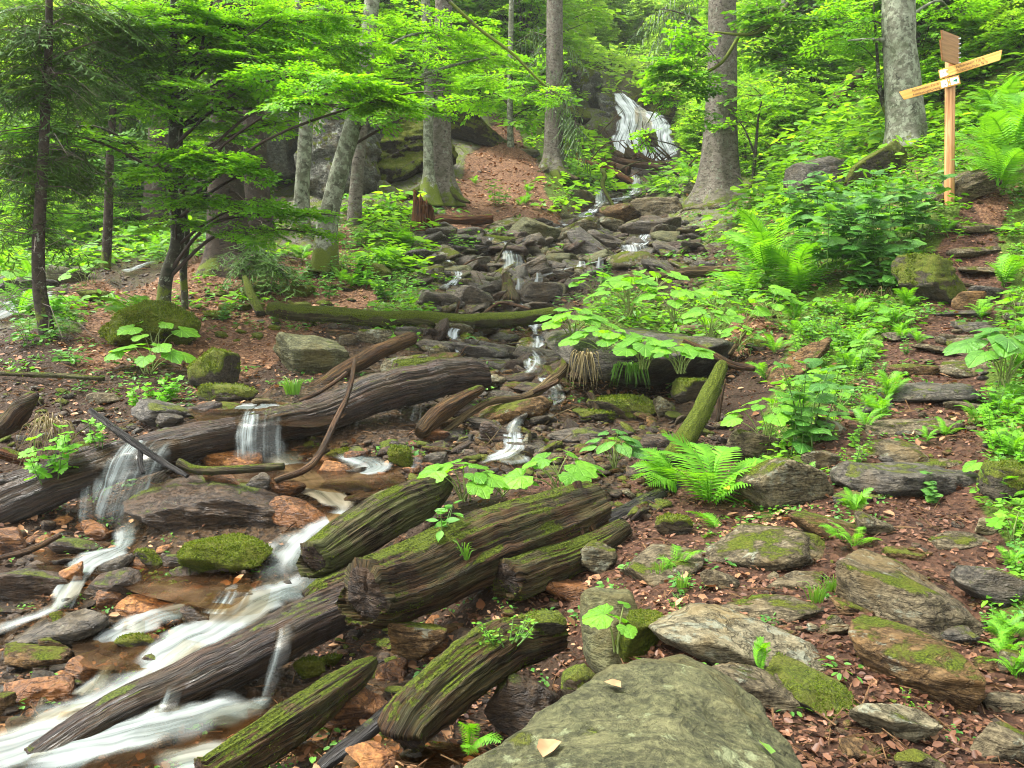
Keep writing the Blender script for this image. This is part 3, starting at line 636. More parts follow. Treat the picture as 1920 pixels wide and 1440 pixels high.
R(1540, 332, 125, 95, 'greyd', -14, 'dark brown boulder under the twisted beech', 18, 1.1, 5, name='boulder', seed=52)
R(1640, 318, 130, 80, 'mossy', -32, 'mossy sloping ledge between dark boulder and twisted beech', 17.4)
R(1480, 690, 190, 60, 'brown', -42, 'long brown sloping slab under herbs in the middle right', 9, .5, 5)
# overhang and centre right
R(1205, 662, 400, 84, 'greyd', 2, 'wide overhanging slab carrying the butterbur patch', 9.5, 2.4, 5, seed=61)
R(1170, 765, 140, 62, 'mossy', -3, 'moss topped boulder in the dark hollow under the overhang', None, None, 5)
R(1120, 780, 100, 32, 'mossy', 5, 'flat mossy stone left of the moss topped boulder')
R(1240, 765, 44, 50, 'lichen', 30, 'leaning pointed stone right of the moss topped boulder')
R(1300, 730, 80, 60, 'mossy', 0, 'mossy stone deep in the right end of the hollow')
R(1325, 690, 90, 70, 'greyd', 0, 'dark lichened block behind the mossy leaning log')
R(1300, 620, 70, 30, 'grey', -4, 'grey stone at the top of the fallen stick')
R(1425, 645, 60, 36, 'mossy', 0, 'dark round moss stone below the right butterbur')
R(1120, 1045, 72, 76, 'lichen', 0, 'pale knobbly stone at the end of the rotten log', None, None, 5)
R(1262, 985, 70, 50, 'mossy', 0, 'mossy stone left of the large fern')
R(1062, 1105, 115, 56, 'orange', 3, 'flat rust topped stone behind the upright olive rock', None, None, 5)
# stream, foreground
R(425, 948, 400, 118, 'brownd', 7, 'big dark schist slab with undercut side in the stream', 6.45, .8, 6, seed=70, strata=.06)
R(560, 965, 130, 60, 'orange', 22, 'rusty lower end of rock under the big dark slab', 6.4)
R(438, 1040, 168, 112, 'moss', 0, 'round moss covered boulder in the stream', 5.75, .55, 5, name='boulder', seed=72)
R(60, 1092, 180, 90, 'brownd', 4, 'large wet brown slab at the left edge', 5.6, None, 5)
R(105, 1185, 250, 80, 'greyw', -16, 'long tilted wet slab with moss streaks low on the left', 5.0, .5, 5)
R(212, 1100, 122, 74, 'brownd', -8, 'dark wedge boulder with moss in front of the left fall', None, None, 5, name='boulder')
R(133, 1027, 98, 46, 'brownd', 8, 'glistening brown stone on the left bank')
R(180, 996, 70, 44, 'orange', 10, 'rust coloured stone at the foot of the left fall')
R(22, 1012, 80, 70, 'orange', 0, 'orange brown stone at the far left edge')
R(218, 1062, 76, 46, 'greyw', -20, 'small dark tilted stone behind the wedge boulder')
R(281, 1047, 54, 54, 'mossy', 0, 'small round stone with moss cap left of the moss boulder')
R(328, 1052, 50, 36, 'brownd', 0, 'small wet stone touching the moss boulder')
R(312, 1104, 66, 38, 'mossy', -6, 'little mossy stone in front of the moss boulder')
R(282, 1143, 136, 50, 'orangeb', 5, 'bright orange flat stone in the stream', None, None, 5)
R(378, 1160, 88, 62, 'brownd', 24, 'lichened tilted stone in front of the bright orange one')
R(362, 1108, 62, 30, 'orange', 0, 'small ochre pebble row below the moss boulder')
R(465, 1118, 120, 44, 'greyw', 12, 'grey striped slab in the white water')
R(262, 1206, 84, 56, 'mossy', 6, 'rusty stone with a thick moss cap in the rapids')
R(318, 1215, 80, 34, 'brownd', -14, 'low dark stone right of the moss capped one')
R(290, 1248, 64, 62, 'brownd', 0, 'dark round stone beside the white rapids')
R(66, 1234, 134, 58, 'brown', 4, 'ochre flat slab on the lower left bank', None, None, 5)
R(158, 1258, 74, 60, 'orange', 10, 'brown angular stone right of the ochre slab')
R(84, 1292, 152, 66, 'orange', 4, 'rust brown slab below the ochre slab', None, None, 5)
R(204, 1256, 24, 30, 'brownd', 0, 'tiny dark stone right of the brown angular one')
R(50, 1365, 90, 50, 'brownd', 0, 'wet dark stone low on the left edge')
R(8, 1320, 36, 60, 'brown', 0, 'brown stone cut by the left edge')
R(310, 1390, 48, 46, 'brown', 0, 'small pale topped stone in the lower pool')
R(415, 1365, 130, 28, 'brownd', -3, 'flat wet plank like stone under the lower log')
R(105, 1428, 90, 40, 'mossy', 0, 'mossy wet stone at the bottom left edge')
R(165, 1385, 26, 66, 'greyw', 40, 'dark pointed stone sticking out of the rapids')
R(490, 1172, 84, 40, 'greyw', -12, 'wet lumpy stone lying on the lower wet log')
R(583, 1250, 62, 56, 'moss', 0, 'bright moss cushion left of the rusty moss stone')
R(618, 1240, 46, 36, 'moss', 0, 'second smaller moss cushion by the rusty moss stone')
R(655, 1330, 158, 100, 'orange', 8, 'rusty boulder with moss patches near the bottom centre', 3.95, None, 5, name='boulder')
R(705, 1425, 125, 60, 'orangeb', 8, 'bright orange angular rock at the bottom edge', None, None, 5)
R(782, 1195, 118, 92, 'brown', 5, 'brown mossy boulder under the end of the great rotten log', 4.4, None, 5, name='boulder')
R(868, 1195, 60, 44, 'pebble', 0, 'small pinkish stone right of the brown mossy boulder')
R(690, 1262, 70, 30, 'mossy', 0, 'flat mossy stone behind the rusty boulder')
R(1010, 1170, 110, 60, 'mossy', -4, 'moss grown rock above the dark hollow', 3.95)
R(780, 1418, 80, 30, 'greyw', 0, 'wet flat stone beside the bottom fern')
R(980, 1320, 150, 140, 'brownd', 5, 'dark rock in the shaded hollow beside the huge olive boulder', 3.6)
R(1090, 1290, 70, 130, 'mossy', -20, 'mossy wedge between the hollow and the upright olive rock', 3.3)
# by the log dam
R(428, 862, 140, 50, 'orangeb', 4, 'lichened tan rock below the log dam fall', 7.35, None, 5)
R(420, 898, 72, 34, 'orange', 8, 'small rust rock resting on the big dark slab', 6.7)
R(541, 915, 64, 42, 'orange', 0, 'round rusty cobble resting on the right of the big slab', 6.75)
R(485, 908, 40, 66, 'greyw', 34, 'grey splintered stone leaning on the big slab', 6.75)
R(655, 912, 115, 44, 'mossy', 4, 'dark moss patched stone in the middle pool')
R(752, 855, 46, 56, 'moss', 0, 'moss stone between two little falls')
R(640, 850, 70, 22, 'mossy', 0, 'low moss stone under the log dam')
R(690, 935, 90, 30, 'brownd', -4, 'wet flat stone at the end of the grey plank log')
R(400, 768, 100, 30, 'brown', 0, 'brown flat rock beside the pool above the dam')
R(300, 775, 120, 60, 'greyd', 8, 'dark lichened rocks left of the pool above the dam')
R(430, 738, 110, 50, 'mossy', 0, 'mossy hump rock behind the upper pool')
R(495, 755, 44, 26, 'lichen', 0, 'small lichened stone at the edge of the upper pool')
R(195, 748, 70, 30, 'grey', 0, 'flat grey stone in the mud on the left')
# centre bed
R(590, 665, 165, 100, 'olive', 10, 'big green grey block beside the little side fall', 10.6, 1.0, 5, name='boulder', seed=90)
R(285, 610, 175, 115, 'moss', -4, 'great moss dome at the foot of the dark sapling', 12.3, 1.1, 5, name='boulder')
R(400, 690, 80, 110, 'mossy', 12, 'sloping brown rock below the moss dome', 10.7)
R(762, 688, 92, 60, 'lichen', -8, 'pale angular rock above the mossy log end')
R(822, 664, 48, 46, 'lichen', -30, 'upright pale stone in the rocky bed')
R(880, 660, 150, 48, 'greyd', 8, 'long striped slate slab in the middle of the bed')
R(655, 637, 40, 30, 'grey', 0, 'squarish grey stone behind the diagonal log')
R(705, 630, 66, 36, 'lichen', 0, 'lichened stone below the mossy horizontal log')
R(730, 712, 50, 30, 'mossy', 0, 'small mossy stone above the log dam')
R(885, 560, 80, 66, 'greyw', 8, 'dark rounded boulder above the mossy horizontal log', 15.2, None, 5, name='boulder')
R(1012, 547, 90, 56, 'greyw', -4, 'dark wet boulder right of the upright snag', 15.3)
R(965, 772, 150, 50, 'brown', -14, 'tan sloping slab below the bent branch')
R(820, 818, 50, 36, 'orange', 0, 'rust cobble below the splintered plank')
R(930, 815, 76, 50, 'brownd', 30, 'dark leaning slab beside the middle cascade')
R(985, 785, 50, 22, 'moss', 0, 'low moss pad beside the middle cascade')
R(1080, 815, 110, 34, 'greyw', 4, 'flat wet slab right of the middle cascade')
R(1160, 835, 90, 34, 'brown', 0, 'brown slab behind the dark leaved plant')
R(1240, 830, 80, 40, 'pebble', 0, 'reddish broken stone near the mossy leaning log')
R(700, 515, 70, 60, 'mossy', 0, 'mossy rock under herbs on the left bank', 16.3)
R(560, 545, 60, 30, 'moss', 0, 'small moss hump in the leaf litter', None)
R(500, 538, 50, 24, 'moss', 0, 'low moss covered stone in the leaf litter beside the big spruce')
R(405, 592, 50, 20, 'moss', 0, 'small moss pad right of the moss dome')
# upper bed
R(1003, 430, 90, 50, 'olive', 12, 'large mossy block in the upper bed', 20.5, None, 5)
R(1232, 392, 96, 66, 'grey', -6, 'big grey wrinkled boulder below the far cascade', 23.5, None, 5, name='boulder')
R(1165, 398, 80, 44, 'brown', -8, 'yellowish smooth rock left of the grey wrinkled boulder', 23.6)
R(1090, 375, 50, 52, 'olive', 0, 'rounded mossy stone beside the far small fall', 25.5)
R(1145, 418, 50, 32, 'lichen', 0, 'yellow lichened rock in the upper bed', 22)
R(1300, 358, 50, 44, 'olive', 0, 'rounded rock left of the great spruce foot', 25)
R(1315, 405, 90, 56, 'lichen', -14, 'pale lichened boulder under the great spruce', 22.2, None, 5, name='boulder')
R(1370, 440, 150, 56, 'mossy', -6, 'broad mossy rock shelf right of the upper bed', 20)
R(1350, 395, 150, 36, 'lichen', -4, 'pale root covered rock at the great spruce foot', 22.8)
R(1200, 445, 90, 22, 'olive', -3, 'flat moss stained slab in the upper bed')
R(1125, 446, 80, 22, 'grey', -8, 'grey flat slab left of the moss stained slab')
R(1265, 446, 60, 20, 'grey', 4, 'grey slab right of the moss stained slab')
R(1060, 462, 80, 20, 'grey', 0, 'long low slab in the upper bed')
R(905, 470, 70, 24, 'greyd', 8, 'dark slab near the mossy upper log')
R(850, 470, 60, 30, 'greyd', 0, 'dark stone under the broken stump')
R(985, 290, 50, 30, 'olive', 0, 'mossy rock beside the slim beech on the litter slope', 29)
R(945, 318, 26, 18, 'olive', 0, 'small stone in the far leaf litter', 27)
# cliffs
R(1140,215,70,100,'cliff',-10,'pale broken rock wall just left of the waterfall',40.5,2,5,name='cliff',strata=.1)
R(1075,225,60,60,'cliffd',12,'dark outcrop between the shaggy spruce and the waterfall',37,2,5,name='cliff',strata=.1)
R(1218,262,34,44,'cliffd',0,'dark wet rock dividing the waterfall',37.3,.8,5,name='cliff')
R(640, 290, 150, 240, 'cliff', 4, 'grey lichened cliff behind the leaning beech', 22.5, 2.5, 6, name='cliff', strata=.09)
R(535, 250, 90, 180, 'cliff', -5, 'pale cliff block left of the grey lichened cliff', 24, 2.5, 5, name='cliff', strata=.09)
R(745, 300, 190, 250, 'cliffd', 8, 'dark mossy cliff behind the pair of trunks', 24.5, 3, 6, name='cliff', strata=.1)
R(880, 245, 190, 70, 'cliffd', 34, 'dark mossy ledge slanting down to the litter slope', 29.5, 2.5, 5, name='cliff', strata=.1)
R(1085, 165, 80, 100, 'cliff', 6, 'pale crag left above the waterfall', 42, 3, 5, name='cliff', strata=.1)
R(1110, 235, 70, 70, 'cliff', 14, 'broken rocky face beside the waterfall', 40, 2, 5, name='cliff')
R(1200, 240, 130, 160, 'cliffd', 2, 'black wet rock wall behind the waterfall', 40.5, 2.0, 5, name='cliff', strata=.08)
R(1300, 235, 90, 90, 'cliffd', 0, 'dark rock right of the waterfall', 40, 2, 5, name='cliff')
R(255, 345, 50, 60, 'cliff', 0, 'pale rock glimpsed behind the left trunks', 30, None, 5)
R(350, 350, 80, 70, 'cliff', 0, 'grey rock behind the dark sapling', 29, None, 5)
R(30, 430, 70, 44, 'olive', 0, 'pale boulder far left among green leaves', 24)
R(120, 515, 110, 44, 'olive', 0, 'rounded rock by the left side stream', 16.5)
R(50, 530, 120, 30, 'greyd', 0, 'dark flat rock in the left side stream', 15)
R(175, 555, 60, 34, 'moss', 0, 'moss stone beside the left side stream', 14)

# ------------------------------------------------------------ scattered stones (copies of shared shapes)
_small = {}
def small_rock(mat, k):
    if (mat, k) not in _small:
        r = np.random.default_rng(500 + k)
        V, F = rock_verts(900 + k, 3 if k < 9 else 2, (1, r.uniform(.6, .95), r.uniform(.2, .45)), 9, strata=.12, noise=.055)
        _small[(mat, k)] = mesh('stone', V, F, M[mat], True)
    return _small[(mat, k)]
def poly_samples(poly, n, r):
    poly = np.array(poly, float); lo, hi = poly.min(0), poly.max(0); out = []
    while len(out) < n:
        q = r.uniform(lo, hi); c = False
        for a, b in zip(poly, np.roll(poly, -1, 0)):
            if (a[1] > q[1]) != (b[1] > q[1]) and q[0] < (b[0]-a[0]) * (q[1]-a[1]) / (b[1]-a[1]) + a[0]: c = not c
        if c: out.append(q)
    return out
ZONES = [  # polygon in the photo, count, size px, materials, label, group
 ([(780,440),(1060,425),(1290,420),(1330,500),(1100,520),(1040,590),(800,590),(770,500)], 120, (24, 84), ['greyd','greyw','greyw','lichen','olive','brownd'], 'one of the flat grey slabs strewn over the upper stream bed', 'slabs of the upper stream bed'),
 ([(700,600),(1050,610),(1060,780),(1020,880),(820,850),(780,800),(900,740),(760,640)], 75, (20, 74), ['greyd','brown','lichen','pebble','brownd'], 'one of the broken stones between the mossy log and the middle cascade', 'broken stones of the middle bed'),
 ([(840,820),(1060,790),(1400,780),(1330,880),(1180,1000),(1080,900),(860,900)], 85, (16, 50), ['pebble','brown','brownd','grey','mossy'], 'one of the reddish brown stones heaped around the foreground butterbur', 'reddish stones of the central heap'),
 ([(0,960),(230,1000),(540,1060),(560,1120),(420,1230),(300,1300),(0,1420)], 80, (16, 52), ['brownd','orange','orangeb','brownd','pebble','orange','greyw'], 'one of the wet rusty stones around the lower left rapids', 'wet stones of the rapids'),
 ([(560,830),(820,830),(800,920),(640,940),(560,900)], 30, (16, 44), ['brownd','orange','pebble','mossy'], 'one of the wet stones below the log dam', 'wet stones below the log dam'),
 ([(640,1180),(900,1150),(1060,1120),(900,1340),(700,1400),(560,1420)], 60, (14, 44), ['pebble','brown','brownd','mossy','orange'], 'one of the brown stones in the gap between the rotten logs', 'brown stones between the rotten logs'),
 ([(1300,1050),(1700,960),(1900,980),(1900,1440),(1500,1440)], 55, (10, 34), ['grey','brown','pebble'], 'one of the small stones trodden into the mulch of the path', 'small stones of the path'),
 ([(1560,780),(1850,560),(1900,600),(1880,860),(1600,950)], 30, (10, 34), ['grey','greyd','brown'], 'one of the small stones lying between the path steps', 'small stones between the steps'),
 ([(1060,340),(1260,320),(1280,400),(1060,410)], 40, (10, 30), ['greyd','greyw','olive','brownd'], 'one of the dark stones around the far small falls', 'dark stones by the far falls'),
 ([(0,700),(200,760),(470,760),(200,850),(0,860)], 30, (10, 34), ['greyd','brownd','mossy'], 'one of the stones half sunk in the left mud bank', 'stones in the mud bank'),
 ([(380,560),(720,480),(760,560),(520,640),(240,640)], 26, (12, 36), ['moss','mossy'], 'one of the moss covered stones in the leaf litter of the left bank', 'mossy stones in the litter'),
]
_r = np.random.default_rng(42)
_cand = []
for zi, (poly, n, (s0, s1), mats, lab, grp) in enumerate(ZONES):
    for px, py in poly_samples(poly, int(n * 5), _r):
        w = G(px, py); spx = s0 * .7 + (s1 - s0 * .7) * _r.random() ** 2.6
        _cand.append((spx, w, mats[_r.integers(len(mats))], lab, grp, _r.normal() * .25, _r.normal() * .3, _r.random() * 6.28, _r.uniform(.7, 1.2), _r.uniform(-.02, .16), int(_r.integers(9)), px, py))
_cand.sort(key=lambda c: -c[0])
_PRE = {'in', 'on', 'at', 'of', 'below', 'behind', 'with', 'under', 'beside', 'left', 'right', 'above', 'by', 'between', 'from', 'set', 'lying', 'resting', 'carrying', 'standing', 'filling', 'across', 'leaning', 'into', 'touching', 'below', 'jutting', 'cut', 'sticking', 'far', 'deep', 'just', 'propping', 'slanting', 'belonging', 'half', 'row'}
def _short(s):
    w = s.split(); k = next((i for i, t in enumerate(w) if i and t in _PRE), len(w)); return ' '.join(w[:k])
_cnt = {}
for _q in ROCKS: _cnt[_short(_q[2])] = _cnt.get(_short(_q[2]), 0) + 1
_lm = [(x, y, _short(l)) for x, y, l in ROCKS if _cnt[_short(l)] == 1 and len(_short(l).split()) >= 3]
_used = set(); _HUE = dict(orangeb='bright rusty', grey='grey', greyd='dark grey', greyw='wet grey', lichen='lichened', olive='olive', brownd='dark brown', brown='tan', pebble='reddish', mossy='mossy', moss='moss covered', orange='rusty')
def stone_label(px, py, spx, mat, ry):
    size = 'small' if spx < 24 else 'medium' if spx < 38 else 'large'; tl = 'tilted ' if abs(ry) > .35 else ''
    for x, y, s in sorted(_lm, key=lambda q: (q[0] - px) ** 2 + (q[1] - py) ** 2)[:7]:
        dx, dy = px - x, py - y; rel = ('just right of' if dx > 0 else 'just left of') if abs(dx) > 1.6 * abs(dy) else (('in front of' if dy > 0 else 'behind') if abs(dy) > 1.6 * abs(dx) else (('in front and right of' if dx > 0 else 'in front and left of') if dy > 0 else ('behind and right of' if dx > 0 else 'behind and left of')))
        if math.hypot(dx, dy) > 60: rel = rel.replace('just ', '')
        for form in (f'{size} {tl}{_HUE[mat]} stone {rel} the {s}', f'{size} {tl}{_HUE[mat]} stone {"well " if math.hypot(dx, dy) > 80 else "close "}{rel.replace("just ", "")} the {s}'):
            if form not in _used and len(form.split()) <= 16: _used.add(form); return form
    return None
def near_label(px, py, what):
    for x, y, s in sorted(_lm, key=lambda q: (q[0] - px) ** 2 + (q[1] - py) ** 2)[:11]:
        dx, dy = px - x, py - y; rel = ('right of' if dx > 0 else 'left of') if abs(dx) > 1.6 * abs(dy) else (('in front of' if dy > 0 else 'behind') if abs(dy) > 1.6 * abs(dx) else (('in front and right of' if dx > 0 else 'in front and left of') if dy > 0 else ('behind and right of' if dx > 0 else 'behind and left of')))
        for v in (f'{what} {rel} the {s}', f'{what} some way {rel} the {s}'):
            if v not in _used and len(v.split()) <= 16: _used.add(v); return v
_rr = np.random.default_rng(5)
for x, y, w, h, m in ((1490,1088,130,36,'grey'),(1765,1185,120,42,'greyd'),(1800,1012,130,34,'grey'),(1700,1036,100,30,'brown'),(1785,1292,100,38,'grey'),(1605,930,100,34,'greyd'),(1755,868,120,26,'grey'),(1625,765,120,30,'greyd'),(1830,762,110,30,'grey'),(1762,655,120,24,'grey'),
                      (1705,628,95,20,'greyd'),(1862,665,90,26,'grey'),(1792,588,110,20,'greyd'),(1782,530,80,18,'grey'),(1640,880,80,26,'brown'),(1560,1180,70,24,'grey')):
    rock(x, y, w, h, m, _rr.normal() * 6, near_label(x, y, 'flat paving slab'), None, None, 4, zs=.8, strata=.1, noise=.05)
for x, y in poly_samples([(100,1000),(230,1020),(420,1090),(430,1140),(330,1160),(180,1250),(60,1200),(60,1060)], 14, _rr) + poly_samples([(640,1190),(740,1180),(900,1160),(840,1290),(700,1260)], 9, _rr) + poly_samples([(560,850),(820,860),(800,920),(640,900)], 8, _rr) + poly_samples([(420,1390),(600,1400),(600,1440),(400,1440)], 3, _rr) + poly_samples([(240,760),(420,740),(420,790),(250,810)], 4, _rr):
    w = _rr.uniform(36, 88); rock(x, y, w, w * _rr.uniform(.45, .75), ['orange', 'orangeb', 'brownd', 'orange', 'brown', 'greyw'][_rr.integers(6)], _rr.normal() * 16, near_label(x, y, 'wet angular rock'), None, None, 4, strata=.1, noise=.05, rz=_rr.uniform(-40, 40))
for x, y in poly_samples([(820,450),(1060,430),(1290,430),(1310,480),(1100,520),(1040,570),(820,570)], 20, _rr) + poly_samples([(760,640),(1040,640),(1040,850),(840,840),(900,740)], 14, _rr):
    w = _rr.uniform(60, 125); rock(x, y, w, w * _rr.uniform(.28, .5), ['greyw', 'greyd', 'brownd', 'greyw', 'lichen'][_rr.integers(5)], _rr.normal() * 20, near_label(x, y, 'wet angular slab'), None, None, 4, strata=.12, noise=.05, rz=_rr.uniform(-30, 30))
for c in _cand[:290]:                                  # the ones that show largest: each an object
    sz = c[0] * c[1][1] / FPX; o = link('stone', small_rock(c[2], c[10])); o.scale = (sz, sz, sz * c[8])
    o.location = Vector(c[1] + [0, 0, sz * c[9]]); o.rotation_euler = c[5:8]; tag(o, stone_label(c[11], c[12], c[0], c[2], c[6]) or c[3], 'stone', c[4])
_mb = {}
for c in _cand[290:]:                                  # the rest: real geometry, joined
    sz = c[0] * c[1][1] / FPX; k = c[10] % 4
    k = (k, 2 if c[0] > 15 else 1)
    if ('t', k) not in _mb: _mb['t', k] = rock_verts(930 + k[0], k[1], (1, .8, .42), 10, strata=.08, noise=.09)
    V, F = _mb['t', k]; m = _mb.setdefault(c[2], MB()); m.add(rot(V * sz * np.array([1, 1, c[8]]), *[math.degrees(a) for a in c[5:8]]) + c[1] + [0, 0, sz * c[9]], F)
for k, m in _mb.items():
    if isinstance(k, str): tag(link('small_stones', m.mesh('small_stones', M[k], True)), kind='stuff')
# gravel and splintered rubble too small to pick out
def polar(n, y0, y1, a, r):
    y = np.exp(r.uniform(math.log(y0 + 1), math.log(y1 + 1), n)) - 1
    x = r.uniform(-a, a, n) * (y + .8); return x, y
def scatter(n, y0, y1, want, a=.68, r=RNG, jitter=.18):
    x, y = polar(n, y0, y1, a, r); w = HW(x, y) @ np.array(want)
    nz = fbm(np.stack([x, y, x*0], 1) * .9 + 3, 3)
    k = r.random(n) < np.clip(w + nz * jitter * 2, 0, 1); x, y = x[k], y[k]
    return np.stack([x, y, H(x, y)], 1)
def rand_frames(n, tilt, r=RNG):
    a = r.random(n) * 6.283; D = np.stack([np.cos(a), np.sin(a), r.normal(size=n) * tilt], 1)
    Nn = unit(np.stack([r.normal(size=n) * tilt, r.normal(size=n) * tilt, np.ones(n)], 1)); X = unit(D); Y = unit(np.cross(Nn, X)); Z = np.cross(X, Y)
    return X, Y, Z
tv, tf = rock_verts(77, 1, (1, .7, .35), 8, strata=.0, noise=.1)
for nm, mat, want, n in (('stream_gravel', 'pebble', (0, 0, .4, 1, 0, .15), 26000), ('path_grit', 'brown', (0, .6, .3, 0, 0, 0), 4500)):
    p = scatter(n, 2, 36, want); X, Y, Z = rand_frames(len(p), .3)
    V, F, Rr = stamp(tv, tf, p, X, Y, Z, (.02 + .05 * RNG.random(len(p)) ** 2) * np.clip(p[:, 1] / 7, .6, 3))
    tag(link(nm, mesh(nm, V, F, M[mat], False)), kind='stuff')
# dead leaves
LV = np.array([(0,0,0),(.3,.27,.05),(.75,.2,.03),(1,0,-.02),(.75,-.2,.07),(.3,-.27,.08)]); LF = np.array([(0,1,2,3),(0,3,4,5)])
for nm, mat, want, n, s in (('leaf_litter', 'litter', (1, .015, .16, .03, .22, .12), 120000, .060), ('leaf_mulch', 'mulch', (.1, 1, .5, .10, .12, 0), 90000, .030)):
    p = scatter(n, 2, 40, want); p[:, 2] += .012; X, Y, Z = rand_frames(len(p), .38)
    V, F, Rr = stamp(LV * [1, 1.1, 1.6], LF, p, X, Y, Z, s * (.35 + 1.2 * RNG.random(len(p)) ** 1.7) * np.clip(p[:, 1] / 14, 1, 2.4))
    tag(link(nm, mesh(nm, V, F, M[mat], True, rnd=Rr)), kind='stuff')
# fine twigs and needles on the floor
p = scatter(9000, 2, 30, (.5, .6, .9, .5, .2, .1)); X, Y, Z = rand_frames(len(p), .25)
TV = np.array([(-.5,-.02,0),(.5,-.012,0),(.5,.012,0),(-.5,.02,0),(0,0,.05)]); TF = np.array([(0,1,4),(1,2,4),(2,3,4),(3,0,4)])
V, F, Rr = stamp(TV, TF, p + [0, 0, .02], X, Y, Z, RNG.uniform(.05, .28, len(p)) * np.clip(p[:, 1] / 8, .7, 2))
tag(link('twig_litter', mesh('twig_litter', V, F, M['wtan'], False)), kind='stuff')

# ------------------------------------------------------------ logs and branches
_ls = [0]
def log(pts, mat, label, cat='log', amp=.22, seg=None, k=6, long=7, stubs=0, d=None, fine=1., lift=0, name=None, parent=None):
    """pts: (px, py, radius_px[, distance])"""
    name = name or {'branch': 'stick', 'fallen trunk': 'dead_tree', 'root': 'root' if parent else 'rotten_wood'}.get(cat)
    _ls[0] += 1; W3 = []; R3 = []
    for q in pts:
        dd = q[3] if len(q) > 3 else G(q[0], q[1] + q[2])[1]
        W3.append(P(q[0], q[1], dd)); R3.append(q[2] * dd / FPX)
    big = max(R3) * FPX / W3[0][1]
    seg = seg or (110 if big > 24 else 26 if big > 9 else 12); k = k * (9 if big > 24 else 2 if big > 9 else 1)
    c = spline(np.concatenate([np.array(W3), np.array(R3)[:, None]], 1), k); pts3, rr = c[:, :3], np.abs(c[:, 3])
    jit = fbm(pts3 * 2.2 + _ls[0], 3) * 1.0
    pts3 = pts3 + np.stack([jit, jit * .3, np.roll(jit, 3)], 1) * rr[:, None] * .35
    if big > 9: rr[0] *= .8; rr[-1] *= .75
    mb = MB(); tube_mb(mb, pts3, rr, seg, amp, long, fine, True, _ls[0])
    r = np.random.default_rng(_ls[0])
    for s in range(stubs):
        i = int(r.uniform(.08, .92) * (len(pts3) - 1)); a = r.normal(size=3); a[2] = abs(a[2]) + .3; a = unit(a); l = rr[i] * r.uniform(3, 7)
        tube_mb(mb, [pts3[i], pts3[i] + a * l * .5 + r.normal(size=3) * l * .05, pts3[i] + a * l], [rr[i] * .22, rr[i] * .15, rr[i] * .05], 5, 0)
    o0 = pts3[len(pts3) // 2]
    if mat in ('wmoss', 'wrot', 'wgrey') and o0[1] < 13.5:
        F4 = np.concatenate([f for f in mb.F if f.shape[1] == 4]); MOSSY.append((np.concatenate(mb.V), np.concatenate([F4[:, :3], F4[:, [0, 2, 3]]]), {'wmoss': 1.}.get(mat, .22)))
    me = mb.mesh(name or cat, [M[mat], M['wend']] if seg > 60 else M[mat], True, o0); o = link(name or cat, me); o.location = Vector(o0)
    if seg > 60:
        nq = (len(pts3) + 5) * seg; mi = np.zeros(len(me.polygons), np.int32); qn = sum(1 for _ in range(1)); tri0 = 0
        tot = np.zeros(len(me.polygons), np.int32); me.polygons.foreach_get('loop_total', tot); q4 = np.nonzero(tot == 4)[0]; mi[tot == 3] = 1; mi[q4[:3 * seg]] = 1; mi[q4[nq - 3 * seg:nq]] = 1; me.polygons.foreach_set('material_index', mi)
    if parent: o.parent = parent; o.location = Vector(o0) - parent.location; o['label'] = label
    else: tag(o, label, cat)
    return o
log([(-60,985,40,6.7),(60,925,38,6.85),(180,880,34,7.0),(330,838,32,7.3),(520,800,30,7.85),(700,745,33,8.6),(860,702,32,9.2),(915,698,24,9.4)], 'wwet', 'great dark wet log damming the stream with water pouring over it', amp=.30, long=12)
log([(740,715,36,9.1),(830,700,34,9.3),(900,706,20,9.5)], 'wmoss', 'short mossy bark slab lying on the right end of the log dam', amp=.3)
log([(505,578,14,12.3),(640,593,15,12.3),(850,601,14,12.4),(960,600,14,12.5),(1045,588,14,12.6)], 'wmoss', 'thin horizontal log wrapped in bright moss across the stream', stubs=3)
log([(490,592,9,12.9),(468,545,8,13.3),(458,520,4,13.6)], 'wmoss', 'broken mossy stub rising at the left end of the mossy horizontal log')
log([(685,1120,62,4.45),(800,1075,66,4.75),(930,1020,62,5.05),(1050,975,52,5.4),(1110,952,42,5.6)], 'wrot', 'great rotten log with deep splits in the centre of the foreground', amp=.36, long=16, fine=1.5)
log([(950,1090,36,4.75),(1060,1050,34,5.05),(1170,990,18,5.4)], 'wrot', 'reddish rotten root end leaning along the great rotten log', amp=.4, long=10, fine=1.4)
log([(588,1052,36,5.25),(690,985,46,5.6),(790,935,36,6.0),(835,908,16,6.35)], 'wgrey', 'grey green plank like log with splintered edges beside the rapids', amp=.34, long=18, fine=1.4)
log([(600,1130,38,5.15),(680,1090,34,5.2),(780,1040,30,5.3),(860,1010,14,5.4)], 'wrot', 'dark log wedged below the plank like log', amp=.34)
log([(60,1435,34,3.85),(200,1352,40,4.1),(340,1290,46,4.35),(470,1225,46,4.6),(620,1145,44,4.95),(700,1105,36,5.2)], 'wwet', 'long wet orange brown log with rapids running along it', amp=.26, long=14)
log([(380,1455,34,3.35),(470,1405,40,3.5),(570,1340,38,3.75),(660,1275,26,4.1),(700,1240,10,4.3)], 'wrot', 'rotten brown log reaching up from the bottom edge', amp=.36, long=12, fine=1.3)
log([(745,1375,44,3.35),(800,1320,52,3.5),(880,1255,52,3.7),(960,1205,46,3.9),(1050,1190,26,4.1)], 'wrot', 'thick rotten root arching over the dark hollow', amp=.38, long=6, fine=1.2)
log([(600,1440,14,3.35),(690,1370,17,3.5),(770,1300,16,3.7),(840,1240,10,3.95)], 'wdark', 'black wet branch lying beside the rusty boulder', 'branch', amp=.3)
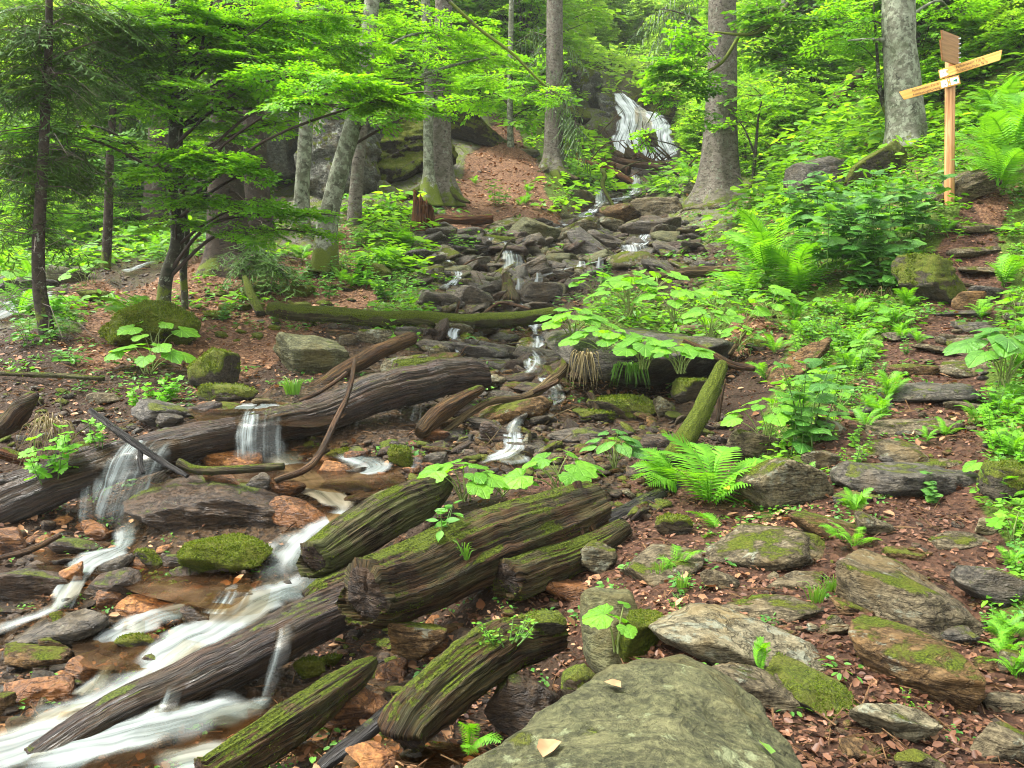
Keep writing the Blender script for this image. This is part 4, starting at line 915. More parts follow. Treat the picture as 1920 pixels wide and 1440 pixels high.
log([(560,750,14,9.6),(620,712,15,9.9),(700,664,15,10.5),(775,632,13,11.1)], 'wbrown', 'straight brown log slanting up to the mossy horizontal log')
log([(1255,868,19,6.75),(1290,815,19,7.0),(1330,740,17,7.4),(1355,680,10,7.7)], 'wmoss', 'yellow green mossy log leaning up against the overhanging slab', amp=.3)
log([(1280,640,6,8.8),(1335,665,7,8.7),(1375,685,7,8.6),(1415,692,5,8.5)], 'wbrown', 'stripped fallen stick right of the overhanging slab', 'branch')
log([(1160,522,11,14.2),(1250,516,10,14.1),(1340,510,9,14),(1450,503,7,13.9)], 'wpale', 'smooth pale log behind the butterbur patch')
log([(785,812,15,8.0),(830,772,17,8.3),(905,728,8,8.7)], 'wbrown', 'splintered tan plank of wood leaning beside the middle cascade', amp=.5, long=14, fine=1.6)
log([(640,995,5,7.6),(790,850,6,8.1),(860,790,7,8.4),(920,752,7,8.7),(985,745,8,8.9),(1050,698,10,9.1),(1060,660,7,9.3)], 'wpale', 'long bent branch crossing the middle of the bed', 'branch')
log([(515,902,6,6.75),(585,872,7,6.9),(625,800,6,7.2),(655,730,5,7.5),(666,672,4,7.7)], 'wtan', 'thin bent bare branch standing up in front of the log dam', 'branch')
log([(168,768,5,6.9),(228,815,7,6.8),(300,862,6,6.7),(352,893,4,6.6)], 'wdark', 'dark forked branch leaning over the left fall', 'branch')
log([(264,845,5,6.75),(263,868,5,6.7),(269,888,4,6.65)], 'wdark', 'short side prong hanging from the dark forked branch', 'branch')
log([(335,866,8,6.75),(370,880,8,6.7),(440,880,8,6.65),(532,874,7,6.6)], 'wgrey', 'level greenish stick resting on the lichened tan rock', 'branch')
log([(1080,905,9,5.5),(1095,955,8,5.4),(1112,1000,8,5.3)], 'wbrown', 'upright brown stick by the end of the great rotten log', 'branch')
log([(1085,975,5,5.3),(1095,1010,5,5.2),(1110,1030,4,5.2)], 'wtan', 'thin curled root beside the upright brown stick', 'branch')
log([(1100,1010,26,5.6),(1180,970,26,5.9),(1260,930,22,6.3),(1290,900,10,6.6)], 'wdark', 'black rotten log half hidden by the large fern', amp=.3)
log([(795,412,9,20.8),(860,414,10,20.8),(925,410,8,20.8)], 'wred', 'short red brown broken log by the stump', amp=.35)
log([(700,422,6,21),(755,420,7,20.9),(800,420,6,20.9)], 'wred', 'reddish rotten log piece left of the stump')
log([(835,440,8,19.8),(900,446,9,19.7),(965,452,8,19.6)], 'wmoss', 'mossy flat log in the upper bed')
log([(700,438,6,20.5),(560,430,6,20.5)], 'wbrown', 'brown log lying under the grey cliff')
log([(960,572,15,15.0),(955,545,13,15.2),(948,512,6,15.4)], 'wrot', 'pointed upright snag of dark wood in the stream bed', 'snag', amp=.3)
log([(838,310,0,20),(838,312,0,20)] if 0 else [(1125,805,6,8.6),(1120,770,7,8.7),(1105,735,6,8.8)], 'wrot', 'dark upright stick in the small fall by the hollow', 'branch')
log([(1000,735,4,8.7),(1040,718,5,8.7),(1048,712,4,8.7)], 'wtan', 'short tan stick crossing the small fall by the hollow', 'branch')
log([(910,262,5,35),(1020,285,7,34),(1120,302,7,33.5),(1180,320,7,33)], 'wbrown', 'long brown fallen trunk left of the waterfall', 'fallen trunk', stubs=12)
log([(960,290,7,32),(1060,300,9,31.5),(1140,320,8,31),(1200,350,5,30.5)], 'wred', 'thick rusty fallen trunk in front of the spruce', 'fallen trunk', stubs=9)
log([(1100,290,5,34.5),(1180,305,6,34),(1250,318,6,33.6),(1262,325,5,33.4)], 'wtan', 'yellowish fallen trunk below the waterfall', 'fallen trunk', stubs=10)
log([(1080,240,4,38),(1130,270,5,37),(1175,298,5,36)], 'wpale', 'pale barkless trunk sliding down left of the waterfall', 'fallen trunk', stubs=4)
log([(1175,310,3,34.5),(1260,305,4,34.3),(1345,304,4,34.1)], 'wpale', 'thin pale trunk lying across the foot of the waterfall', 'fallen trunk', stubs=8)
for q, lab in (([(1172,285,9,35.4),(1200,300,11,35.2),(1240,318,7,35)], 'dark split log jammed below the waterfall'), ([(1190,290,5,35),(1230,310,6,34.8)], 'orange split plank in the jam below the waterfall'), ([(1150,300,4,35),(1200,330,5,34.6)], 'dark thin log in the jam below the waterfall')):
    log(q, 'wbrown' if 'orange' in lab else 'wrot', lab, 'log', stubs=7)
log([(1500,242,11,27),(1560,195,12,27.5),(1617,130,9,28)], 'wrot', 'dead dark log leaning on the green slope', 'fallen trunk', amp=.3)
log([(1425,295,8,26),(1450,280,9,26),(1460,266,6,26)], 'wbrown', 'short broken log low on the green slope')
log([(1410,292,4,26),(1420,270,4,26.2),(1412,255,3,26.3)], 'wgrey', 'thin broken pole beside the short broken log', 'branch')
log([(-20,815,16,7.5),(20,790,18,7.5),(50,755,15,7.5),(66,738,8,7.6)], 'wrot', 'twisted rotten root wood at the left edge', 'root', amp=.4)
log([(0,700,4,9.6),(90,703,5,9.5),(195,710,4,9.4)], 'wgrey', 'thin grey stick lying across the mud bank', 'branch')
log([(0,1046,5,5.9),(60,1030,6,5.9),(115,1002,5,6.0)], 'wtan', 'brown stick along the left bank', 'branch')
log([(0,850,12,7.2),(55,865,12,7.2),(70,870,8,7.2)], 'wred', 'short rusty log piece on the left bank')
log([(0,905,16,6.8),(60,885,14,6.9),(120,860,9,7.1)], 'wwet', 'wet dark log behind the left bank grass', amp=.3)
log([(20,560,3,13),(50,580,4,12.9),(70,600,3,12.8)], 'wgrey', 'bare stick over the left side stream', 'branch')
log([(995,580,3,13),(940,568,3,13.3),(905,590,3,13.2)], 'wtan', 'thin curved twig above the mossy horizontal log', 'branch')
log([(850,610,3,12.8),(855,590,3,12.8),(862,565,2,12.8)], 'wtan', 'upright twig on the mossy horizontal log', 'branch')
log([(1345,790,4,7.6),(1352,740,5,7.7),(1358,712,4,7.8)], 'wbrown', 'thin brown stick right of the mossy leaning log', 'branch')
log([(1368,665,4,9.2),(1385,640,4,9.3),(1400,618,3,9.4)], 'wpale', 'pale short stick over the fallen stick', 'branch')
log([(1155,395,3,26.5),(1130,350,4,27),(1135,330,4,27.5),(1128,318,3,28)], 'wmoss', 'thin mossy snag by the far small fall', 'branch')
log([(650,700,4,9.2),(600,735,4,9.0),(560,752,4,8.9)], 'wtan', 'thin twig under the straight brown log', 'branch')
# generic dead sticks
_r = np.random.default_rng(77)
for poly, n, lab in (([(780,600),(1050,600),(1040,860),(800,850)], 40, 'one of the thin dead sticks tangled in the middle bed'), ([(840,830),(1200,830),(1180,1000),(900,980)], 18, 'one of the thin sticks among the central stones'),
                     ([(0,720),(240,720),(200,960),(0,940)], 16, 'one of the thin sticks caught on the left mud bank'), ([(1080,260),(1330,290),(1300,340),(1100,340)], 26, 'one of the bare sticks of the jam under the waterfall'), ([(800,440),(1300,440),(1200,560),(820,560)], 40, 'one of the thin sticks lying over the upper bed')):
    for k, (px, py) in enumerate(poly_samples(poly, n, _r)):
        w = G(px, py); a = _r.uniform(0, 3.14); L = _r.uniform(30, 90) * w[1] / FPX; up = abs(_r.normal()) * .35 + (.4 if 'jam' in lab else .05)
        e = unit(np.array([math.cos(a), math.sin(a) * .6, up])) * L; m = w + e * .5 + _r.normal(size=3) * L * .07
        mb = MB(); rr = _r.uniform(1.4, 2.6) * w[1] / FPX; tube_mb(mb, spline([w, m, w + e], 4) - w, np.linspace(rr, rr * .4, 9), 6, 0)
        o = link('stick', mb.mesh('stick', M[['wtan', 'wdark', 'wgrey', 'wpale'][_r.integers(4)]])); o.location = Vector(w + [0, 0, .01]); tag(o, near_label(px, py, ('nearly level ' if up < .2 else 'slanting ') + 'thin dead stick') or lab, 'stick', lab[11:])
# stump
def stump():
    b = G(795, 440); t = empty('stump', b); r = .20
    th = np.linspace(0, 2*math.pi, 28, endpoint=False); zs = np.linspace(-.1, 1, 14); V = []
    top = .34 + .2 * fbm(np.stack([np.cos(th)*2.5, np.sin(th)*2.5, th*0+3], 1), 3, .7, True) + .15 * np.cos(th - 3)
    for z in zs: rr = r * (1 + .5 * math.exp(-z * 4) - .12 * z) * (1 + .14 * fbm(np.stack([np.cos(th)*3, np.sin(th)*3, th*0+z], 1), 3)); V.append(np.stack([np.cos(th)*rr, np.sin(th)*rr, np.clip(z * (top + .2), -.1, None)], 1))
    for z in zs[::-1]: rr = r * .62; V.append(np.stack([np.cos(th)*rr, np.sin(th)*rr, np.clip(z * (top + .2) - .06, -.1, None)], 1))
    V = np.concatenate(V); n = len(th); i = np.arange(27)[:, None] * n; j = np.arange(n)[None]; j2 = (j+1) % n
    F = np.stack([i+j, i+j2, i+n+j2, i+n+j], -1).reshape(-1, 4); U = np.stack([np.tile(th * r, 28), V[:, 2]], 1)
    o = link('stump', mesh('stump', V * 1.15, F, M['wred'], True, uv=U)); o.location = Vector(b); bpy.data.objects.remove(t)
    tag(o, 'broken rotten stump with splintered top on the left edge of the upper bed', 'stump')
stump()

# ------------------------------------------------------------ water
def ribbon(name, pts, mat, lift=.03, k=10, nu=22, fall=False, noise=.02, edge=1.0, kind='structure', ends=(1, 1), label=None, bulge=.25):
    """pts: (px, py, width_px[, distance]) centre line of the flow"""
    C = []; Wd = []
    for q in pts:
        w = P(q[0], q[1], q[3]) if len(q) > 3 and q[3] else G(q[0], q[1]) + [0, 0, lift if name != 'rivulet' else lift + .011 * G(q[0], q[1])[1]]
        C.append(w); Wd.append(q[2] * w[1] / FPX * (1 if fall else 1.35))
    c = spline(np.concatenate([np.array(C), np.array(Wd)[:, None]], 1), k); wd = c[:, 3]; c = c[:, :3]
    T = unit(np.gradient(c, axis=0)); Th = T.copy(); Th[:, 2] *= .05 if not fall else 1
    X = unit(np.cross(T, np.array([0, 0, 1.]))) if not fall else np.tile([1., 0, 0], (len(c), 1))
    if not fall:
        X = X * np.where(X[:, :1] < 0, -1, 1); X[:, 2] = 0
        X = unit(X * [1, .8, 1])
    u = np.linspace(-.5, .5, nu); L = np.concatenate([[0], np.cumsum(np.linalg.norm(np.diff(c, axis=0), axis=1))])
    V = c[:, None] + X[:, None] * (u[None, :, None] * wd[:, None, None])
    q = V.reshape(-1, 3)
    n = fbm(q * 5 + len(name), 3).reshape(len(c), nu)
    if fall:
        V[..., 1] -= (1 - (2 * u[None]) ** 2) * wd[:, None] * bulge * .4 + n * wd[:, None] * .10
    else:
        hl = H(V[..., 0], V[..., 1]); V[..., 2] = V[..., 2] * .55 + (hl + lift) * .45 + n * noise
    U = np.stack([np.tile(u[None] * wd[:, None] , (1, 1)), np.tile(L[:, None], (1, nu))], -1).reshape(-1, 2)
    en = fbm(np.stack([U[:, 1] * 5, U[:, 0] * 3 + 7, U[:, 0] * 0], 1), 3).reshape(len(c), nu)
    al = np.clip((1 - np.abs(2 * u[None])) * 1.5 * edge + en * 1.2 - .12, 0, 1) * np.ones((len(c), 1)); al = al * al * (3 - 2 * al)
    if not fall: al = al ** 1.6
    al[:, [0, -1]] = 0
    t = L / L[-1]
    if ends[0]: al *= np.clip(t / .10 / ends[0], 0, 1)[:, None]
    if ends[1]: al *= np.clip((1 - t) / .14 / ends[1], 0, 1)[:, None]
    i = np.arange(len(c) - 1)[:, None] * nu; j = np.arange(nu - 1)[None]
    F = np.stack([i+j, i+j+1, i+nu+j+1, i+nu+j], -1).reshape(-1, 4)
    o = link(name, mesh(name, V.reshape(-1, 3), F, M[mat], True, uv=U, rnd=al.ravel())); tag(o, label, None, None, kind)
    return o
def poolsheet(pts, z, name='pool_water'):
    """pts: outline pixels on the plane at height z"""
    W2 = []
    for px, py in pts:
        r = P(px, py, 1.) - [0, 0, CAMZ]; t = (z - CAMZ) / r[2]; W2.append(r * t + [0, 0, CAMZ])
    W2 = spline(W2 + [W2[0]], 4)[:-1]; c = W2.mean(0); n = len(W2); rings = [W2 * s + c * (1 - s) for s in (1, .75, .5, .25)]
    V = np.concatenate(rings + [[c]]); F = []
    for a in range(3): F += [(a*n+i, a*n+(i+1) % n, (a+1)*n+(i+1) % n, (a+1)*n+i) for i in range(n)]
    T = [(3*n+i, 3*n+(i+1) % n, 4*n) for i in range(n)]
    if (W2[:, 0] * np.roll(W2[:, 1], -1) - W2[:, 1] * np.roll(W2[:, 0], -1)).sum() < 0: F = [f[::-1] for f in F]; T = [f[::-1] for f in T]
    V[:, 2] = z
    tag(link(name, mesh(name, V, [np.array(F), np.array(T)], M['pool'], True)), kind='structure')
def gz(px, py): return float(G(px, py)[2])
poolsheet([(350,772),(440,752),(540,755),(650,768),(600,800),(500,796),(400,800)], gz(500, 775) + .05)
poolsheet([(400,860),(560,850),(700,865),(760,900),(650,925),(520,905),(420,900)], gz(540, 875) + .04)
poolsheet([(240,1060),(400,1060),(470,1090),(430,1140),(330,1130),(230,1100)], gz(330, 1095) + .05)
poolsheet([(130,1190),(330,1160),(400,1200),(300,1250),(160,1250)], gz(250, 1205) + .04)
poolsheet([(180,1390),(300,1340),(500,1330),(620,1380),(600,1470),(160,1500)], gz(400, 1400) + .02)
ribbon('rapids', [(330,1350,90),(200,1395,150),(60,1440,200),(-60,1480,220)], 'silk', .12)
ribbon('rapids', [(620,1400,60),(520,1420,110),(420,1440,150),(300,1470,160)], 'silk', .06)
poolsheet([(60,1025),(200,1030),(280,1060),(200,1075),(80,1070)], gz(170, 1045) + .03)
poolsheet([(600,940),(690,930),(700,975),(630,990)], gz(650, 960) + .03)
poolsheet([(900,1400),(700,1380),(640,1440),(700,1480),(900,1440)], gz(780, 1420) + .03)
# rapids
ribbon('rapids', [(520,866,130),(560,895,70),(592,930,50),(628,955,46),(640,975,56),(600,1000,60),(565,1030,80),(540,1060,120),(530,1088,150),(550,1110,160)], 'silk', .07)
ribbon('rapids', [(600,1095,120),(560,1125,120),(500,1145,110),(450,1175,100),(405,1205,110),(350,1235,130),(290,1275,120),(230,1318,110),(140,1358,100),(60,1395,110),(-40,1430,130)], 'silk', .09)
ribbon('rapids', [(370,1240,40),(330,1275,34),(280,1315,30)], 'silk', .12)
ribbon('rapids', [(420,1118,60),(385,1150,40),(330,1165,90),(280,1180,90),(225,1205,70),(190,1232,50)], 'silk', .06)
ribbon('rapids', [(205,1270,40),(190,1300,60),(160,1330,80)], 'silk', .07)
ribbon('rapids', [(240,990,70),(235,1030,40),(200,1052,90),(155,1075,50),(135,1110,40),(105,1150,46),(40,1180,50),(-40,1205,60)], 'silk', .05)
ribbon('rapids', [(480,1360,150),(380,1385,150),(300,1405,190),(200,1432,220),(60,1460,240)], 'silk', .12)
ribbon('rapids', [(500,1330,60),(450,1365,90),(380,1385,80)], 'silk', .07)
ribbon('rapids', [(400,780,60),(470,775,90),(530,780,70)], 'silk', .06)
ribbon('rapids', [(640,860,60),(700,885,70),(640,905,60)], 'silk', .05)
ribbon('rapids', [(960,835,40),(955,860,60),(975,880,40)], 'silk', .05)
for q in ([(1190,345,16),(1188,375,18),(1150,392,20),(1110,405,20)], [(1130,385,18),(1110,410,20),(1075,432,22),(1020,450,20),(985,470,22)], [(1240,420,16),(1215,450,24),(1195,475,30),(1160,492,24),(1120,505,20),(1060,520,24),(1010,535,20)],
          [(950,462,18),(955,490,24),(968,515,22),(985,545,18),(960,570,16),(985,600,18)], [(1000,600,16),(1002,630,20),(1008,660,26),(1000,700,30),(1020,725,24),(1045,760,26),(1020,785,24),(980,800,26)], [(975,800,26),(962,830,28),(960,865,34),(900,890,30)],
          [(850,470,16),(840,500,18),(860,530,16),(830,560,16)], [(880,610,14),(850,640,16),(860,690,16),(830,720,14)]):
    ribbon('rivulet', q, 'thread', .05, nu=16)
# falls over the log dam
ribbon('small_waterfall', [(494,768,90,7.95),(492,775,100,7.75),(488,792,96,7.5),(486,820,118,7.42),(490,866,150,7.35)], 'veil', nu=30, fall=True, ends=(1.2, .9), edge=1.4)
ribbon('small_waterfall', [(318,806,50,7.6),(300,812,60,7.35),(268,845,150,6.95),(245,900,150,6.8),(225,950,110,6.72),(215,990,80,6.65)], 'veil', nu=36, fall=True, ends=(1.4, .9), edge=1.2)
ribbon('small_waterfall', [(180,880,40,6.95),(170,930,50,6.8),(165,985,50,6.7)], 'veil', nu=12, fall=True, ends=(1, .8), edge=.8)
for x0, y0, x1, y1, w, d in ((384,812,388,842,22,7.35), (670,782,664,838,9,8.3), (782,756,772,812,22,8.75), (790,758,786,806,8,8.75), (655,790,652,838,4,8.3), (752,764,750,800,5,8.7), (540,1168,545,1200,26,4.6), (1188,335,0,0,0,0)):
    if x1: ribbon('small_waterfall', [(x0,y0,w*.7,d),((x0+x1)/2,(y0+y1)/2,w,d-.02),(x1,y1,w*1.2,d-.04)], 'veil', nu=8, fall=True, ends=(.6,.6), edge=1.6)
ribbon('small_waterfall', [(535,1175,34,4.62),(530,1220,44,4.5),(515,1270,40,4.45),(500,1310,30,4.4),(485,1348,50,4.35)], 'veil', nu=12, fall=True, ends=(.5,.5), edge=1.3)
ribbon('small_waterfall', [(330,1284,40,4.2),(318,1320,46,4.05),(300,1360,56,4.0),(280,1395,90,3.95)], 'veil', nu=12, fall=True, ends=(2.,.6), edge=1.8)
ribbon('small_waterfall', [(455,1105,110,5.3),(440,1130,130,5.15),(425,1150,130,5.05)], 'veil', nu=16, fall=True, ends=(.5,.5), edge=1.1)
ribbon('small_waterfall', [(150,1078,40,5.5),(135,1110,50,5.3),(120,1140,60,5.1)], 'veil', nu=10, fall=True, ends=(.5,.5), edge=1.3)
ribbon('small_waterfall', [(252,1165,40,4.95),(250,1185,46,4.88)], 'veil', nu=8, fall=True, ends=(.3,.3), edge=1.3, k=6)
ribbon('small_waterfall', [(783,855,24,7.3),(781,880,32,7.2),(778,902,44,7.15)], 'veil', nu=10, fall=True, ends=(.4,.4), edge=1.8)
ribbon('small_waterfall', [(720,860,26,7.4),(728,880,30,7.3)], 'veil', nu=8, fall=True, ends=(.4,.4), edge=1.4)
ribbon('small_waterfall', [(665,870,26,7.3),(662,890,26,7.2)], 'veil', nu=8, fall=True, ends=(.4,.4), edge=1.2)
ribbon('small_waterfall', [(970,795,22,7.95),(966,810,30,7.9)], 'veil', nu=8, fall=True, ends=(.4,.4), edge=1.5)
ribbon('small_waterfall', [(965,842,30,7.4),(955,862,56,7.3)], 'veil', nu=10, fall=True, ends=(.4,.3), edge=1.5)
ribbon('small_waterfall', [(1002,655,20,10.6),(1015,675,34,10.3),(1000,700,40,10.1)], 'veil', nu=10, fall=True, ends=(.4,.4), edge=1.5)
ribbon('small_waterfall', [(1038,712,24,9.2),(1048,740,34,9.05),(1040,770,26,8.95)], 'veil', nu=10, fall=True, ends=(.4,.4), edge=1.5)
for x, y, w, h, d in ((1192,470,66,24,18.6),(1125,492,14,24,17.5),(952,478,26,18,18.4),(962,490,44,30,17.6),(975,535,20,30,15.6),(850,482,16,26,18.2),(1010,520,16,20,16.6),(1262,500,20,18,17),(920,452,26,12,19.6),(1195,355,26,50,29.5),(1128,372,36,34,27),(1190,332,20,10,31.5),(1090,495,20,12,17.8)):
    ribbon('small_waterfall', [(x,y-h/2,w*.8,d-.1),(x+w*.05,y,w*1.1,d-.15),(x,y+h/2,w*1.3,d-.2)], 'thread', nu=14, fall=True, ends=(.3,.3), edge=1.7, k=5)
ribbon('side_stream', [(90,575,60),(60,560,60),(20,590,60),(-30,615,80)], 'silk', .08)
ribbon('side_stream', [(290,500,30),(258,513,40),(230,520,30)], 'silk', .10)
# the waterfall
ribbon('waterfall', [(1160,174,20,38.7),(1172,192,44,38.5),(1188,215,60,38.2),(1186,240,66,37.9),(1176,265,64,37.6),(1172,295,64,37.3),(1168,308,70,37.2)], 'fall', nu=30, fall=True, ends=(.3,.2), edge=2.6)
ribbon('waterfall', [(1196,208,30,38.2),(1216,214,48,38.1),(1230,236,54,37.9),(1230,260,66,37.6),(1240,285,90,37.3),(1245,306,104,37.1)], 'fall', nu=30, fall=True, ends=(.4,.2), edge=2.4)
ribbon('waterfall', [(1200,200,20,38.2),(1208,235,34,37.8),(1205,270,30,37.5),(1195,305,30,37.2)], 'veil', nu=20, fall=True, ends=(.4,.2), edge=1.)
ribbon('waterfall', [(1255,262,14,37.7),(1264,280,22,37.4),(1268,300,24,37.2)], 'veil', nu=10, fall=True, ends=(.4,.2), edge=1.3)

# ------------------------------------------------------------ leaf sprays
def spray_t(nm, nside, per, leaf, seed, low=False, droop=.12, w=.62):
    """flat beech spray, unit length along +x: returns leaf V, F, rnd and twig segments"""
    r = np.random.default_rng(seed); pos = []; dr = []; seg = [((0, 0, 0), (1, 0, -droop))]
    for i in range(nside):
        t = .12 + .86 * (i + .5) / nside; sd = 1 if i % 2 else -1; b = np.array([t, 0, -droop * t * t])
        l = w * (.25 + .75 * math.sin(math.pi * min(1, t * .8 + .22))) * r.uniform(.7, 1.05); a = math.radians(r.uniform(38, 58)) * sd
        e = b + np.array([math.cos(a) * l, math.sin(a) * l, -droop * l + r.normal() * .03]); seg.append((b, e))
        for k in range(per):
            f = (k + .6) / per; q = b + (e - b) * f; s2 = 1 if k % 2 else -1; aa = a + math.radians(r.uniform(30, 55)) * s2
            if k == per - 1: aa = a
            pos.append(q + r.normal(size=3) * [.006, .006, .012]); dr.append([math.cos(aa), math.sin(aa), r.normal() * .18 - .12])
    pos.append([1, 0, -droop]); dr.append([1, 0, -.1])
    pos = np.array(pos); dr = unit(np.array(dr)); n = len(pos)
    Nn = unit(np.stack([r.normal(size=n) * .28, r.normal(size=n) * .28, np.ones(n)], 1)); Y = unit(np.cross(Nn, dr)); Z = np.cross(dr, Y)
    tv, tf = (np.array([(0,0,0),(.5,.34,.05),(1,0,-.03),(.5,-.34,.05)]), np.array([(0,1,2,3)])) if low else (LV, LF)
    V, F, Rr = stamp(tv, tf, pos, dr, Y, Z, leaf * r.uniform(.7, 1.15, n), rs=r.random(n)); return V, F, Rr, seg
SPN = [spray_t('near', 11, 6, .13, s) for s in range(5)]
SPM = [spray_t('mid', 7, 4, .20, 20 + s, True) for s in range(5)]
def spruce_t(seed, nside=13, droop=.35, hang=.0):
    r = np.random.default_rng(seed); V = []; F = []; n0 = 0; seg = [((0, 0, 0), (.5, 0, -droop * .2)), ((.5, 0, -droop * .2), (1, 0, -droop))]
    for i in range(nside):
        t = .08 + .9 * i / nside; sd = 1 if i % 2 else -1; b = np.array([t, 0, -droop * t ** 1.7]); l = .34 * (1 - t * .55) * r.uniform(.7, 1.2)
        a = math.radians(r.uniform(45, 65)) * sd; e = b + np.array([math.cos(a) * l, math.sin(a) * l, -l * (.25 + hang * r.uniform(.5, 1.6))])
        for k in range(5):
            q = b + (e - b) * (k + .3) / 5; s2 = 1 if k % 2 else -1; ln = l * .42 * r.uniform(.7, 1.3)
            d = unit(unit(e - b) + np.array([-math.sin(a), math.cos(a), 0]) * s2 * .8 + r.normal(size=3) * .18 - [0, 0, .15 + hang]); s = unit(np.cross(d, [0, 0, 1.]) + r.normal(size=3) * .5) * .011
            V += [q - s, q + s, q + d * ln + s * .4, q + d * ln - s * .4]; F.append([n0, n0+1, n0+2, n0+3]); n0 += 4
        s = unit(np.cross(unit(e - b), [0, 0, 1.])) * .012; V += [b - s, b + s, e + s * .4, e - s * .4]; F.append([n0, n0+1, n0+2, n0+3]); n0 += 4
    V = np.array(V); return V, np.array(F), np.repeat(r.random(len(F)), 4), seg
SPS = [spruce_t(40 + s) for s in range(4)]; SPH = [spruce_t(60 + s, 13, .8, .9) for s in range(4)]
def foliage(mbL, mbT, P0, D, L, temps, up=None, twig=.004, r=RNG, tilt=.22):
    n = len(P0); X = unit(D); Nn = unit(np.stack([r.normal(size=n) * tilt, r.normal(size=n) * tilt, np.ones(n)], 1)); Y = unit(np.cross(Nn, X)); Z = np.cross(X, Y)
    c = r.integers(len(temps), size=n); L = np.broadcast_to(L, (n,))
    for k, (tv, tf, tr, seg) in enumerate(temps):
        m = c == k
        if not m.any(): continue
        V, F, Rr = stamp(tv, tf, P0[m], X[m], Y[m], Z[m], L[m], trnd=tr); mbL.add(V, F, None, Rr)
        if mbT is not None:
            for a, b in seg[:5]:
                a = np.array(a); b = np.array(b); tw = np.array([a + [0, .006, 0], a - [0, .006, 0], b, a + [0, 0, .009]])
                V, F, _ = stamp(tw, np.array([(0, 1, 2), (1, 3, 2), (3, 0, 2)]), P0[m], X[m], Y[m], Z[m], L[m]); mbT.add(V, F)
def trunk_pts(pts, d, up=2.5):
    q = [P(a[0], a[1], d) for a in pts]; r = [a[2] / 2 * d / FPX for a in pts]
    if up and pts[-1][1] <= 2:
        v = unit(q[-1] - q[-2]); q.append(q[-1] + v * up); r.append(r[-1] * .92)
    return np.array(q), np.array(r)
def tree(name, label, cat, pts, bark, d=None, blobs=(), leaf='lbeech', temps=None, L=.6, seed=1, flare=0, amp=.07, droop=-.05, dead=0, twigmat='twig', fork=(), sink=.35, tilt=.22, seg=26, up=2.5, ridge=True, group=None, deadlen=1.4):
    """pts: (px, py, width_px) from the foot upwards; blobs: (px, py, ddist, rx_px, ry_px, n)"""
    r = np.random.default_rng(seed)
    if d is None: d = G(pts[0][0], pts[0][1])[1]
    q, rr = trunk_pts(pts, d, up); q = np.concatenate([[q[0] + (q[0] - q[1]) / np.linalg.norm(q[0] - q[1]) * sink], q]); rr = np.concatenate([[rr[0]], rr])
    c = spline(np.concatenate([q, rr[:, None]], 1), 9); org = q[1]
    t = empty(name, org); tag(t, label, cat, group)
    mb = MB(); tube_mb(mb, c[:, :3], c[:, 3], seg, amp, 9, 1.4, True, seed, flare, ridge)
    link('trunk', mb.mesh('trunk', M[bark], True, org), t)
    for f in fork:
        fq, fr = trunk_pts(f, d, up); cc = spline(np.concatenate([fq, fr[:, None]], 1), 5); mb = MB(); tube_mb(mb, cc[:, :3], cc[:, 3], 12, amp, 9, 1, True, seed + 3); link('limb', mb.mesh('limb', M[bark], True, org), t)
    mbL, mbT = MB(), MB()
    for (bx, by, dd, rx, ry, n) in blobs:
        db = d + dd; C = P(bx, by, db); sx, sy = rx * db / FPX, ry * db / FPX
        # limb from the trunk to the blob
        k = np.argmin(np.abs(c[:, 2] - (C[2] - abs(C[0] - org[0]) * .35 - .1))); s0 = c[k, :3]; r0 = c[k, 3] * .32
        far = np.linalg.norm(C - s0); r0 = min(r0, .012 + .011 * far) if cat != 'x' else r0
        if far > .3:
            m1 = s0 + (C - s0) * .5 + np.array([0, 0, .10 * far]) + r.normal(size=3) * .05 * far
            lm = MB(); tube_mb(lm, spline([s0, m1, C, C + (C - m1) * .45 - [0, 0, .04 * far]], 5), np.linspace(r0, r0 * .22, 16), 7, .08, 6, 1, False, seed)
            link('limb', lm.mesh('limb', M[bark if r0 > .03 else twigmat], True, org), t)
        u = r.normal(size=(n, 3)); u = unit(u) * (r.random((n, 1)) ** .45)
        lay = max(3, int(sy / .16)); u[:, 2] = np.round(u[:, 2] * lay / 2 + r.normal(size=n) * .12) / lay * 2
        p = C + u * [sx, max(sx * .6, .3), sy]
        ax = c[np.argmin(np.abs(c[:, 2:3] - p[None, :, 2]), 0), :3]
        D = unit((p - ax) * [1, 1, 0] + 1e-6) * .6 + unit(p - C) * .5 * [1, 1, .3] + r.normal(size=(n, 3)) * .35 * [1, 1, .3]; D = unit(D); D[:, 2] += droop
        ll = L * r.uniform(.65, 1.2, n)
        foliage(mbL, mbT, p - D * ll[:, None] * .5, D, ll, temps or SPN, r=r, tilt=tilt)
        for i in range(0, n, 3):
            s1 = C + (p[i] - C) * r.uniform(.0, .4); tube_mb(mbT, [s1, (s1 + p[i]) / 2 + r.normal(size=3) * .04, p[i]], [.006 * db / 12, .004 * db / 12, .002], 4, 0, cap=False)
    for i in range(dead):
        k = r.integers(int(len(c) * .1), len(c) - 1); a = r.random() * 6.28; l = r.uniform(.3, 1) * deadlen; e = np.array([math.cos(a), math.sin(a), r.uniform(-.35, .15)]) * l
        tube_mb(mbT, [c[k, :3], c[k, :3] + e * .5 + [0, 0, .08 * l], c[k, :3] + e + [0, 0, -.1 * l]], [.006, .0045, .002], 4, 0, cap=False)
        for _ in range(3):
            s1 = c[k, :3] + e * r.uniform(.3, .95); tube_mb(mbT, [s1, s1 + r.normal(size=3) * .16 * l - [0, 0, .08]], [.0028, .0015], 3, 0, cap=False)
    if mbT.n: tag(link('twig', mbT.mesh('twig', M[twigmat], True, org), t), kind='stuff')
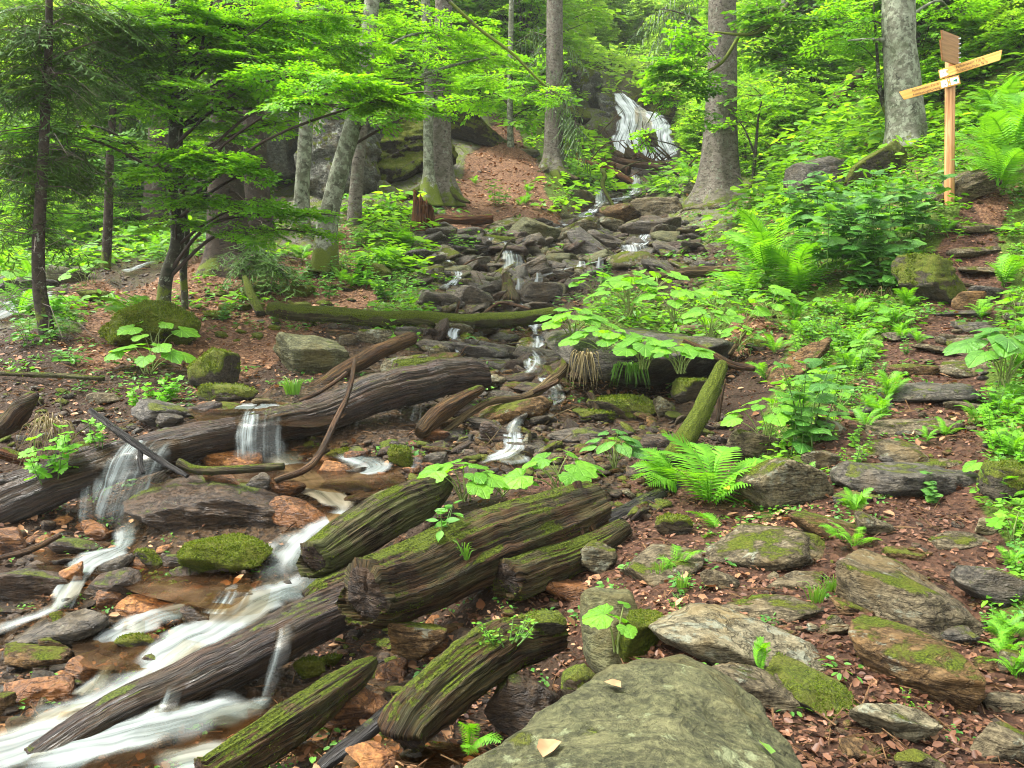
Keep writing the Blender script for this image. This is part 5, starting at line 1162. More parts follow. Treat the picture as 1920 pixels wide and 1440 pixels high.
    if mbL.n: tag(link('crown', mbL.mesh('crown', M[leaf], temps is SPN or temps is None, org), t), kind=None)
    return t
# trees one can tell apart, nearest first
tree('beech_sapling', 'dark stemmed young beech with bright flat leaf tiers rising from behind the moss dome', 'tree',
     [(306,572,26),(312,520,24),(332,455,24),(326,380,20),(318,310,18),(326,240,17),(322,160,16),(326,60,13),(326,0,12)], 'bbeechd', 12.6,
     [(330,60,0,110,55,60),(440,45,.3,120,50,75),(560,40,.5,130,45,75),(640,90,.8,80,40,30),(300,20,-.2,120,40,40),(370,110,0,130,30,50),(480,110,.2,120,32,48),(420,170,-.3,130,22,42),(300,190,-.4,80,25,22),
      (560,140,-.6,90,18,32),(660,165,-1.2,100,24,44),(720,185,-1.4,70,14,18),(590,195,-1.,110,12,22),(230,130,-.5,70,20,14),(100,248,-.6,110,12,26),(200,262,-.4,90,10,18),(40,238,-.8,50,10,10),
      (350,290,-.8,70,14,24),(410,300,-.8,60,18,22),(310,322,-.9,60,14,16),(470,320,-.6,50,12,10),(340,370,-.6,80,14,18),(450,385,-.4,110,14,24),(560,400,-.3,80,10,14),(330,420,-.5,70,10,12),(520,430,-.3,110,14,20),
      (400,240,.3,110,25,26),(520,230,.4,80,16,12),],
     'lbeech', SPN, .52, 3, .25, .05, fork=[[(322,242,12),(360,228,8),(420,205,7),(520,200,6),(620,172,5),(680,160,3)], [(322,190,8),(350,165,7),(372,110,6),(384,60,5),(398,0,4)], [(366,130,5),(420,95,4),(480,55,3),(530,20,2)], [(318,296,5),(260,292,4),(180,268,3),(90,250,2)]], seg=18)
tree('young_beech', 'second slim mossy stem close beside the young beech', 'tree', [(346,555,13),(344,500,14),(350,440,13),(342,380,11),(338,300,9),(340,220,7)], 'bbeechd', 12.9, seed=5, seg=12, up=0)
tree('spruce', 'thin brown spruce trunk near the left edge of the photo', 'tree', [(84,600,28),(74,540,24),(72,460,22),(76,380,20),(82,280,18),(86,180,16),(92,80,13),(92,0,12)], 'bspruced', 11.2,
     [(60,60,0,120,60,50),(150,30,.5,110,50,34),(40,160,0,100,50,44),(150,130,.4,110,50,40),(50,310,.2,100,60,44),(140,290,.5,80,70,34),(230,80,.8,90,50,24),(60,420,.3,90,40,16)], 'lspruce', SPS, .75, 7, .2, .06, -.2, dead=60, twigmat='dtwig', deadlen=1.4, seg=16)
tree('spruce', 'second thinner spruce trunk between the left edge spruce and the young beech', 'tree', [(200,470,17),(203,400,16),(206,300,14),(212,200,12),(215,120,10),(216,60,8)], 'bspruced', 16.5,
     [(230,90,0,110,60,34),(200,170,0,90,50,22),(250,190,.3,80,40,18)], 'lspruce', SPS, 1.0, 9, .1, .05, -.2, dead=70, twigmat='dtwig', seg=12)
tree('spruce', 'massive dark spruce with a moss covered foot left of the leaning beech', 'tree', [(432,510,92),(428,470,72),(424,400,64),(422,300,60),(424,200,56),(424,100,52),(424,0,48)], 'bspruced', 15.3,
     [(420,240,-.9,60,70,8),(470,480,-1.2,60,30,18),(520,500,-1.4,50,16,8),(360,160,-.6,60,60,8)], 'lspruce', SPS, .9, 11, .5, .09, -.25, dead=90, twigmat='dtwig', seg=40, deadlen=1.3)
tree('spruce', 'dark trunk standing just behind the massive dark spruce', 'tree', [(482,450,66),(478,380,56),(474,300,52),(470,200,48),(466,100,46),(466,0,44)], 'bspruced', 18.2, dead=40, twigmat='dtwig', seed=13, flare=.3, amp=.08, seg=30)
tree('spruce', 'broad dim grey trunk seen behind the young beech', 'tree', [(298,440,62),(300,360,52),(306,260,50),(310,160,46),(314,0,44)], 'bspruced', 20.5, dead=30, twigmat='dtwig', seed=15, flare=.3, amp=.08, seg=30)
tree('beech', 'leaning beech with lichen flecked bark right of the massive spruce', 'tree', [(610,472,44),(614,420,38),(624,370,34),(640,310,33),(660,240,32),(676,170,30),(688,90,29),(698,0,27)], 'bbeech', 15.6,
     [(760,150,.5,120,22,26),(800,200,.3,70,16,12),(700,60,.4,110,40,36),(640,130,.2,60,20,10),(820,60,1,110,40,34),(900,110,1.2,100,30,24),(720,210,-.2,60,12,12)], 'lbeech', SPN, .62, 17, .25, .05, ridge=False, seg=24)
tree('beech', 'straight grey green beech forking near the top left of the leaning beech', 'tree', [(566,430,34),(566,360,27),(570,300,26),(574,230,25),(575,180,26),(574,130,24)], 'bbeech', 18.6,
     [(560,60,0,80,40,24),(640,90,.4,80,30,20)], 'lbeech', SPN, .62, 19, .3, .04, fork=[[(574,140,20),(566,90,16),(562,40,14),(560,0,14)], [(576,140,18),(590,90,16),(598,40,15),(604,0,14)]], up=0, ridge=False, seg=20)
tree('young_beech', 'short grey trunk showing just right of the leaning beech', 'tree', [(664,415,26),(668,350,24),(674,280,22),(680,220,20),(688,120,18),(692,0,16)], 'bspruce', 19.2, seed=21, flare=.2, seg=18)
tree('spruce', 'larger right trunk of the twin trunks in front of the dark cliff', 'tree', [(832,362,48),(830,330,38),(828,260,34),(829,180,33),(831,90,31),(832,0,30)], 'bspruce', 22.2,
     [(850,110,0,80,50,20),(800,60,.2,80,50,18)], 'lbeech', SPM, .9, 23, .5, .07, seg=30, dead=24, twigmat='dtwig')
TWIN = tree('beech', 'slimmer left trunk of the twin trunks in front of the dark cliff', 'tree', [(806,360,32),(804,320,20),(803,240,18),(804,150,18),(800,60,17),(798,0,16)], 'bbeech', 21.8, [(780,120,0,80,50,18)], 'lbeech', SPM, .9, 25, .7, .05, seg=20, ridge=False)
for q in ([(800,350,14),(770,365,12),(745,385,7)], [(812,355,12),(800,378,10),(792,400,5)], [(842,352,14),(862,372,10),(880,380,4)]):
    log([(a, b, c * .6, 22 - i * .3) for i, (a, b, c) in enumerate(q)], 'wmoss', {0: 'long mossy root running left from the twin trunks', 1: 'short mossy root below the twin trunks', 2: 'mossy root running right from the twin trunks'}[[745, 792, 880].index(q[-1][0])], 'root', amp=.2, parent=TWIN)
tree('beech', 'slim beech stem in the leaf litter left of the shaggy spruce', 'tree', [(958,306,16),(957,260,12),(956,200,11),(957,120,10),(959,0,9)], 'bbeech', 29, [(960,140,0,90,60,34),(900,180,.5,60,40,16),(1010,200,0,60,40,16)], 'lbeech', SPM, 1.1, 27, .5, .04, seg=14, ridge=False)
SHAG = tree('spruce', 'shaggy spruce trunk with spreading roots beside the litter slope', 'tree', [(1036,322,46),(1037,290,34),(1038,230,32),(1040,150,31),(1040,60,29),(1040,0,28)], 'bspruce', 27.6,
     [(1070,110,0,40,50,8),(1070,200,-.3,30,40,8),(1080,240,-.4,24,30,6),(1000,60,0,50,40,6)], 'lsprucel', SPH, 1.2, 29, .55, .08, -.3, dead=40, twigmat='dtwig', seg=24)
for k, q in enumerate(([(1024,318,7),(1005,330,6),(985,342,4),(965,350,2)], [(1046,318,7),(1066,330,5),(1085,336,3)])):
    log([(a, b, c, 27.2 - i * .3) for i, (a, b, c) in enumerate(q)], 'wgrey', ['long root creeping left from the shaggy spruce', 'root creeping right from the shaggy spruce'][k], 'root', amp=.2, parent=SHAG)
tree('spruce', 'great pale grey spruce trunk flaring at its foot right of the waterfall', 'tree', [(1350,382,84),(1350,350,66),(1351,300,60),(1352,230,56),(1354,140,52),(1354,60,50),(1354,0,48)], 'bspruce', 23.6,
     [(1260,20,-1,70,40,10)], 'lsprucel', SPH, 1.1, 31, .6, .05, -.3, dead=60, twigmat='dtwig', seg=44, deadlen=2.4)
tree('beech', 'gnarled old beech with a burl near the top just left of the signpost', 'tree', [(1697,300,80),(1697,250,64),(1694,190,60),(1690,130,58),(1686,85,54),(1684,40,56),(1684,0,54)], 'bbeech', 17.2,
     [(1600,40,.5,70,40,16),(1780,20,1,90,30,14)], 'lbeech', SPN, .7, 33, .35, .11, seg=44, ridge=False, fork=[[(1660,75,8),(1620,74,5),(1590,76,3)]])
tree('beech', 'left stem of two slim grey stems on the bright green slope', 'tree', [(1474,236,14),(1470,190,12),(1465,130,11),(1462,60,9)], 'bbeech', 30, seed=35, seg=12, up=0)
tree('beech', 'right stem of two slim grey stems on the bright green slope', 'tree', [(1490,240,15),(1484,190,12),(1475,120,11),(1470,40,9),(1468,0,9)], 'bbeech', 29.5, [(1500,60,0,90,50,30),(1440,90,0,70,50,22),(1560,100,0,70,40,18)], 'lfar', SPM, 1.2, seed=37, seg=12)
tree('beech_sapling', 'thin branching sapling leaning left of the gnarled old beech', 'tree', [(1664,212,12),(1655,190,9),(1648,150,7),(1644,90,5),(1640,30,4),(1638,0,3)], 'bbeechd', 17.6, [(1600,80,0,60,30,12),(1620,160,0,50,20,8)], 'lbeech', SPN, .55, seed=39, seg=10, fork=[[(1655,190,6),(1662,140,5),(1655,90,3)]])
tree('beech_sapling', 'thin bare sapling right of the great pale spruce', 'tree', [(1412,335,6),(1416,290,6),(1422,220,4),(1428,190,3)], 'bbeechd', 23, [(1430,180,0,50,30,10),(1400,230,0,30,20,5)], 'lbeech', SPM, .8, seed=41, seg=8, fork=[[(1415,290,4),(1400,250,3),(1385,225,2)]], up=0)
# branches hanging into the view from trees outside the frame
tree('leafy_bough', 'bright leafy branch hanging in front of the right side of the waterfall', 'branch', [(1420,10,7),(1390,60,7),(1350,120,6),(1290,150,4),(1240,190,3),(1215,230,2)], 'bbeechd', 20, [(1295,140,0,50,36,44),(1255,125,0,34,24,18),(1262,175,-.2,30,20,14),(1210,245,-.3,10,24,5),(1305,220,0,24,20,8),(1300,70,0,40,30,16)], 'lbeech', SPM, .62, seed=43, seg=8, sink=0, up=0)
tree('overhanging_bough', 'long thin arching branch crossing the top centre of the photo', 'branch', [(840,0,6),(900,55,6),(960,100,5),(1010,150,4),(1060,190,2)], 'bbeechd', 15, [(1000,170,0,80,16,16),(920,140,0,60,14,10),(880,190,0,50,10,6)], 'lbeech', SPN, .5, seed=45, seg=8, sink=0, up=0)
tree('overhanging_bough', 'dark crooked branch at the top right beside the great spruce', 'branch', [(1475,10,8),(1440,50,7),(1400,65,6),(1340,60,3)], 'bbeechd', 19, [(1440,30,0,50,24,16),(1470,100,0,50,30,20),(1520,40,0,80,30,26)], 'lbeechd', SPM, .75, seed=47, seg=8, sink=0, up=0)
tree('spruce_bough', 'dark drooping spruce branch in the upper left above the thin trunks', 'branch', [(120,0,6),(180,50,6),(240,90,5),(290,130,3)], 'bspruced', 12, [(230,60,0,80,50,30),(270,120,0,40,20,10)], 'lspruce', SPS, .8, seed=49, seg=8, sink=0, up=0, droop=-.3)

# ------------------------------------------------------------ background wood: copies of a few crowns
def bush_mesh(seed, h, w, n, temps, mat, L, low=0.1):
    r = np.random.default_rng(seed); mb = MB(); T = MB()
    u = unit(r.normal(size=(n, 3))) * (r.random((n, 1)) ** .33); z = (u[:, 2] + 1) / 2; z = low + (1 - low) * z
    lay = max(4, int(h / .45)); z = (np.round(z * lay) + r.normal(size=n) * .15) / lay
    cl = r.integers(9, size=n); ca = np.arange(9) * 2.4; p = np.stack([u[:, 0] * w * .75 + np.cos(ca[cl]) * w * .35, u[:, 1] * w * .75 + np.sin(ca[cl]) * w * .35, z * h], 1)
    D = unit(p * [1, 1, 0] + r.normal(size=(n, 3)) * .5 * w * .4 * [1, 1, .2]); D[:, 2] -= .08; ll = L * r.uniform(.6, 1.25, n)
    foliage(mb, T, p - D * ll[:, None] * .5, D, ll, temps, r=r, tilt=.3)
    for i in range(0, n, 6): tube_mb(T, [[0, 0, max(0, p[i, 2] * .55 - .2)], p[i] * [.5, .5, 0] + [0, 0, p[i, 2] * .85], p[i]], [.02, .012, .004], 4, 0, cap=False)
    return mb.mesh('crown', M[mat], False), T.mesh('twig', M['twig'], True)
def cone_mesh(seed, h, w, n, mat, L):
    r = np.random.default_rng(seed); mb = MB(); z = r.random(n) ** .8; z = np.round(z * 16) / 16 + r.normal(size=n) * .008; a = r.random(n) * 6.283; rr = w * (1 - z * .9) * r.uniform(.25, 1, n)
    p = np.stack([np.cos(a) * rr, np.sin(a) * rr, .08 * h + z * h * .92 - rr * .25], 1); D = np.stack([np.cos(a), np.sin(a), np.full(n, -.35)], 1)
    foliage(mb, None, p - D * L * .4, D, L * (1.15 - z * .6), SPH, r=r); return mb.mesh('crown', M[mat], False), None
def trunk_mesh(h, r0, bark, seed):
    mb = MB(); r = np.random.default_rng(seed); q = np.array([[0, 0, -.6], [0, 0, 0], [r.normal() * .1, 0, h * .3], [r.normal() * .2, r.normal() * .2, h * .65], [r.normal() * .3, r.normal() * .3, h]])
    tube_mb(mb, spline(q, 5), np.linspace(r0, r0 * .3, 21), 12, .08, 8, 1, True, seed, .3); return mb.mesh('trunk', M[bark])
PROTO = {
 'bush': [bush_mesh(201, 2.2, 1.5, 130, SPM, 'lfar', .75), bush_mesh(202, 2.6, 1.3, 130, SPM, 'lfar', .8), bush_mesh(203, 1.8, 1.6, 120, SPM, 'lbeech', .75)],
 'young': [bush_mesh(204, 6, 2.6, 300, SPM, 'lfar', 1.2, .2), bush_mesh(205, 7, 2.4, 300, SPM, 'lfar', 1.2, .15)],
 'pale': [bush_mesh(212, 6, 3.2, 320, SPM, 'lfarb', 1.3, .03), bush_mesh(213, 8, 3.4, 360, SPM, 'lfarb', 1.4, .03)],
 'tall': [bush_mesh(206, 15, 4.5, 620, SPM, 'lfarb', 2.0, .2), bush_mesh(207, 17, 4.0, 620, SPM, 'lfar', 2.0, .12)],
 'spruce': [cone_mesh(208, 20, 3.4, 520, 'lsprucel', 2.4), cone_mesh(209, 17, 3.0, 460, 'lspruce', 2.2)],
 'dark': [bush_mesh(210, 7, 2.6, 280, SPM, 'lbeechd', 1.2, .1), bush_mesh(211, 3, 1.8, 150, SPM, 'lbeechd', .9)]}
TRK = {'young': trunk_mesh(5, .07, 'bbeech', 1), 'tall': trunk_mesh(15, .17, 'bbeech', 2), 'spruce': trunk_mesh(19, .26, 'bspruce', 3), 'dark': trunk_mesh(5, .08, 'bbeechd', 4)}
ORD = ['leftmost'] + [w + ' from the left' for w in 'second third fourth fifth sixth seventh eighth ninth tenth eleventh twelfth thirteenth fourteenth fifteenth sixteenth seventeenth eighteenth nineteenth twentieth'.split()] + [w + ' from the left' for w in ('twenty-' + v for v in 'first second third fourth fifth sixth seventh eighth ninth'.split())] + [w + ' from the left' for w in ['thirtieth'] + ['thirty-' + v for v in 'first second third fourth fifth'.split()]]
def standing(kind, v, px, py, d, s, label, group=None, name=None):
    w = P(px, py, d); w[2] = float(H(w[0], w[1])); nm = name or {'bush': 'beech_bush', 'pale': 'thicket', 'young': 'young_tree', 'tall': 'beech', 'spruce': 'spruce', 'dark': 'young_tree'}[kind]
    t = empty(nm, w); tag(t, label, 'bush' if kind in ('bush', 'pale') else 'tree', group); t.scale = (s, s, s); t.rotation_euler = (0, 0, _r.random() * 6.28)
    cr, tw = PROTO[kind][v % len(PROTO[kind])]; link('crown', cr, t)
    if tw: tag(link('twig', tw, t), kind='stuff')
    if kind in TRK: link('trunk', TRK[kind], t)
    return t
_r = np.random.default_rng(9)
SET = [('tall', (1060, 1420), (90, 115), 9, (.9, 1.3), 'one of the palest trees over the waterfall', 'palest trees over the waterfall'),
 ('pale', (1050, 1340), (47, 66), 16, (.3, .6), 'one of the pale thickets above the waterfall', 'pale thickets above the waterfall'),
 ('pale', (-100, 560), (27, 42), 20, (.7, 1.1), 'one of the pale thickets behind the left trunks', 'pale thickets behind the left trunks'),
 ('pale', (640, 1000), (42, 56), 12, (.8, 1.3), 'one of the pale thickets high behind the cliff', 'pale thickets high behind the cliff'),
   # kind, x range, distance range, count, scale, label, group
 ('tall', (560, 1060), (62, 90), 14, (.9, 1.4), 'one of the pale trees closing the ravine', 'pale trees at the head of the ravine'),
 ('tall', (-100, 700), (34, 70), 22, (.8, 1.2), 'one of the leafy trees deep in the wood on the left', 'leafy trees in the left background'),
 ('spruce', (-100, 620), (30, 60), 10, (.9, 1.3), 'one of the dark spruces deep in the wood on the left', 'spruces in the left background'),
 ('spruce', (900, 1120), (60, 80), 4, (.8, 1.2), 'one of the hazy spruces above the waterfall', 'spruces above the waterfall'),
 ('tall', (1380, 2000), (46, 75), 12, (.8, 1.2), 'one of the leafy trees high on the right slope', 'leafy trees high on the right slope'),
 ('young', (640, 1000), (36, 50), 12, (.7, 1.2), 'one of the young beeches behind the cliff', 'young beeches behind the cliff'),
 ('young', (1330, 1680), (36, 50), 12, (.5, .9), 'one of the young beeches behind the great spruce', 'young beeches on the right slope'),
 ('young', (-80, 560), (22, 34), 14, (.6, 1.0), 'one of the young beeches between left trunks', 'young beeches between the left trunks'),
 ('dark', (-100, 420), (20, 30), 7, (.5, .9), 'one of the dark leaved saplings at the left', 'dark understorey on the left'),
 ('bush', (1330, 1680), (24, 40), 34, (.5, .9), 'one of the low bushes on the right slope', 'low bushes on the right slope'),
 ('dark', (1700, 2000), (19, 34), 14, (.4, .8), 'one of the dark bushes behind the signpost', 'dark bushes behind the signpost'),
 ('bush', (1700, 2000), (17, 28), 16, (.3, .55), 'one of the low bushes growing uphill of the signpost', 'low bushes uphill of the signpost'),
 ('bush', (860, 1020), (32, 46), 10, (.4, .7), 'one of the bushes left of the waterfall', 'low bushes left of the waterfall'),
 ('bush', (1285, 1335), (30, 38), 5, (.4, .6), 'one of the bright bushes right of the waterfall', 'bright bushes right of the waterfall'),
 ('young', (1060, 1330), (58, 75), 8, (.7, 1.0), 'one of the pale young trees above the waterfall', 'pale young trees above the waterfall'),
 ('bush', (-80, 480), (19, 32), 20, (.35, .6), 'one of the low bushes on the left forest floor', 'low bushes on the left forest floor')]
for kind, (x0, x1), (d0, d1), n, (s0, s1), lab, grp in SET:
    for k, x in enumerate(sorted(_r.uniform(x0, x1, n))): standing(kind, int(_r.integers(9)), x, 300, _r.uniform(d0, d1), _r.uniform(s0, s1), (ORD[k] + ' ' + lab.replace('one of', 'of')) if n <= 40 else lab, grp)
# bare far trunks
for k, (px, d, w, lean) in enumerate(sorted([(885,44,.34,2),(905,52,.3,-3),(1130,62,.22,0),(1160,66,.22,2),(1200,70,.22,-1),(1102,58,.3,3),(760,40,.4,0),(710,46,.3,3),(520,34,.4,0),(240,32,.35,-2),(140,36,.4,2),(20,30,.35,0),(390,38,.35,3),(1560,38,.3,2),(1420,42,.3,-2),(1610,44,.35,0),(1820,30,.25,4),(620,40,.35,-2),(1255,60,.3,1),(1080,52,.3,-2)])):
    w3 = P(px, 300, d); w3[2] = float(H(w3[0], w3[1])); mb = MB(); q = np.array([[0,0,-.5],[lean*.05,0,4],[lean*.12,0,9],[lean*.2,0,17]])
    tube_mb(mb, spline(q, 5), np.linspace(w/2, w*.3, 16), 10, .08, 8, 1, True, k); o = link('far_tree', mb.mesh('trunk', M['bspruce' if k % 3 else 'bbeech'])); o.location = Vector(w3)
    tag(o, ORD[k] + ' of the slim grey trunks far back', 'tree', 'slim far trunks')

# knotty burl on the gnarled beech

# ------------------------------------------------------------ undergrowth nobody could count
def clump_t(seed, n=12, leaf=.34, h=.5):
    r = np.random.default_rng(seed); a = r.random(n) * 6.283; q = r.random(n) ** .6 * .6; p = np.stack([np.cos(a) * q, np.sin(a) * q, h * (1 - q * .7) * r.uniform(.35, 1, n)], 1)
    D = unit(np.stack([np.cos(a + r.normal(size=n) * .5), np.sin(a + r.normal(size=n) * .5), r.normal(size=n) * .22 - .1], 1)); Nn = unit(np.stack([r.normal(size=n) * .3, r.normal(size=n) * .3 - .12, np.ones(n)], 1)); Y = unit(np.cross(Nn, D)); Z = np.cross(D, Y)
    V, F, R = stamp(LV, LF, p, D, Y, Z, leaf * r.uniform(.6, 1.2, n), rs=r.random(n)); return V, F, R
CL = [clump_t(s) for s in range(6)]
def cover(nm, mat, want, n, size, y0=3, y1=45, cond=None, seed=3, jit=.3, temps=CL):
    r = np.random.default_rng(seed); p = scatter(n, y0, y1, want, r=r, jitter=jit)
    if cond is not None: p = p[cond(p)]
    a = r.random(len(p)) * 6.283; X = np.stack([np.cos(a), np.sin(a), a * 0], 1); Y = np.stack([-np.sin(a), np.cos(a), a * 0], 1); Z = np.tile([0, 0, 1.], (len(p), 1)); mb = MB()
    s = size * r.uniform(.6, 1.4, len(p)) * np.clip(p[:, 1] / 10, .55, 2.6); c = r.integers(len(temps), size=len(p))
    for k, (tv, tf, tr) in enumerate(temps):
        m = c == k
        if m.any(): V, F, R = stamp(tv, tf, p[m], X[m], Y[m], Z[m], s[m], trnd=tr); mb.add(V, F, None, R)
    tag(link(nm, mb.mesh(nm, M[mat], False)), kind='stuff')
cover('undergrowth', 'lcover', (-.2, -.6, -.8, -.6, 1., -.1), 9500, .26, 4, 45, seed=3)
cover('undergrowth_far', 'lfar', (-.3, -1, -1, -.8, 1., -.1), 4200, .34, 16, 60, seed=4)
cover('undergrowth_ravine', 'lfarb', (1, 1, 1, 1, 1, 1), 5000, .40, 41, 95, cond=lambda q: np.abs(q[:, 0] / q[:, 1] - .14) < .16, seed=8)
cover('small_herbs', 'lherb', (.12, .05, .05, .02, .8, .3), 8000, .17, 2.6, 22, seed=5)

# ------------------------------------------------------------ plants
def frond_mesh(seed, npair=22, w=.24, arch=.32):
    r = np.random.default_rng(seed); V = []; F = []; n0 = 0
    def axis(t): return np.array([t, 0, arch * math.sin(t * 2.2) - .30 * arch * t * t * 2])
    for i in range(npair):
        t = .14 + .85 * i / npair; b = axis(t); l = w * math.sin(math.pi * (.16 + .80 * (i + 1) / (npair + 1))) ** .75 * 1.05
        for sd in (1, -1):
            a = math.radians(62 - 12 * t) * sd; d = np.array([math.cos(a), math.sin(a), -.18 + r.normal() * .06]); s = np.array([-d[1], d[0], 0]) * sd
            wd = .85 / npair * .62; K = 5; prev = None
            for k in range(K + 1):
                f = k / K; c = b + d * l * f - np.array([0, 0, .10 * l * f * f]); ww = wd * (1 - f) ** .7 * (1.15 if k % 2 == 0 else .62) + .001
                V += [c + s * ww * .9, c - s * ww * .9]
                if k: F.append([n0 + 2*k - 2, n0 + 2*k, n0 + 2*k + 1, n0 + 2*k - 1])
            n0 += 2 * (K + 1)
    mb = MB(); V = np.array(V); mb.add(V, np.array(F), None, np.repeat(r.random(len(V) // 12), 12))
    tube_mb(mb, [axis(t) for t in np.linspace(0, 1, 8)], np.linspace(.007, .0015, 8), 4, 0, cap=False); return mb.mesh('frond', M['lfern'], False)
FR = [frond_mesh(s, 22, .22 + .03 * s, .28 + .06 * s) for s in range(3)]
def leaf_round(seed, heart=.35, teeth=11, cup=.10):
    r = np.random.default_rng(seed); n = 26; th = np.linspace(-math.pi, math.pi, n, endpoint=False)
    rad = .5 * (1 + .07 * np.cos(teeth * th + r.random() * 6) + .05 * np.cos(3 * th + r.random())); notch = np.exp(-((np.abs(th) - math.pi) / .33) ** 2); rad *= 1 - heart * 1.9 * notch
    tip = 1 + .22 * np.exp(-(th / .3) ** 2) * (heart > .2); rad *= tip
    x, y = np.cos(th) * rad + .12, np.sin(th) * rad; z = cup * (np.cos(th * 4 + r.random() * 6) * .35 - 1.0) * (rad * 2) ** 2 * .6
    V = [[0, 0, 0]] + [[a * .5, b * .5, c * .2 + .015 * math.cos(5 * t)] for a, b, c, t in zip(x, y, z, th)] + [[a, b, c] for a, b, c in zip(x, y, z)]
    i = np.arange(n); j = (i + 1) % n
    return np.array(V), [np.stack([i + 1, j + 1, j * 0], 1), np.stack([i + 1, i + 1 + n, j + 1 + n, j + 1], 1)]
def leaf_heart(seed):
    V, F = leaf_round(seed, .38, 0, .16); V[:, 0] *= 1.15; V[:, 1] *= .85; return V, F
def leaf_oval(seed):
    r = np.random.default_rng(seed); V = []; n = 7
    for k in range(n):
        t = k / (n - 1); w = .24 * math.sin(math.pi * t ** .8) + .004; z = -.14 * t * t + .02
        V += [[t, w, z + .05], [t, 0, z], [t, -w, z + .05]]
    i = np.arange(n - 1) * 3; return np.array(V), [np.concatenate([np.stack([i, i+1, i+4, i+3], 1), np.stack([i+1, i+2, i+5, i+4], 1)])]
def leaf_lobed(seed):
    r = np.random.default_rng(seed); n = 30; th = np.linspace(-math.pi, math.pi, n, endpoint=False); rad = .5 * (.62 + .38 * np.abs(np.cos(2.5 * th))) * (1 + .08 * np.cos(15 * th)); rad *= 1 - .5 * np.exp(-((np.abs(th) - math.pi) / .4) ** 2)
    V = [[0, 0, 0]] + [[math.cos(t) * q + .1, math.sin(t) * q, -.12 * q + .02 * math.cos(5 * t)] for t, q in zip(th, rad)]; i = np.arange(n); j = (i + 1) % n; return np.array(V), [np.stack([i + 1, j + 1, j * 0], 1)]
LM = {}
for nm, fn, mat in (('butter', leaf_round, 'lbutter2'), ('heart', leaf_heart, 'lheart'), ('oval', leaf_oval, 'lherb'), ('lobed', leaf_lobed, 'lbutter')):
    LM[nm] = []
    for s in range(4):
        V, F = fn(300 + s); LM[nm].append(mesh('leaf', V, F, M[mat], nm != 'lobed', rnd=np.full(len(V), .15 + .23 * s)))
def mat4(p, X, Y, Z, s):
    m = np.eye(4); m[:3, 0] = X * s; m[:3, 1] = Y * s; m[:3, 2] = Z * s; m[:3, 3] = p; return Matrix(m.tolist())
_ps = [600]
def bigleaf(px, py, spread, height, n, size, label, kind='butter', name='butterbur', d=None, tilt=.35, cat='plant', low=.35, group=None):
    """px, py: foot of the plant; spread, height and leaf size in px"""
    _ps[0] += 1; r = np.random.default_rng(_ps[0]); b = G(px, py) if d is None else P(px, py, d); k = b[1] / FPX
    t = empty(name, b); tag(t, label, cat, group); mb = MB()
    for i in range(n):
        a = i * 2.4 + r.random(); q = math.sqrt((i + .5) / n); x = np.array([math.cos(a) * q * spread / 2 * k, math.sin(a) * q * spread / 2 * k * .8, height * k * (low + (1 - low) * (1 - q * q * .75) * r.uniform(.75, 1.05))])
        D = unit(np.array([math.cos(a), math.sin(a), -.15 - .25 * q + r.normal() * .1])); Nn = unit(np.array([math.cos(a) * tilt * q + r.normal() * .15, math.sin(a) * tilt * q - .25 + r.normal() * .15, 1.])); Y = unit(np.cross(Nn, D)); Z = np.cross(D, Y)
        s = size * k * r.uniform(.5, 1.25); link('leaf', LM[kind][r.integers(4)], t, mat4(x, D, Y, Z, s))
        g = np.array([r.normal() * .04 * spread * k, r.normal() * .04 * spread * k, -.02]); mid = (g + x) / 2 + np.array([x[0], x[1], 0]) * -.12 + [0, 0, .1 * height * k]
        tube_mb(mb, spline([g, mid, x], 4), np.linspace(.0035, .002, 9) * (1 + size * k * 3), 5, 0, cap=False)
    link('stem', mb.mesh('stem', M['petiole'], True), t); return t
def fern(px, py, length, n, label, d=None, up=(20, 55), az=None, name='fern', group=None):
    _ps[0] += 1; r = np.random.default_rng(_ps[0]); b = G(px, py) if d is None else P(px, py, d); k = b[1] / FPX; t = empty(name, b); tag(t, label, 'fern', group)
    for i in range(n):
        a = math.radians((az[0] + (az[1] - az[0]) * (i + .5) / n) if az else 360 * i / n + r.uniform(-15, 15)); e = math.radians(r.uniform(*up))
        D = np.array([math.cos(a) * math.cos(e), -math.sin(a) * math.cos(e) * (1 if az else 1), math.sin(e)]); Y = unit(np.cross([0, 0, 1.], D)); Z = np.cross(D, Y); ro = r.normal() * .25; Y2 = Y * math.cos(ro) + Z * math.sin(ro); Z2 = np.cross(D, Y2)
        link('frond', FR[r.integers(3)], t, mat4(np.array([0, 0, .01]) + r.normal(size=3) * .01, D, Y2, Z2, length * k * r.uniform(.75, 1.15)))
    return t
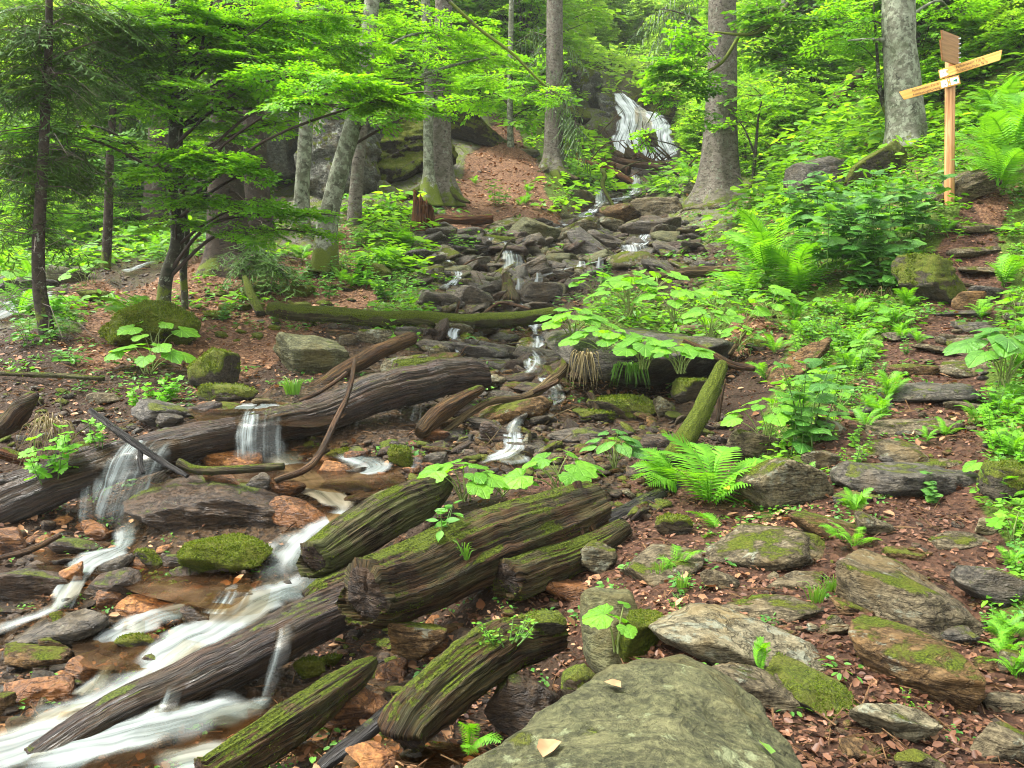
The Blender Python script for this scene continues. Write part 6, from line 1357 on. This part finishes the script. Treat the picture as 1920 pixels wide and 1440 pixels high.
def herb(px, py, width, height, nst, leaf, label, kind='oval', d=None, name='herb', mat='lherb', lean=.35, per=7, group=None, cat='plant'):
    """leafy stems; leaves under ten pixels are joined in one foliage part"""
    _ps[0] += 1; r = np.random.default_rng(_ps[0]); b = G(px, py) if d is None else P(px, py, d); k = b[1] / FPX; t = empty(name, b); tag(t, label, cat, group); mb = MB(); fo = MB()
    objs = leaf >= 16
    for s in range(nst):
        a = r.random() * 6.28; q = r.random() ** .5; f = np.array([math.cos(a) * q * width * .22 * k, math.sin(a) * q * width * .22 * k, -.02]); hh = height * k * r.uniform(.55, 1.05)
        e = f + np.array([math.cos(a) * width * .3 * k * q + r.normal() * lean * .1 * hh, math.sin(a) * width * .25 * k * q, hh]); m = (f + e) / 2 + r.normal(size=3) * hh * .05; c = spline([f, m, e], 6); tube_mb(mb, c, np.linspace(.004, .0015, len(c)) * (1 + height * k), 5, 0, cap=False)
        for i in range(per):
            tt = .18 + .82 * (i + 1) / per; p = c[min(len(c) - 1, int(tt * (len(c) - 1)))]
            for sd in (0, 1):
                aa = i * 1.6 + sd * math.pi + a; D = unit(np.array([math.cos(aa), math.sin(aa), .15 - .3 * (1 - tt) + r.normal() * .15])); Nn = unit(np.array([r.normal() * .3, r.normal() * .3 - .3, 1.])); Y = unit(np.cross(Nn, D)); Z = np.cross(D, Y); s2 = leaf * k * r.uniform(.6, 1.15) * (1.15 - tt * .4)
                if objs: link('leaf', LM[kind][r.integers(4)], t, mat4(p + D * s2 * .25, D, Y, Z, s2))
                else: V, F, R = stamp(LV, LF, (p)[None], D[None], Y[None], Z[None], s2); fo.add(V, F, None, R)
    link('stem', mb.mesh('stem', M['stem'], True), t)
    if fo.n: link('foliage', fo.mesh('foliage', M[mat], False), t)
    return t
def grass(px, py, spread, height, n, label, mat='lgrass', hang=0., d=None, name='grass_tuft', group=None, wd=.004):
    _ps[0] += 1; r = np.random.default_rng(_ps[0]); b = G(px, py) if d is None else P(px, py, d); k = b[1] / FPX; mb = MB()
    for i in range(n):
        a = r.random() * 6.28; q = r.random(); f = np.array([math.cos(a) * q, math.sin(a) * q * .6, 0]) * spread * .28 * k; l = height * k * r.uniform(.3 if hang else .5, 1.1); o = np.array([math.cos(a), math.sin(a) * .8 - .3 * hang, 0]) * l * r.uniform(.2, .6)
        zz = (1 - 1.0 * hang) * l; pts = [f, f + o * .4 + [0, 0, l * .55 * (1 - hang) + l * .08 * hang], f + o + [0, 0, zz * .6 - hang * l * .9]]; pts = [q_ + r.normal(size=3) * l * (.07 if hang else .02) * (i_ > 0) for i_, q_ in enumerate(pts)]; c = spline(pts, 4); s = unit(np.cross(c[-1] - c[0], [r.normal() * .2, -1, .3])); w = np.linspace(1, .15, len(c))[:, None] * wd * (.6 + k * 220)
        V = np.stack([c - s * w, c + s * w], 1).reshape(-1, 3); ii = np.arange(len(c) - 1) * 2; mb.add(V, np.stack([ii, ii+1, ii+3, ii+2], 1), None, np.full(len(V), r.random()))
    o = link(name, mb.mesh(name, M[mat], True)); o.location = Vector(b); tag(o, label, 'grass', group); return o

# butterbur patch on the overhanging slab
for (x, y, sp, h, n, s), lab in zip(
  [(1075,640,120,70,14,40),(1135,668,130,60,16,38),(1205,688,130,60,17,38),(1275,696,120,60,15,36),(1180,590,130,80,15,38),(1260,600,120,70,14,36),(1330,630,110,60,12,34),(1120,560,110,50,11,30),(1340,590,90,50,9,30),(1385,655,70,50,6,30),(1230,545,120,40,9,26)],
  ['butterbur clump at the left corner of the patch on the overhanging slab','butterbur clump hanging over the left front edge of the overhanging slab','butterbur clump over the middle front edge of the overhanging slab','butterbur clump over the right front edge of the overhanging slab','butterbur clump in the left middle of the patch','butterbur clump in the right middle of the patch','butterbur clump behind the right end of the overhanging slab','small butterbur clump at the upper left of the patch','small butterbur clump at the right rear of the patch','few butterbur leaves beside the fallen stick','butterbur clump against the smooth pale log']):
    bigleaf(x, y, sp, h, n, s, lab, d=8.95 + (670 - y) * .022)
herb(1130, 540, 60, 60, 6, 12, 'pale stalked herb rising at the back of the butterbur patch')
grass(1095, 668, 60, 60, 44, 'dry straw coloured grass hanging from the left of the overhanging slab', 'ldry', 1., d=8.85, name='hanging_grass')
grass(1180, 685, 100, 44, 60, 'green grass fringe hanging below the butterbur patch', 'lgrass', 1., d=8.85, name='hanging_grass')
bigleaf(870, 935, 150, 75, 8, 62, 'broad leaved butterbur left of the two in the foreground centre', d=6.2)
bigleaf(1050, 925, 165, 80, 10, 60, 'broad leaved butterbur right of the two in the foreground centre', d=6.2)
bigleaf(940, 925, 130, 40, 7, 34, 'low butterbur leaves between the two foreground butterburs', d=6.3)
bigleaf(1150, 880, 90, 80, 11, 34, 'darker heart leaved plant right of the foreground butterburs', 'heart', 'heart_leaved_plant')
herb(830, 1005, 80, 60, 3, 36, 'blue green broad bladed seedling on the great rotten log', 'oval', d=4.8, per=3, lean=.2)
grass(870, 1050, 30, 60, 16, 'thin grass tuft on top of the great rotten log', d=4.7)
bigleaf(280, 700, 150, 60, 9, 58, 'large leaved butterbur below the moss dome')
bigleaf(290, 655, 130, 60, 8, 40, 'smaller leaved butterbur in front of the moss dome')
herb(275, 760, 110, 50, 6, 22, 'drooping herb beneath the large leaved butterbur', 'lobed')
herb(90, 600, 90, 55, 5, 24, 'herb at the foot of the left edge spruce', 'lobed')
herb(65, 640, 120, 60, 7, 20, 'leafy herb on the mud by the left edge spruce', 'oval')
herb(135, 680, 80, 36, 5, 18, 'small pale herb on the dark mud', 'oval')
fern(40, 600, 80, 7, 'fern beside the left side stream', az=(120, 400))
fern(270, 620, 90, 6, 'fern leaning on the moss dome', d=11.6, az=(100, 260))
grass(95, 800, 80, 120, 60, 'yellow green grass hanging over the left wet logs', 'ldry', .9, d=7.0, name='hanging_grass')
herb(95, 900, 90, 110, 6, 34, 'lobed leaved plant growing through the hanging grass on the left', 'lobed', d=6.8, per=4)
herb(190, 840, 40, 60, 3, 22, 'small lobed herb above the left fall', 'lobed', d=7.0, per=3)
grass(548, 740, 46, 50, 50, 'bright green sedge tuft below the green grey block')
herb(410, 600, 60, 40, 4, 12, 'little herb in the litter right of the moss dome')
herb(510, 600, 50, 30, 4, 12, 'small seedling at the left end of the mossy log')
herb(610, 560, 90, 50, 6, 14, 'herb cluster in the litter above the mossy log')
herb(680, 540, 100, 70, 7, 16, 'leafy herb cluster on the left bank below the twin trunks', 'lobed')
herb(650, 470, 80, 60, 6, 12, 'herbs at the foot of the short grey trunk')
fern(770, 470, 60, 8, 'fern on the bank below the broken stump', az=(60, 240), up=(0, 50))
fern(720, 500, 50, 7, 'small fern left of the fern below the stump')
herb(740, 560, 90, 50, 6, 14, 'green herbs over the dark bank above the mossy log')
herb(500, 830, 1, 1, 1, 4, 'tiny seedling at the dam') if 0 else None
# great leafy bush and ferns on the right
for (x, y, w, h, n, lf), lab in zip([(1560,500,190,130,9,32),(1650,500,180,150,10,34),(1610,430,200,120,9,30),(1700,440,120,110,7,28),(1520,430,120,100,6,26),(1640,540,120,90,6,32)],
  ['heart leaved bush at the left of the tall thicket','heart leaved bush in the centre of the tall thicket','heart leaved bush at the top of the tall thicket','heart leaved bush at the right of the tall thicket by the mossy boulder','heart leaved bush at the upper left of the tall thicket','hanging heart leaved shoots low in the tall thicket']):
    herb(x, y, w, h, n, lf, lab, 'heart', d=11.6 + (500 - y) * .01, per=7)
grass(1640, 560, 120, 60, 44, 'dry straw roots below the tall thicket', 'ldry', .6, name='dry_grass')
fern(1440, 520, 130, 11, 'large pale fern left of the tall thicket', d=12.2, up=(15, 60))
fern(1500, 560, 110, 9, 'fern in front of the tall thicket', d=11.8)
fern(1400, 560, 100, 8, 'fern at the left foot of the tall thicket', d=12.2)
bigleaf(1440, 600, 110, 60, 8, 34, 'butterbur between the fallen stick and the tall thicket', d=10.8)
bigleaf(1395, 620, 80, 50, 6, 32, 'small butterbur above the fallen stick', d=10.6)
for x, y, w, h, n, lf, lab in ((1560,640,160,60,10,14,'leafy herbs sloping down from the tall thicket'),(1620,600,140,50,9,12,'small leaved herbs under the dry straw roots'),(1510,680,120,60,8,14,'herbs growing on the long brown sloping slab'),(1600,690,130,60,8,14,'herbs beside the mossy face above the path'),(1680,620,100,50,7,12,'pale herbs left of the upper path'),(1560,740,120,60,8,14,'herb mat left of the broad step')):
    herb(x, y, w, h, n, lf, lab, 'lobed', per=6, mat='lcover')
herb(1500, 850, 150, 210, 7, 40, 'tall stemmed herb with large leaves on the lichened boulder', 'heart', d=6.7, per=5, lean=.6)
bigleaf(1440, 860, 150, 130, 12, 44, 'broad leaved plant at the left of the tall stemmed herb', 'butter', 'broad_leaved_plant', d=6.9)
bigleaf(1560, 830, 70, 80, 5, 32, 'few round leaves right of the tall stemmed herb', 'butter', 'broad_leaved_plant', d=6.9)
fern(1330, 960, 160, 11, 'large fern filling the space beside the great rotten log', d=6.0, up=(18, 55))
fern(1270, 930, 120, 8, 'fern with fronds pointing left over the black rotten log', d=6.3, az=(130, 260), up=(15, 50))
fern(1430, 950, 110, 6, 'fern with one broad frond against the lichened boulder', d=6.0, az=(-60, 60), up=(10, 50))
fern(1355, 1030, 90, 6, 'short bright fern drooping in front of the large fern', d=5.4, up=(0, 40))
fern(1270, 1070, 60, 5, 'small pale fern left of the long sloping slab', up=(10, 45))
fern(880, 1420, 90, 4, 'little fern at the bottom edge by the dark hollow', d=3.15, az=(20, 130), up=(25, 70))
fern(1430, 1270, 75, 5, 'little upright fern growing beside the moss fringe of the blocky stone', d=3.2, up=(40, 85))
fern(1600, 1030, 60, 7, 'small fern growing from the right end of the long sloping slab', d=4.75, up=(0, 50))
fern(1575, 1015, 50, 4, 'single fern frond arching left of the small fern', d=4.8, az=(140, 220), up=(20, 50))
fern(1605, 965, 50, 7, 'small fern under the thick dark step')
herb(1755, 940, 60, 60, 3, 20, 'small twining herb in front of the thick dark step', 'heart')
fern(1770, 820, 44, 6, 'small fern on the flat grey step'); fern(1740, 830, 36, 5, 'tiny fern left of the fern on the flat grey step')
fern(1650, 790, 50, 6, 'fern left of the flat grey step'); fern(1670, 745, 60, 7, 'fern hanging at the left of the broad step')
fern(1830, 800, 60, 7, 'fern right of the flat grey step'); fern(1860, 840, 50, 6, 'fern above the mossy boulder at the right edge')
fern(1880, 1210, 60, 7, 'small fern at the right edge below the dark brown streaked slab'); herb(1870, 1180, 90, 40, 7, 14, 'round leaved herbs around the small right edge fern')
bigleaf(1845, 890, 50, 40, 2, 44, 'single crinkled leaf beside the thick dark step', 'butter', 'broad_leaved_plant')
bigleaf(1885, 720, 170, 120, 14, 60, 'large shiny leaved plant at the right edge above the path', 'heart', 'heart_leaved_plant', d=7.2)
herb(1880, 800, 100, 60, 6, 18, 'leafy herb under the large shiny leaved plant', 'lobed')
bigleaf(1900, 1010, 90, 60, 6, 34, 'lobed leaved plant at the right edge beside the blue grey stone', 'lobed', 'lobed_leaf_plant')
bigleaf(1910, 600, 90, 60, 6, 36, 'lobed leaved plant at the right edge above the lichened stone', 'lobed', 'lobed_leaf_plant')
fern(1900, 300, 120, 10, 'large fern on the bank right of the signpost', d=12.5, up=(5, 45)); fern(1870, 350, 100, 8, 'second large fern below the first on the bank right of the signpost', d=12.2)
fern(1840, 600, 50, 6, 'small fern beside the upper path steps'); fern(1880, 540, 70, 7, 'fern on the right bank of the upper path')
bigleaf(1160, 1215, 100, 90, 4, 56, 'three rounded leaves on thin stalks on the mossy rock face', 'butter', 'round_leaved_herb', d=3.55)
bigleaf(1195, 1260, 60, 30, 1, 60, 'single crinkled round leaf against the huge olive boulder', 'butter', 'round_leaved_herb', d=3.4)
herb(950, 1200, 120, 50, 12, 14, 'clover like herb cushion on the arching rotten root', 'oval', d=3.75, per=3, mat='lcover')
herb(900, 1215, 80, 40, 8, 12, 'small herb patch left of the clover like cushion', d=3.75, per=3, mat='lcover')
herb(1560, 1120, 30, 20, 4, 10, 'tiny herbs by the small knobbly stone')
for x, y, s, h, n, lab in ((1530,1130,50,60,40,'grass tuft between the narrow stone and the broad slab'),(1560,1110,50,50,34,'second grass tuft beside the broad smooth slab'),(1240,1090,60,70,40,'tall thin grass beside the upright olive rock'),(1280,1110,40,60,24,'sparse grass left of the wedge stone'),(1345,1165,30,40,16,'little grass sprig by the pale tilted slab')):
    grass(x, y, s, h, n, lab, wd=.0022)
herb(1700, 1318, 90, 26, 8, 12, 'tiny green herbs under the tan boulder', mat='lcover', per=3)
herb(1480, 1150, 1, 1, 1, 4, 'x') if 0 else None
fern(1320, 360, 50, 8, 'small fern at the foot of the great pale spruce'); fern(1290, 340, 40, 7, 'small fern left of the great pale spruce')
for x, y, w, lab in ((870,480,60,'green herb in the upper bed'),(590,450,80,'herbs beneath the leaning beech'),(930,385,60,'young shoots in the leaf litter slope'),(1060,350,60,'herbs below the shaggy spruce'),(1430,340,90,'leafy herb right of the great pale spruce'),(1240,360,50,'herb among the far boulders')):
    herb(x, y, w, 50, 7, 12, lab, per=6, mat='lcover')
# many small ferns and herbs along the path, the banks and the right slope
_r = np.random.default_rng(31)
for poly, n, kinds, sz in (([(1560,960),(1700,700),(1760,560),(1800,440),(1740,400),(1640,700),(1500,930)], 26, 'fh', (26, 50)), ([(1860,1240),(1900,1000),(1860,860),(1880,700),(1920,420),(1920,1300)], 26, 'fh', (34, 64)),
    ([(1380,560),(1700,600),(1560,800),(1420,760)], 26, 'hfb', (34, 60)), ([(1300,1060),(1560,1130),(1500,1200),(1250,1160)], 5, 'h', (16, 26)), ([(380,470),(760,440),(760,560),(500,560)], 22, 'hf', (26, 46)), ([(20,420),(560,400),(540,480),(20,560)], 26, 'hfb', (30, 56)),
    ([(1400,260),(1660,260),(1700,380),(1420,380)], 18, 'hb', (30, 50)), ([(1820,160),(1920,160),(1920,380),(1830,360)], 10, 'f', (60, 90)), ([(1060,300),(1280,300),(1260,400),(1060,380)], 8, 'h', (18, 30)), ([(1080,1140),(1200,1180),(1160,1240),(900,1200)], 4, 'h', (20, 30)), ([(860,330),(1060,340),(1000,390),(880,390)], 6, 'hf', (14, 22))):
    for px, py in poly_samples(poly, n, _r):
        k = kinds[_r.integers(len(kinds))]; s = _r.uniform(*sz)
        if k == 'f': l = near_label(px, py, ['small fern', 'spreading fern', 'little bright fern'][_r.integers(3)]); l and fern(px, py, s, int(_r.integers(5, 9)), l)
        elif k == 'b': l = near_label(px, py, 'low broad leaved plant'); l and bigleaf(px, py, s * 1.6, s, int(_r.integers(5, 9)), s * .5, l, 'butter', 'broad_leaved_plant')
        else: l = near_label(px, py, ['small leafy herb', 'upright green herb', 'tuft of small herbs'][_r.integers(3)]); l and herb(px, py, s * 1.6, s, int(_r.integers(4, 8)), s * .28, l, ['oval', 'lobed'][_r.integers(2)], per=5, mat=['lherb', 'lcover'][_r.integers(2)])
# yellow and dropped leaves
for px, py, s, d, mt, lab in ((1030,1410,60,2.35,'litter','curled brown dead leaf lying on the huge olive boulder'),(1430,1408,46,2.3,'lfarb','pale green torn leaf lying on the huge olive boulder'),(1365,918,20,6.0,'lyellow','yellow leaf caught in the large fern'),(1148,1290,30,3.4,'litter','brown dead leaf beside the upright olive rock')):
    b = P(px, py, d); V = LV * [1, 1.3, 1.8] + [-.5, 0, 0]; o = link('fallen_leaf', mesh('leaf', V, LF, M[mt], True, rnd=np.full(6, .6))); o.location = Vector(b); o.rotation_euler = (.35, -.1, 1.1); k = s * d / FPX; o.scale = (k, k, k); tag(o, lab, 'leaf')
    # rest it on the stone underneath
    S_ = bpy.context.view_layer
    o['drop'] = 1

# raised moss on stones and logs near the camera
_mp, _mn = [], []
for V, F, dens in MOSSY:
    A, B, C_ = V[F[:, 0]], V[F[:, 1]], V[F[:, 2]]; nn = np.cross(B - A, C_ - A); ar = np.linalg.norm(nn, axis=1) / 2; nn = nn / (2 * ar[:, None] + 1e-12)
    cc = (A + B + C_) / 3; nz = fbm(cc * 5 + 3, 4, .6); ok = np.clip((nz + nn[:, 2] * .5 - (.55 - .55 * dens)) * 4, 0, 1) * (nn[:, 2] > -.1)
    y = V[:, 1].mean(); want = ar * ok * 60000 / max(1, y) ** 1.35 * (4.5 ** .35); k = RNG.poisson(np.minimum(want, 50)); idx = np.repeat(np.arange(len(F)), k)
    u, v = RNG.random(len(idx)), RNG.random(len(idx)); sw = u + v > 1; u[sw], v[sw] = 1 - u[sw], 1 - v[sw]
    _mp.append(A[idx] + (B - A)[idx] * u[:, None] + (C_ - A)[idx] * v[:, None]); _mn.append(nn[idx])
_mp = np.concatenate(_mp); _mn = np.concatenate(_mn)
if len(_mp) > 90000: kk = RNG.permutation(len(_mp))[:90000]; _mp, _mn = _mp[kk], _mn[kk]
D = unit(_mn + RNG.normal(size=_mn.shape) * .55); X_ = unit(np.cross(D, RNG.normal(size=D.shape))); Z_ = np.cross(X_, D)
V, F, Rr = stamp(np.array([(-.34, 0, 0), (.34, 0, 0), (.06, 1, .1), (-.1, .8, -.3)]), np.array([(0, 1, 2), (0, 2, 3)]), _mp - _mn * .002, X_, D, Z_, RNG.uniform(.006, .016, len(_mp)) * np.clip(_mp[:, 1] / 5, .7, 2.4))
tag(link('moss', mesh('moss', V, F, M['moss_tuft'], False, rnd=Rr)), kind='stuff'); print('moss', len(_mp))

# ------------------------------------------------------------ signpost
def board(w, h, t, tip, mat, flip=False):
    x0, x1 = 0, w; a = [(x0, -h/2), (x1, -h/2), (x1 + tip, h/2), (x0, h/2)]
    V = [(x, y, z) for y in (-t/2, t/2) for x, z in a]
    F = [(0,1,2,3), (7,6,5,4), (0,4,5,1), (1,5,6,2), (2,6,7,3), (3,7,4,0)]
    me = mesh('board', np.array(V) * ([-1, 1, 1] if flip else [1, 1, 1]), np.array(F)[:, ::-1] if flip else np.array(F), mat, False)
    b = bmesh.new(); b.from_mesh(me); bmesh.ops.bevel(b, geom=b.edges[:], offset=.0025, segments=2, affect='EDGES'); b.to_mesh(me); b.free(); return me
def signpost():
    base = P(1781, 352, 12.7); base[2] -= .1; t = empty('signpost', base); tag(t, 'new larch signpost with five arrow boards standing above the path', 'signpost'); mm = 12.7 / FPX; t.rotation_euler = (0, math.radians(-3.2), math.radians(-26.5))
    Z = lambda py: P(1781, py, 12.7)[2] - base[2]
    top = Z(66); n = 20; th = np.linspace(0, 2*math.pi, n, endpoint=False); mb = MB(); tube_mb(mb, [[0,0,-.3],[0,0,top*.5],[0,0,top-.015],[0,0,top]], [.066,.066,.066,.058], 20, .01); link('post', mb.mesh('post', M['post'], False), t)
    def place(o, x, y, z, rx=0, ry=0, rz=0): o.location = (x, y, z); o.rotation_euler = (rx, ry, rz); return o
    def txt(s, par, x, z, size, y=-.0155, mirror=1):
        cu = bpy.data.curves.new('lettering', 'FONT'); cu.body = s; cu.size = size; cu.extrude = .0008; cu.materials.append(M['ink']); q = link('lettering', cu); me = bpy.data.meshes.new_from_object(q); bpy.data.objects.remove(q); o = link('lettering', me, par); o.location = (x, y, z); o.rotation_euler = (math.pi / 2, 0, 0); o.scale = (.98, 1, 1); return o
    def plate(par, x, z, w, h, mat, y=-.017, name='plate', shape=None):
        V = shape if shape is not None else [(-w/2, -h/2), (w/2, -h/2), (w/2, h/2), (-w/2, h/2)]; m = len(V); VV = [(a, 0, b) for a, b in V] + [(a, .003, b) for a, b in V]
        mb = MB(); mb.add(np.array(VV), np.array([[i, (i+1) % m, (i+1) % m + m, i + m] for i in range(m)]))
        F = [np.array([list(range(m))])] if m in (3, 4) else [np.array([[0, i, i+1] for i in range(1, m-1)])]
        me = mesh(name, np.array(VV), F + [np.array([[i + m, (i+1) % m + m, (i+1) % m, i] for i in range(m)])], M[mat], False); o = link(name, me, par); o.location = (x, y, z); return o
    # upper right-pointing arm: runs from px 1762 to 1876, rises to the right as it turns towards the viewer
    def arm(z, yaw, w, tip, flip, xoff, label):
        o = link('arrow_board', board(w, .125, .026, tip, M['sign'], flip), t); place(o, xoff, -.082, z, 0, 0, yaw); o['label'] = label; return o
    ry = lambda a: math.radians(a)
    a1 = arm(Z(138), 0, .74, .045, False, -.135, 'upper honey coloured arrow board pointing right'); a1.rotation_euler = (0, ry(-10), ry(-6))
    plate(a1, .052, .0, .078, .092, 'white')
    for dx, dz, w, h, m in ((.045,-.022,.03,.012,'black'), (.062,.006,.012,.026,'black'), (.066,.028,.012,.010,'green')): plate(a1, dx, dz, w, h, m, -.0185, 'emblem', [(-w/2,-h/2),(w/2,-h*.2),(w*.3,h/2),(-w*.4,h*.3)])
    txt('Falkenstein 1¼ h', a1, .215, .008, .052); txt('Sulzschachten ¾ h', a1, .215, -.045, .052)
    a2 = arm(Z(152), 0, .72, .045, True, .12, 'lower honey coloured arrow board pointing left'); a2.rotation_euler = (0, ry(-10), ry(4)); a2.location.y = -.085
    plate(a2, -.065, 0, .10, .088, 'white'); plate(a2, -.195, -.001, .078, .092, 'white')
    plate(a2, -.065, 0, .06, .05, 'green', -.0185, 'arrow_emblem', [(-.034, 0), (.032, -.024), (.032, .024)])
    for dx, dz in ((-.21,.012),(-.198,.022),(-.186,.008),(-.21,-.014),(-.196,-.006),(-.184,-.016)): plate(a2, dx, dz, .009, .012, 'black', -.0185, 'emblem', [(-.005,-.004),(.005,-.006),(.006,.005),(-.003,.006)])
    txt('Falkenstein 1¼ h', a2, -.60, .008, .050); txt('Höllbachgespreng', a2, -.60, -.045, .050)
    for par, xs in ((a1, .105), (a2, -.135)):
        for dz in (.03, -.03):
            mb = MB(); tube_mb(mb, [[0, 0, 0], [0, -.006, 0]], [.009, .009], 10, 0); o = link('bolt', mb.mesh('bolt', M['steel'], False), par); o.location = (xs, -.0135, dz)
    # three boards fixed one above the other, seen almost edge on, pointing at the viewer's left front
    for i, (py, l, lab) in enumerate(((78, .56, 'topmost shaded arrow board pointing towards the viewer'), (101, .60, 'middle shaded arrow board pointing towards the viewer'), (120, .56, 'lowest shaded arrow board pointing towards the viewer'))):
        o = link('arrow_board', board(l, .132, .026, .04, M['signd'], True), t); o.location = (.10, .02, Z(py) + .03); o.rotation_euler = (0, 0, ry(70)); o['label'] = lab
        o.location.z = Z(114 - (2 - i) * 18)
        for k in (.035, -.035):
            mb = MB(); tube_mb(mb, [[0, 0, 0], [.0, -.03, 0]], [.008, .008], 8, 0); q = link('bolt', mb.mesh('bolt', M['steel'], False), o); q.location = (-.03, -.012, k)
signpost()
# let dropped leaves rest on whatever lies under them
bpy.context.view_layer.update(); _dg = bpy.context.evaluated_depsgraph_get()
for o in [o for o in S.objects if o.get('drop')]:
    del o['drop']; L0 = o.location.copy(); dv = (L0 - cam.location).normalized(); o.hide_viewport = True
    bpy.context.view_layer.update(); _dg = bpy.context.evaluated_depsgraph_get()
    hit, loc, nrm, *_ = S.ray_cast(_dg, cam.location, dv, distance=L0.y * 1.6); o.hide_viewport = False
    if hit:
        o.location = loc + nrm * .012; o.rotation_mode = 'QUATERNION'; o.rotation_quaternion = nrm.to_track_quat('Z', 'Y')

# ------------------------------------------------------------ pale air towards the head of the ravine
def haze_box():
    x0, x1, y0, y1, z0, z1 = -170, 170, -8, 158, -12, 112
    V = np.array([(x, y, z) for x in (x0, x1) for y in (y0, y1) for z in (z0, z1)]); F = np.array([(0,1,3,2),(4,6,7,5),(0,4,5,1),(2,3,7,6),(0,2,6,4),(1,5,7,3)])
    m = bpy.data.materials.new('haze'); m.use_nodes = True; n = m.node_tree.nodes; n.clear(); o = n.new('ShaderNodeOutputMaterial'); v = n.new('ShaderNodeVolumePrincipled')
    v.inputs['Color'].default_value = (.93, .97, .92, 1); v.inputs['Density'].default_value = .0005; v.inputs['Anisotropy'].default_value = .2; m.node_tree.links.new(v.outputs[0], o.inputs['Volume'])
    tag(link('haze', mesh('haze', V, F, m, False)), kind='stuff')
if HAZE: haze_box()
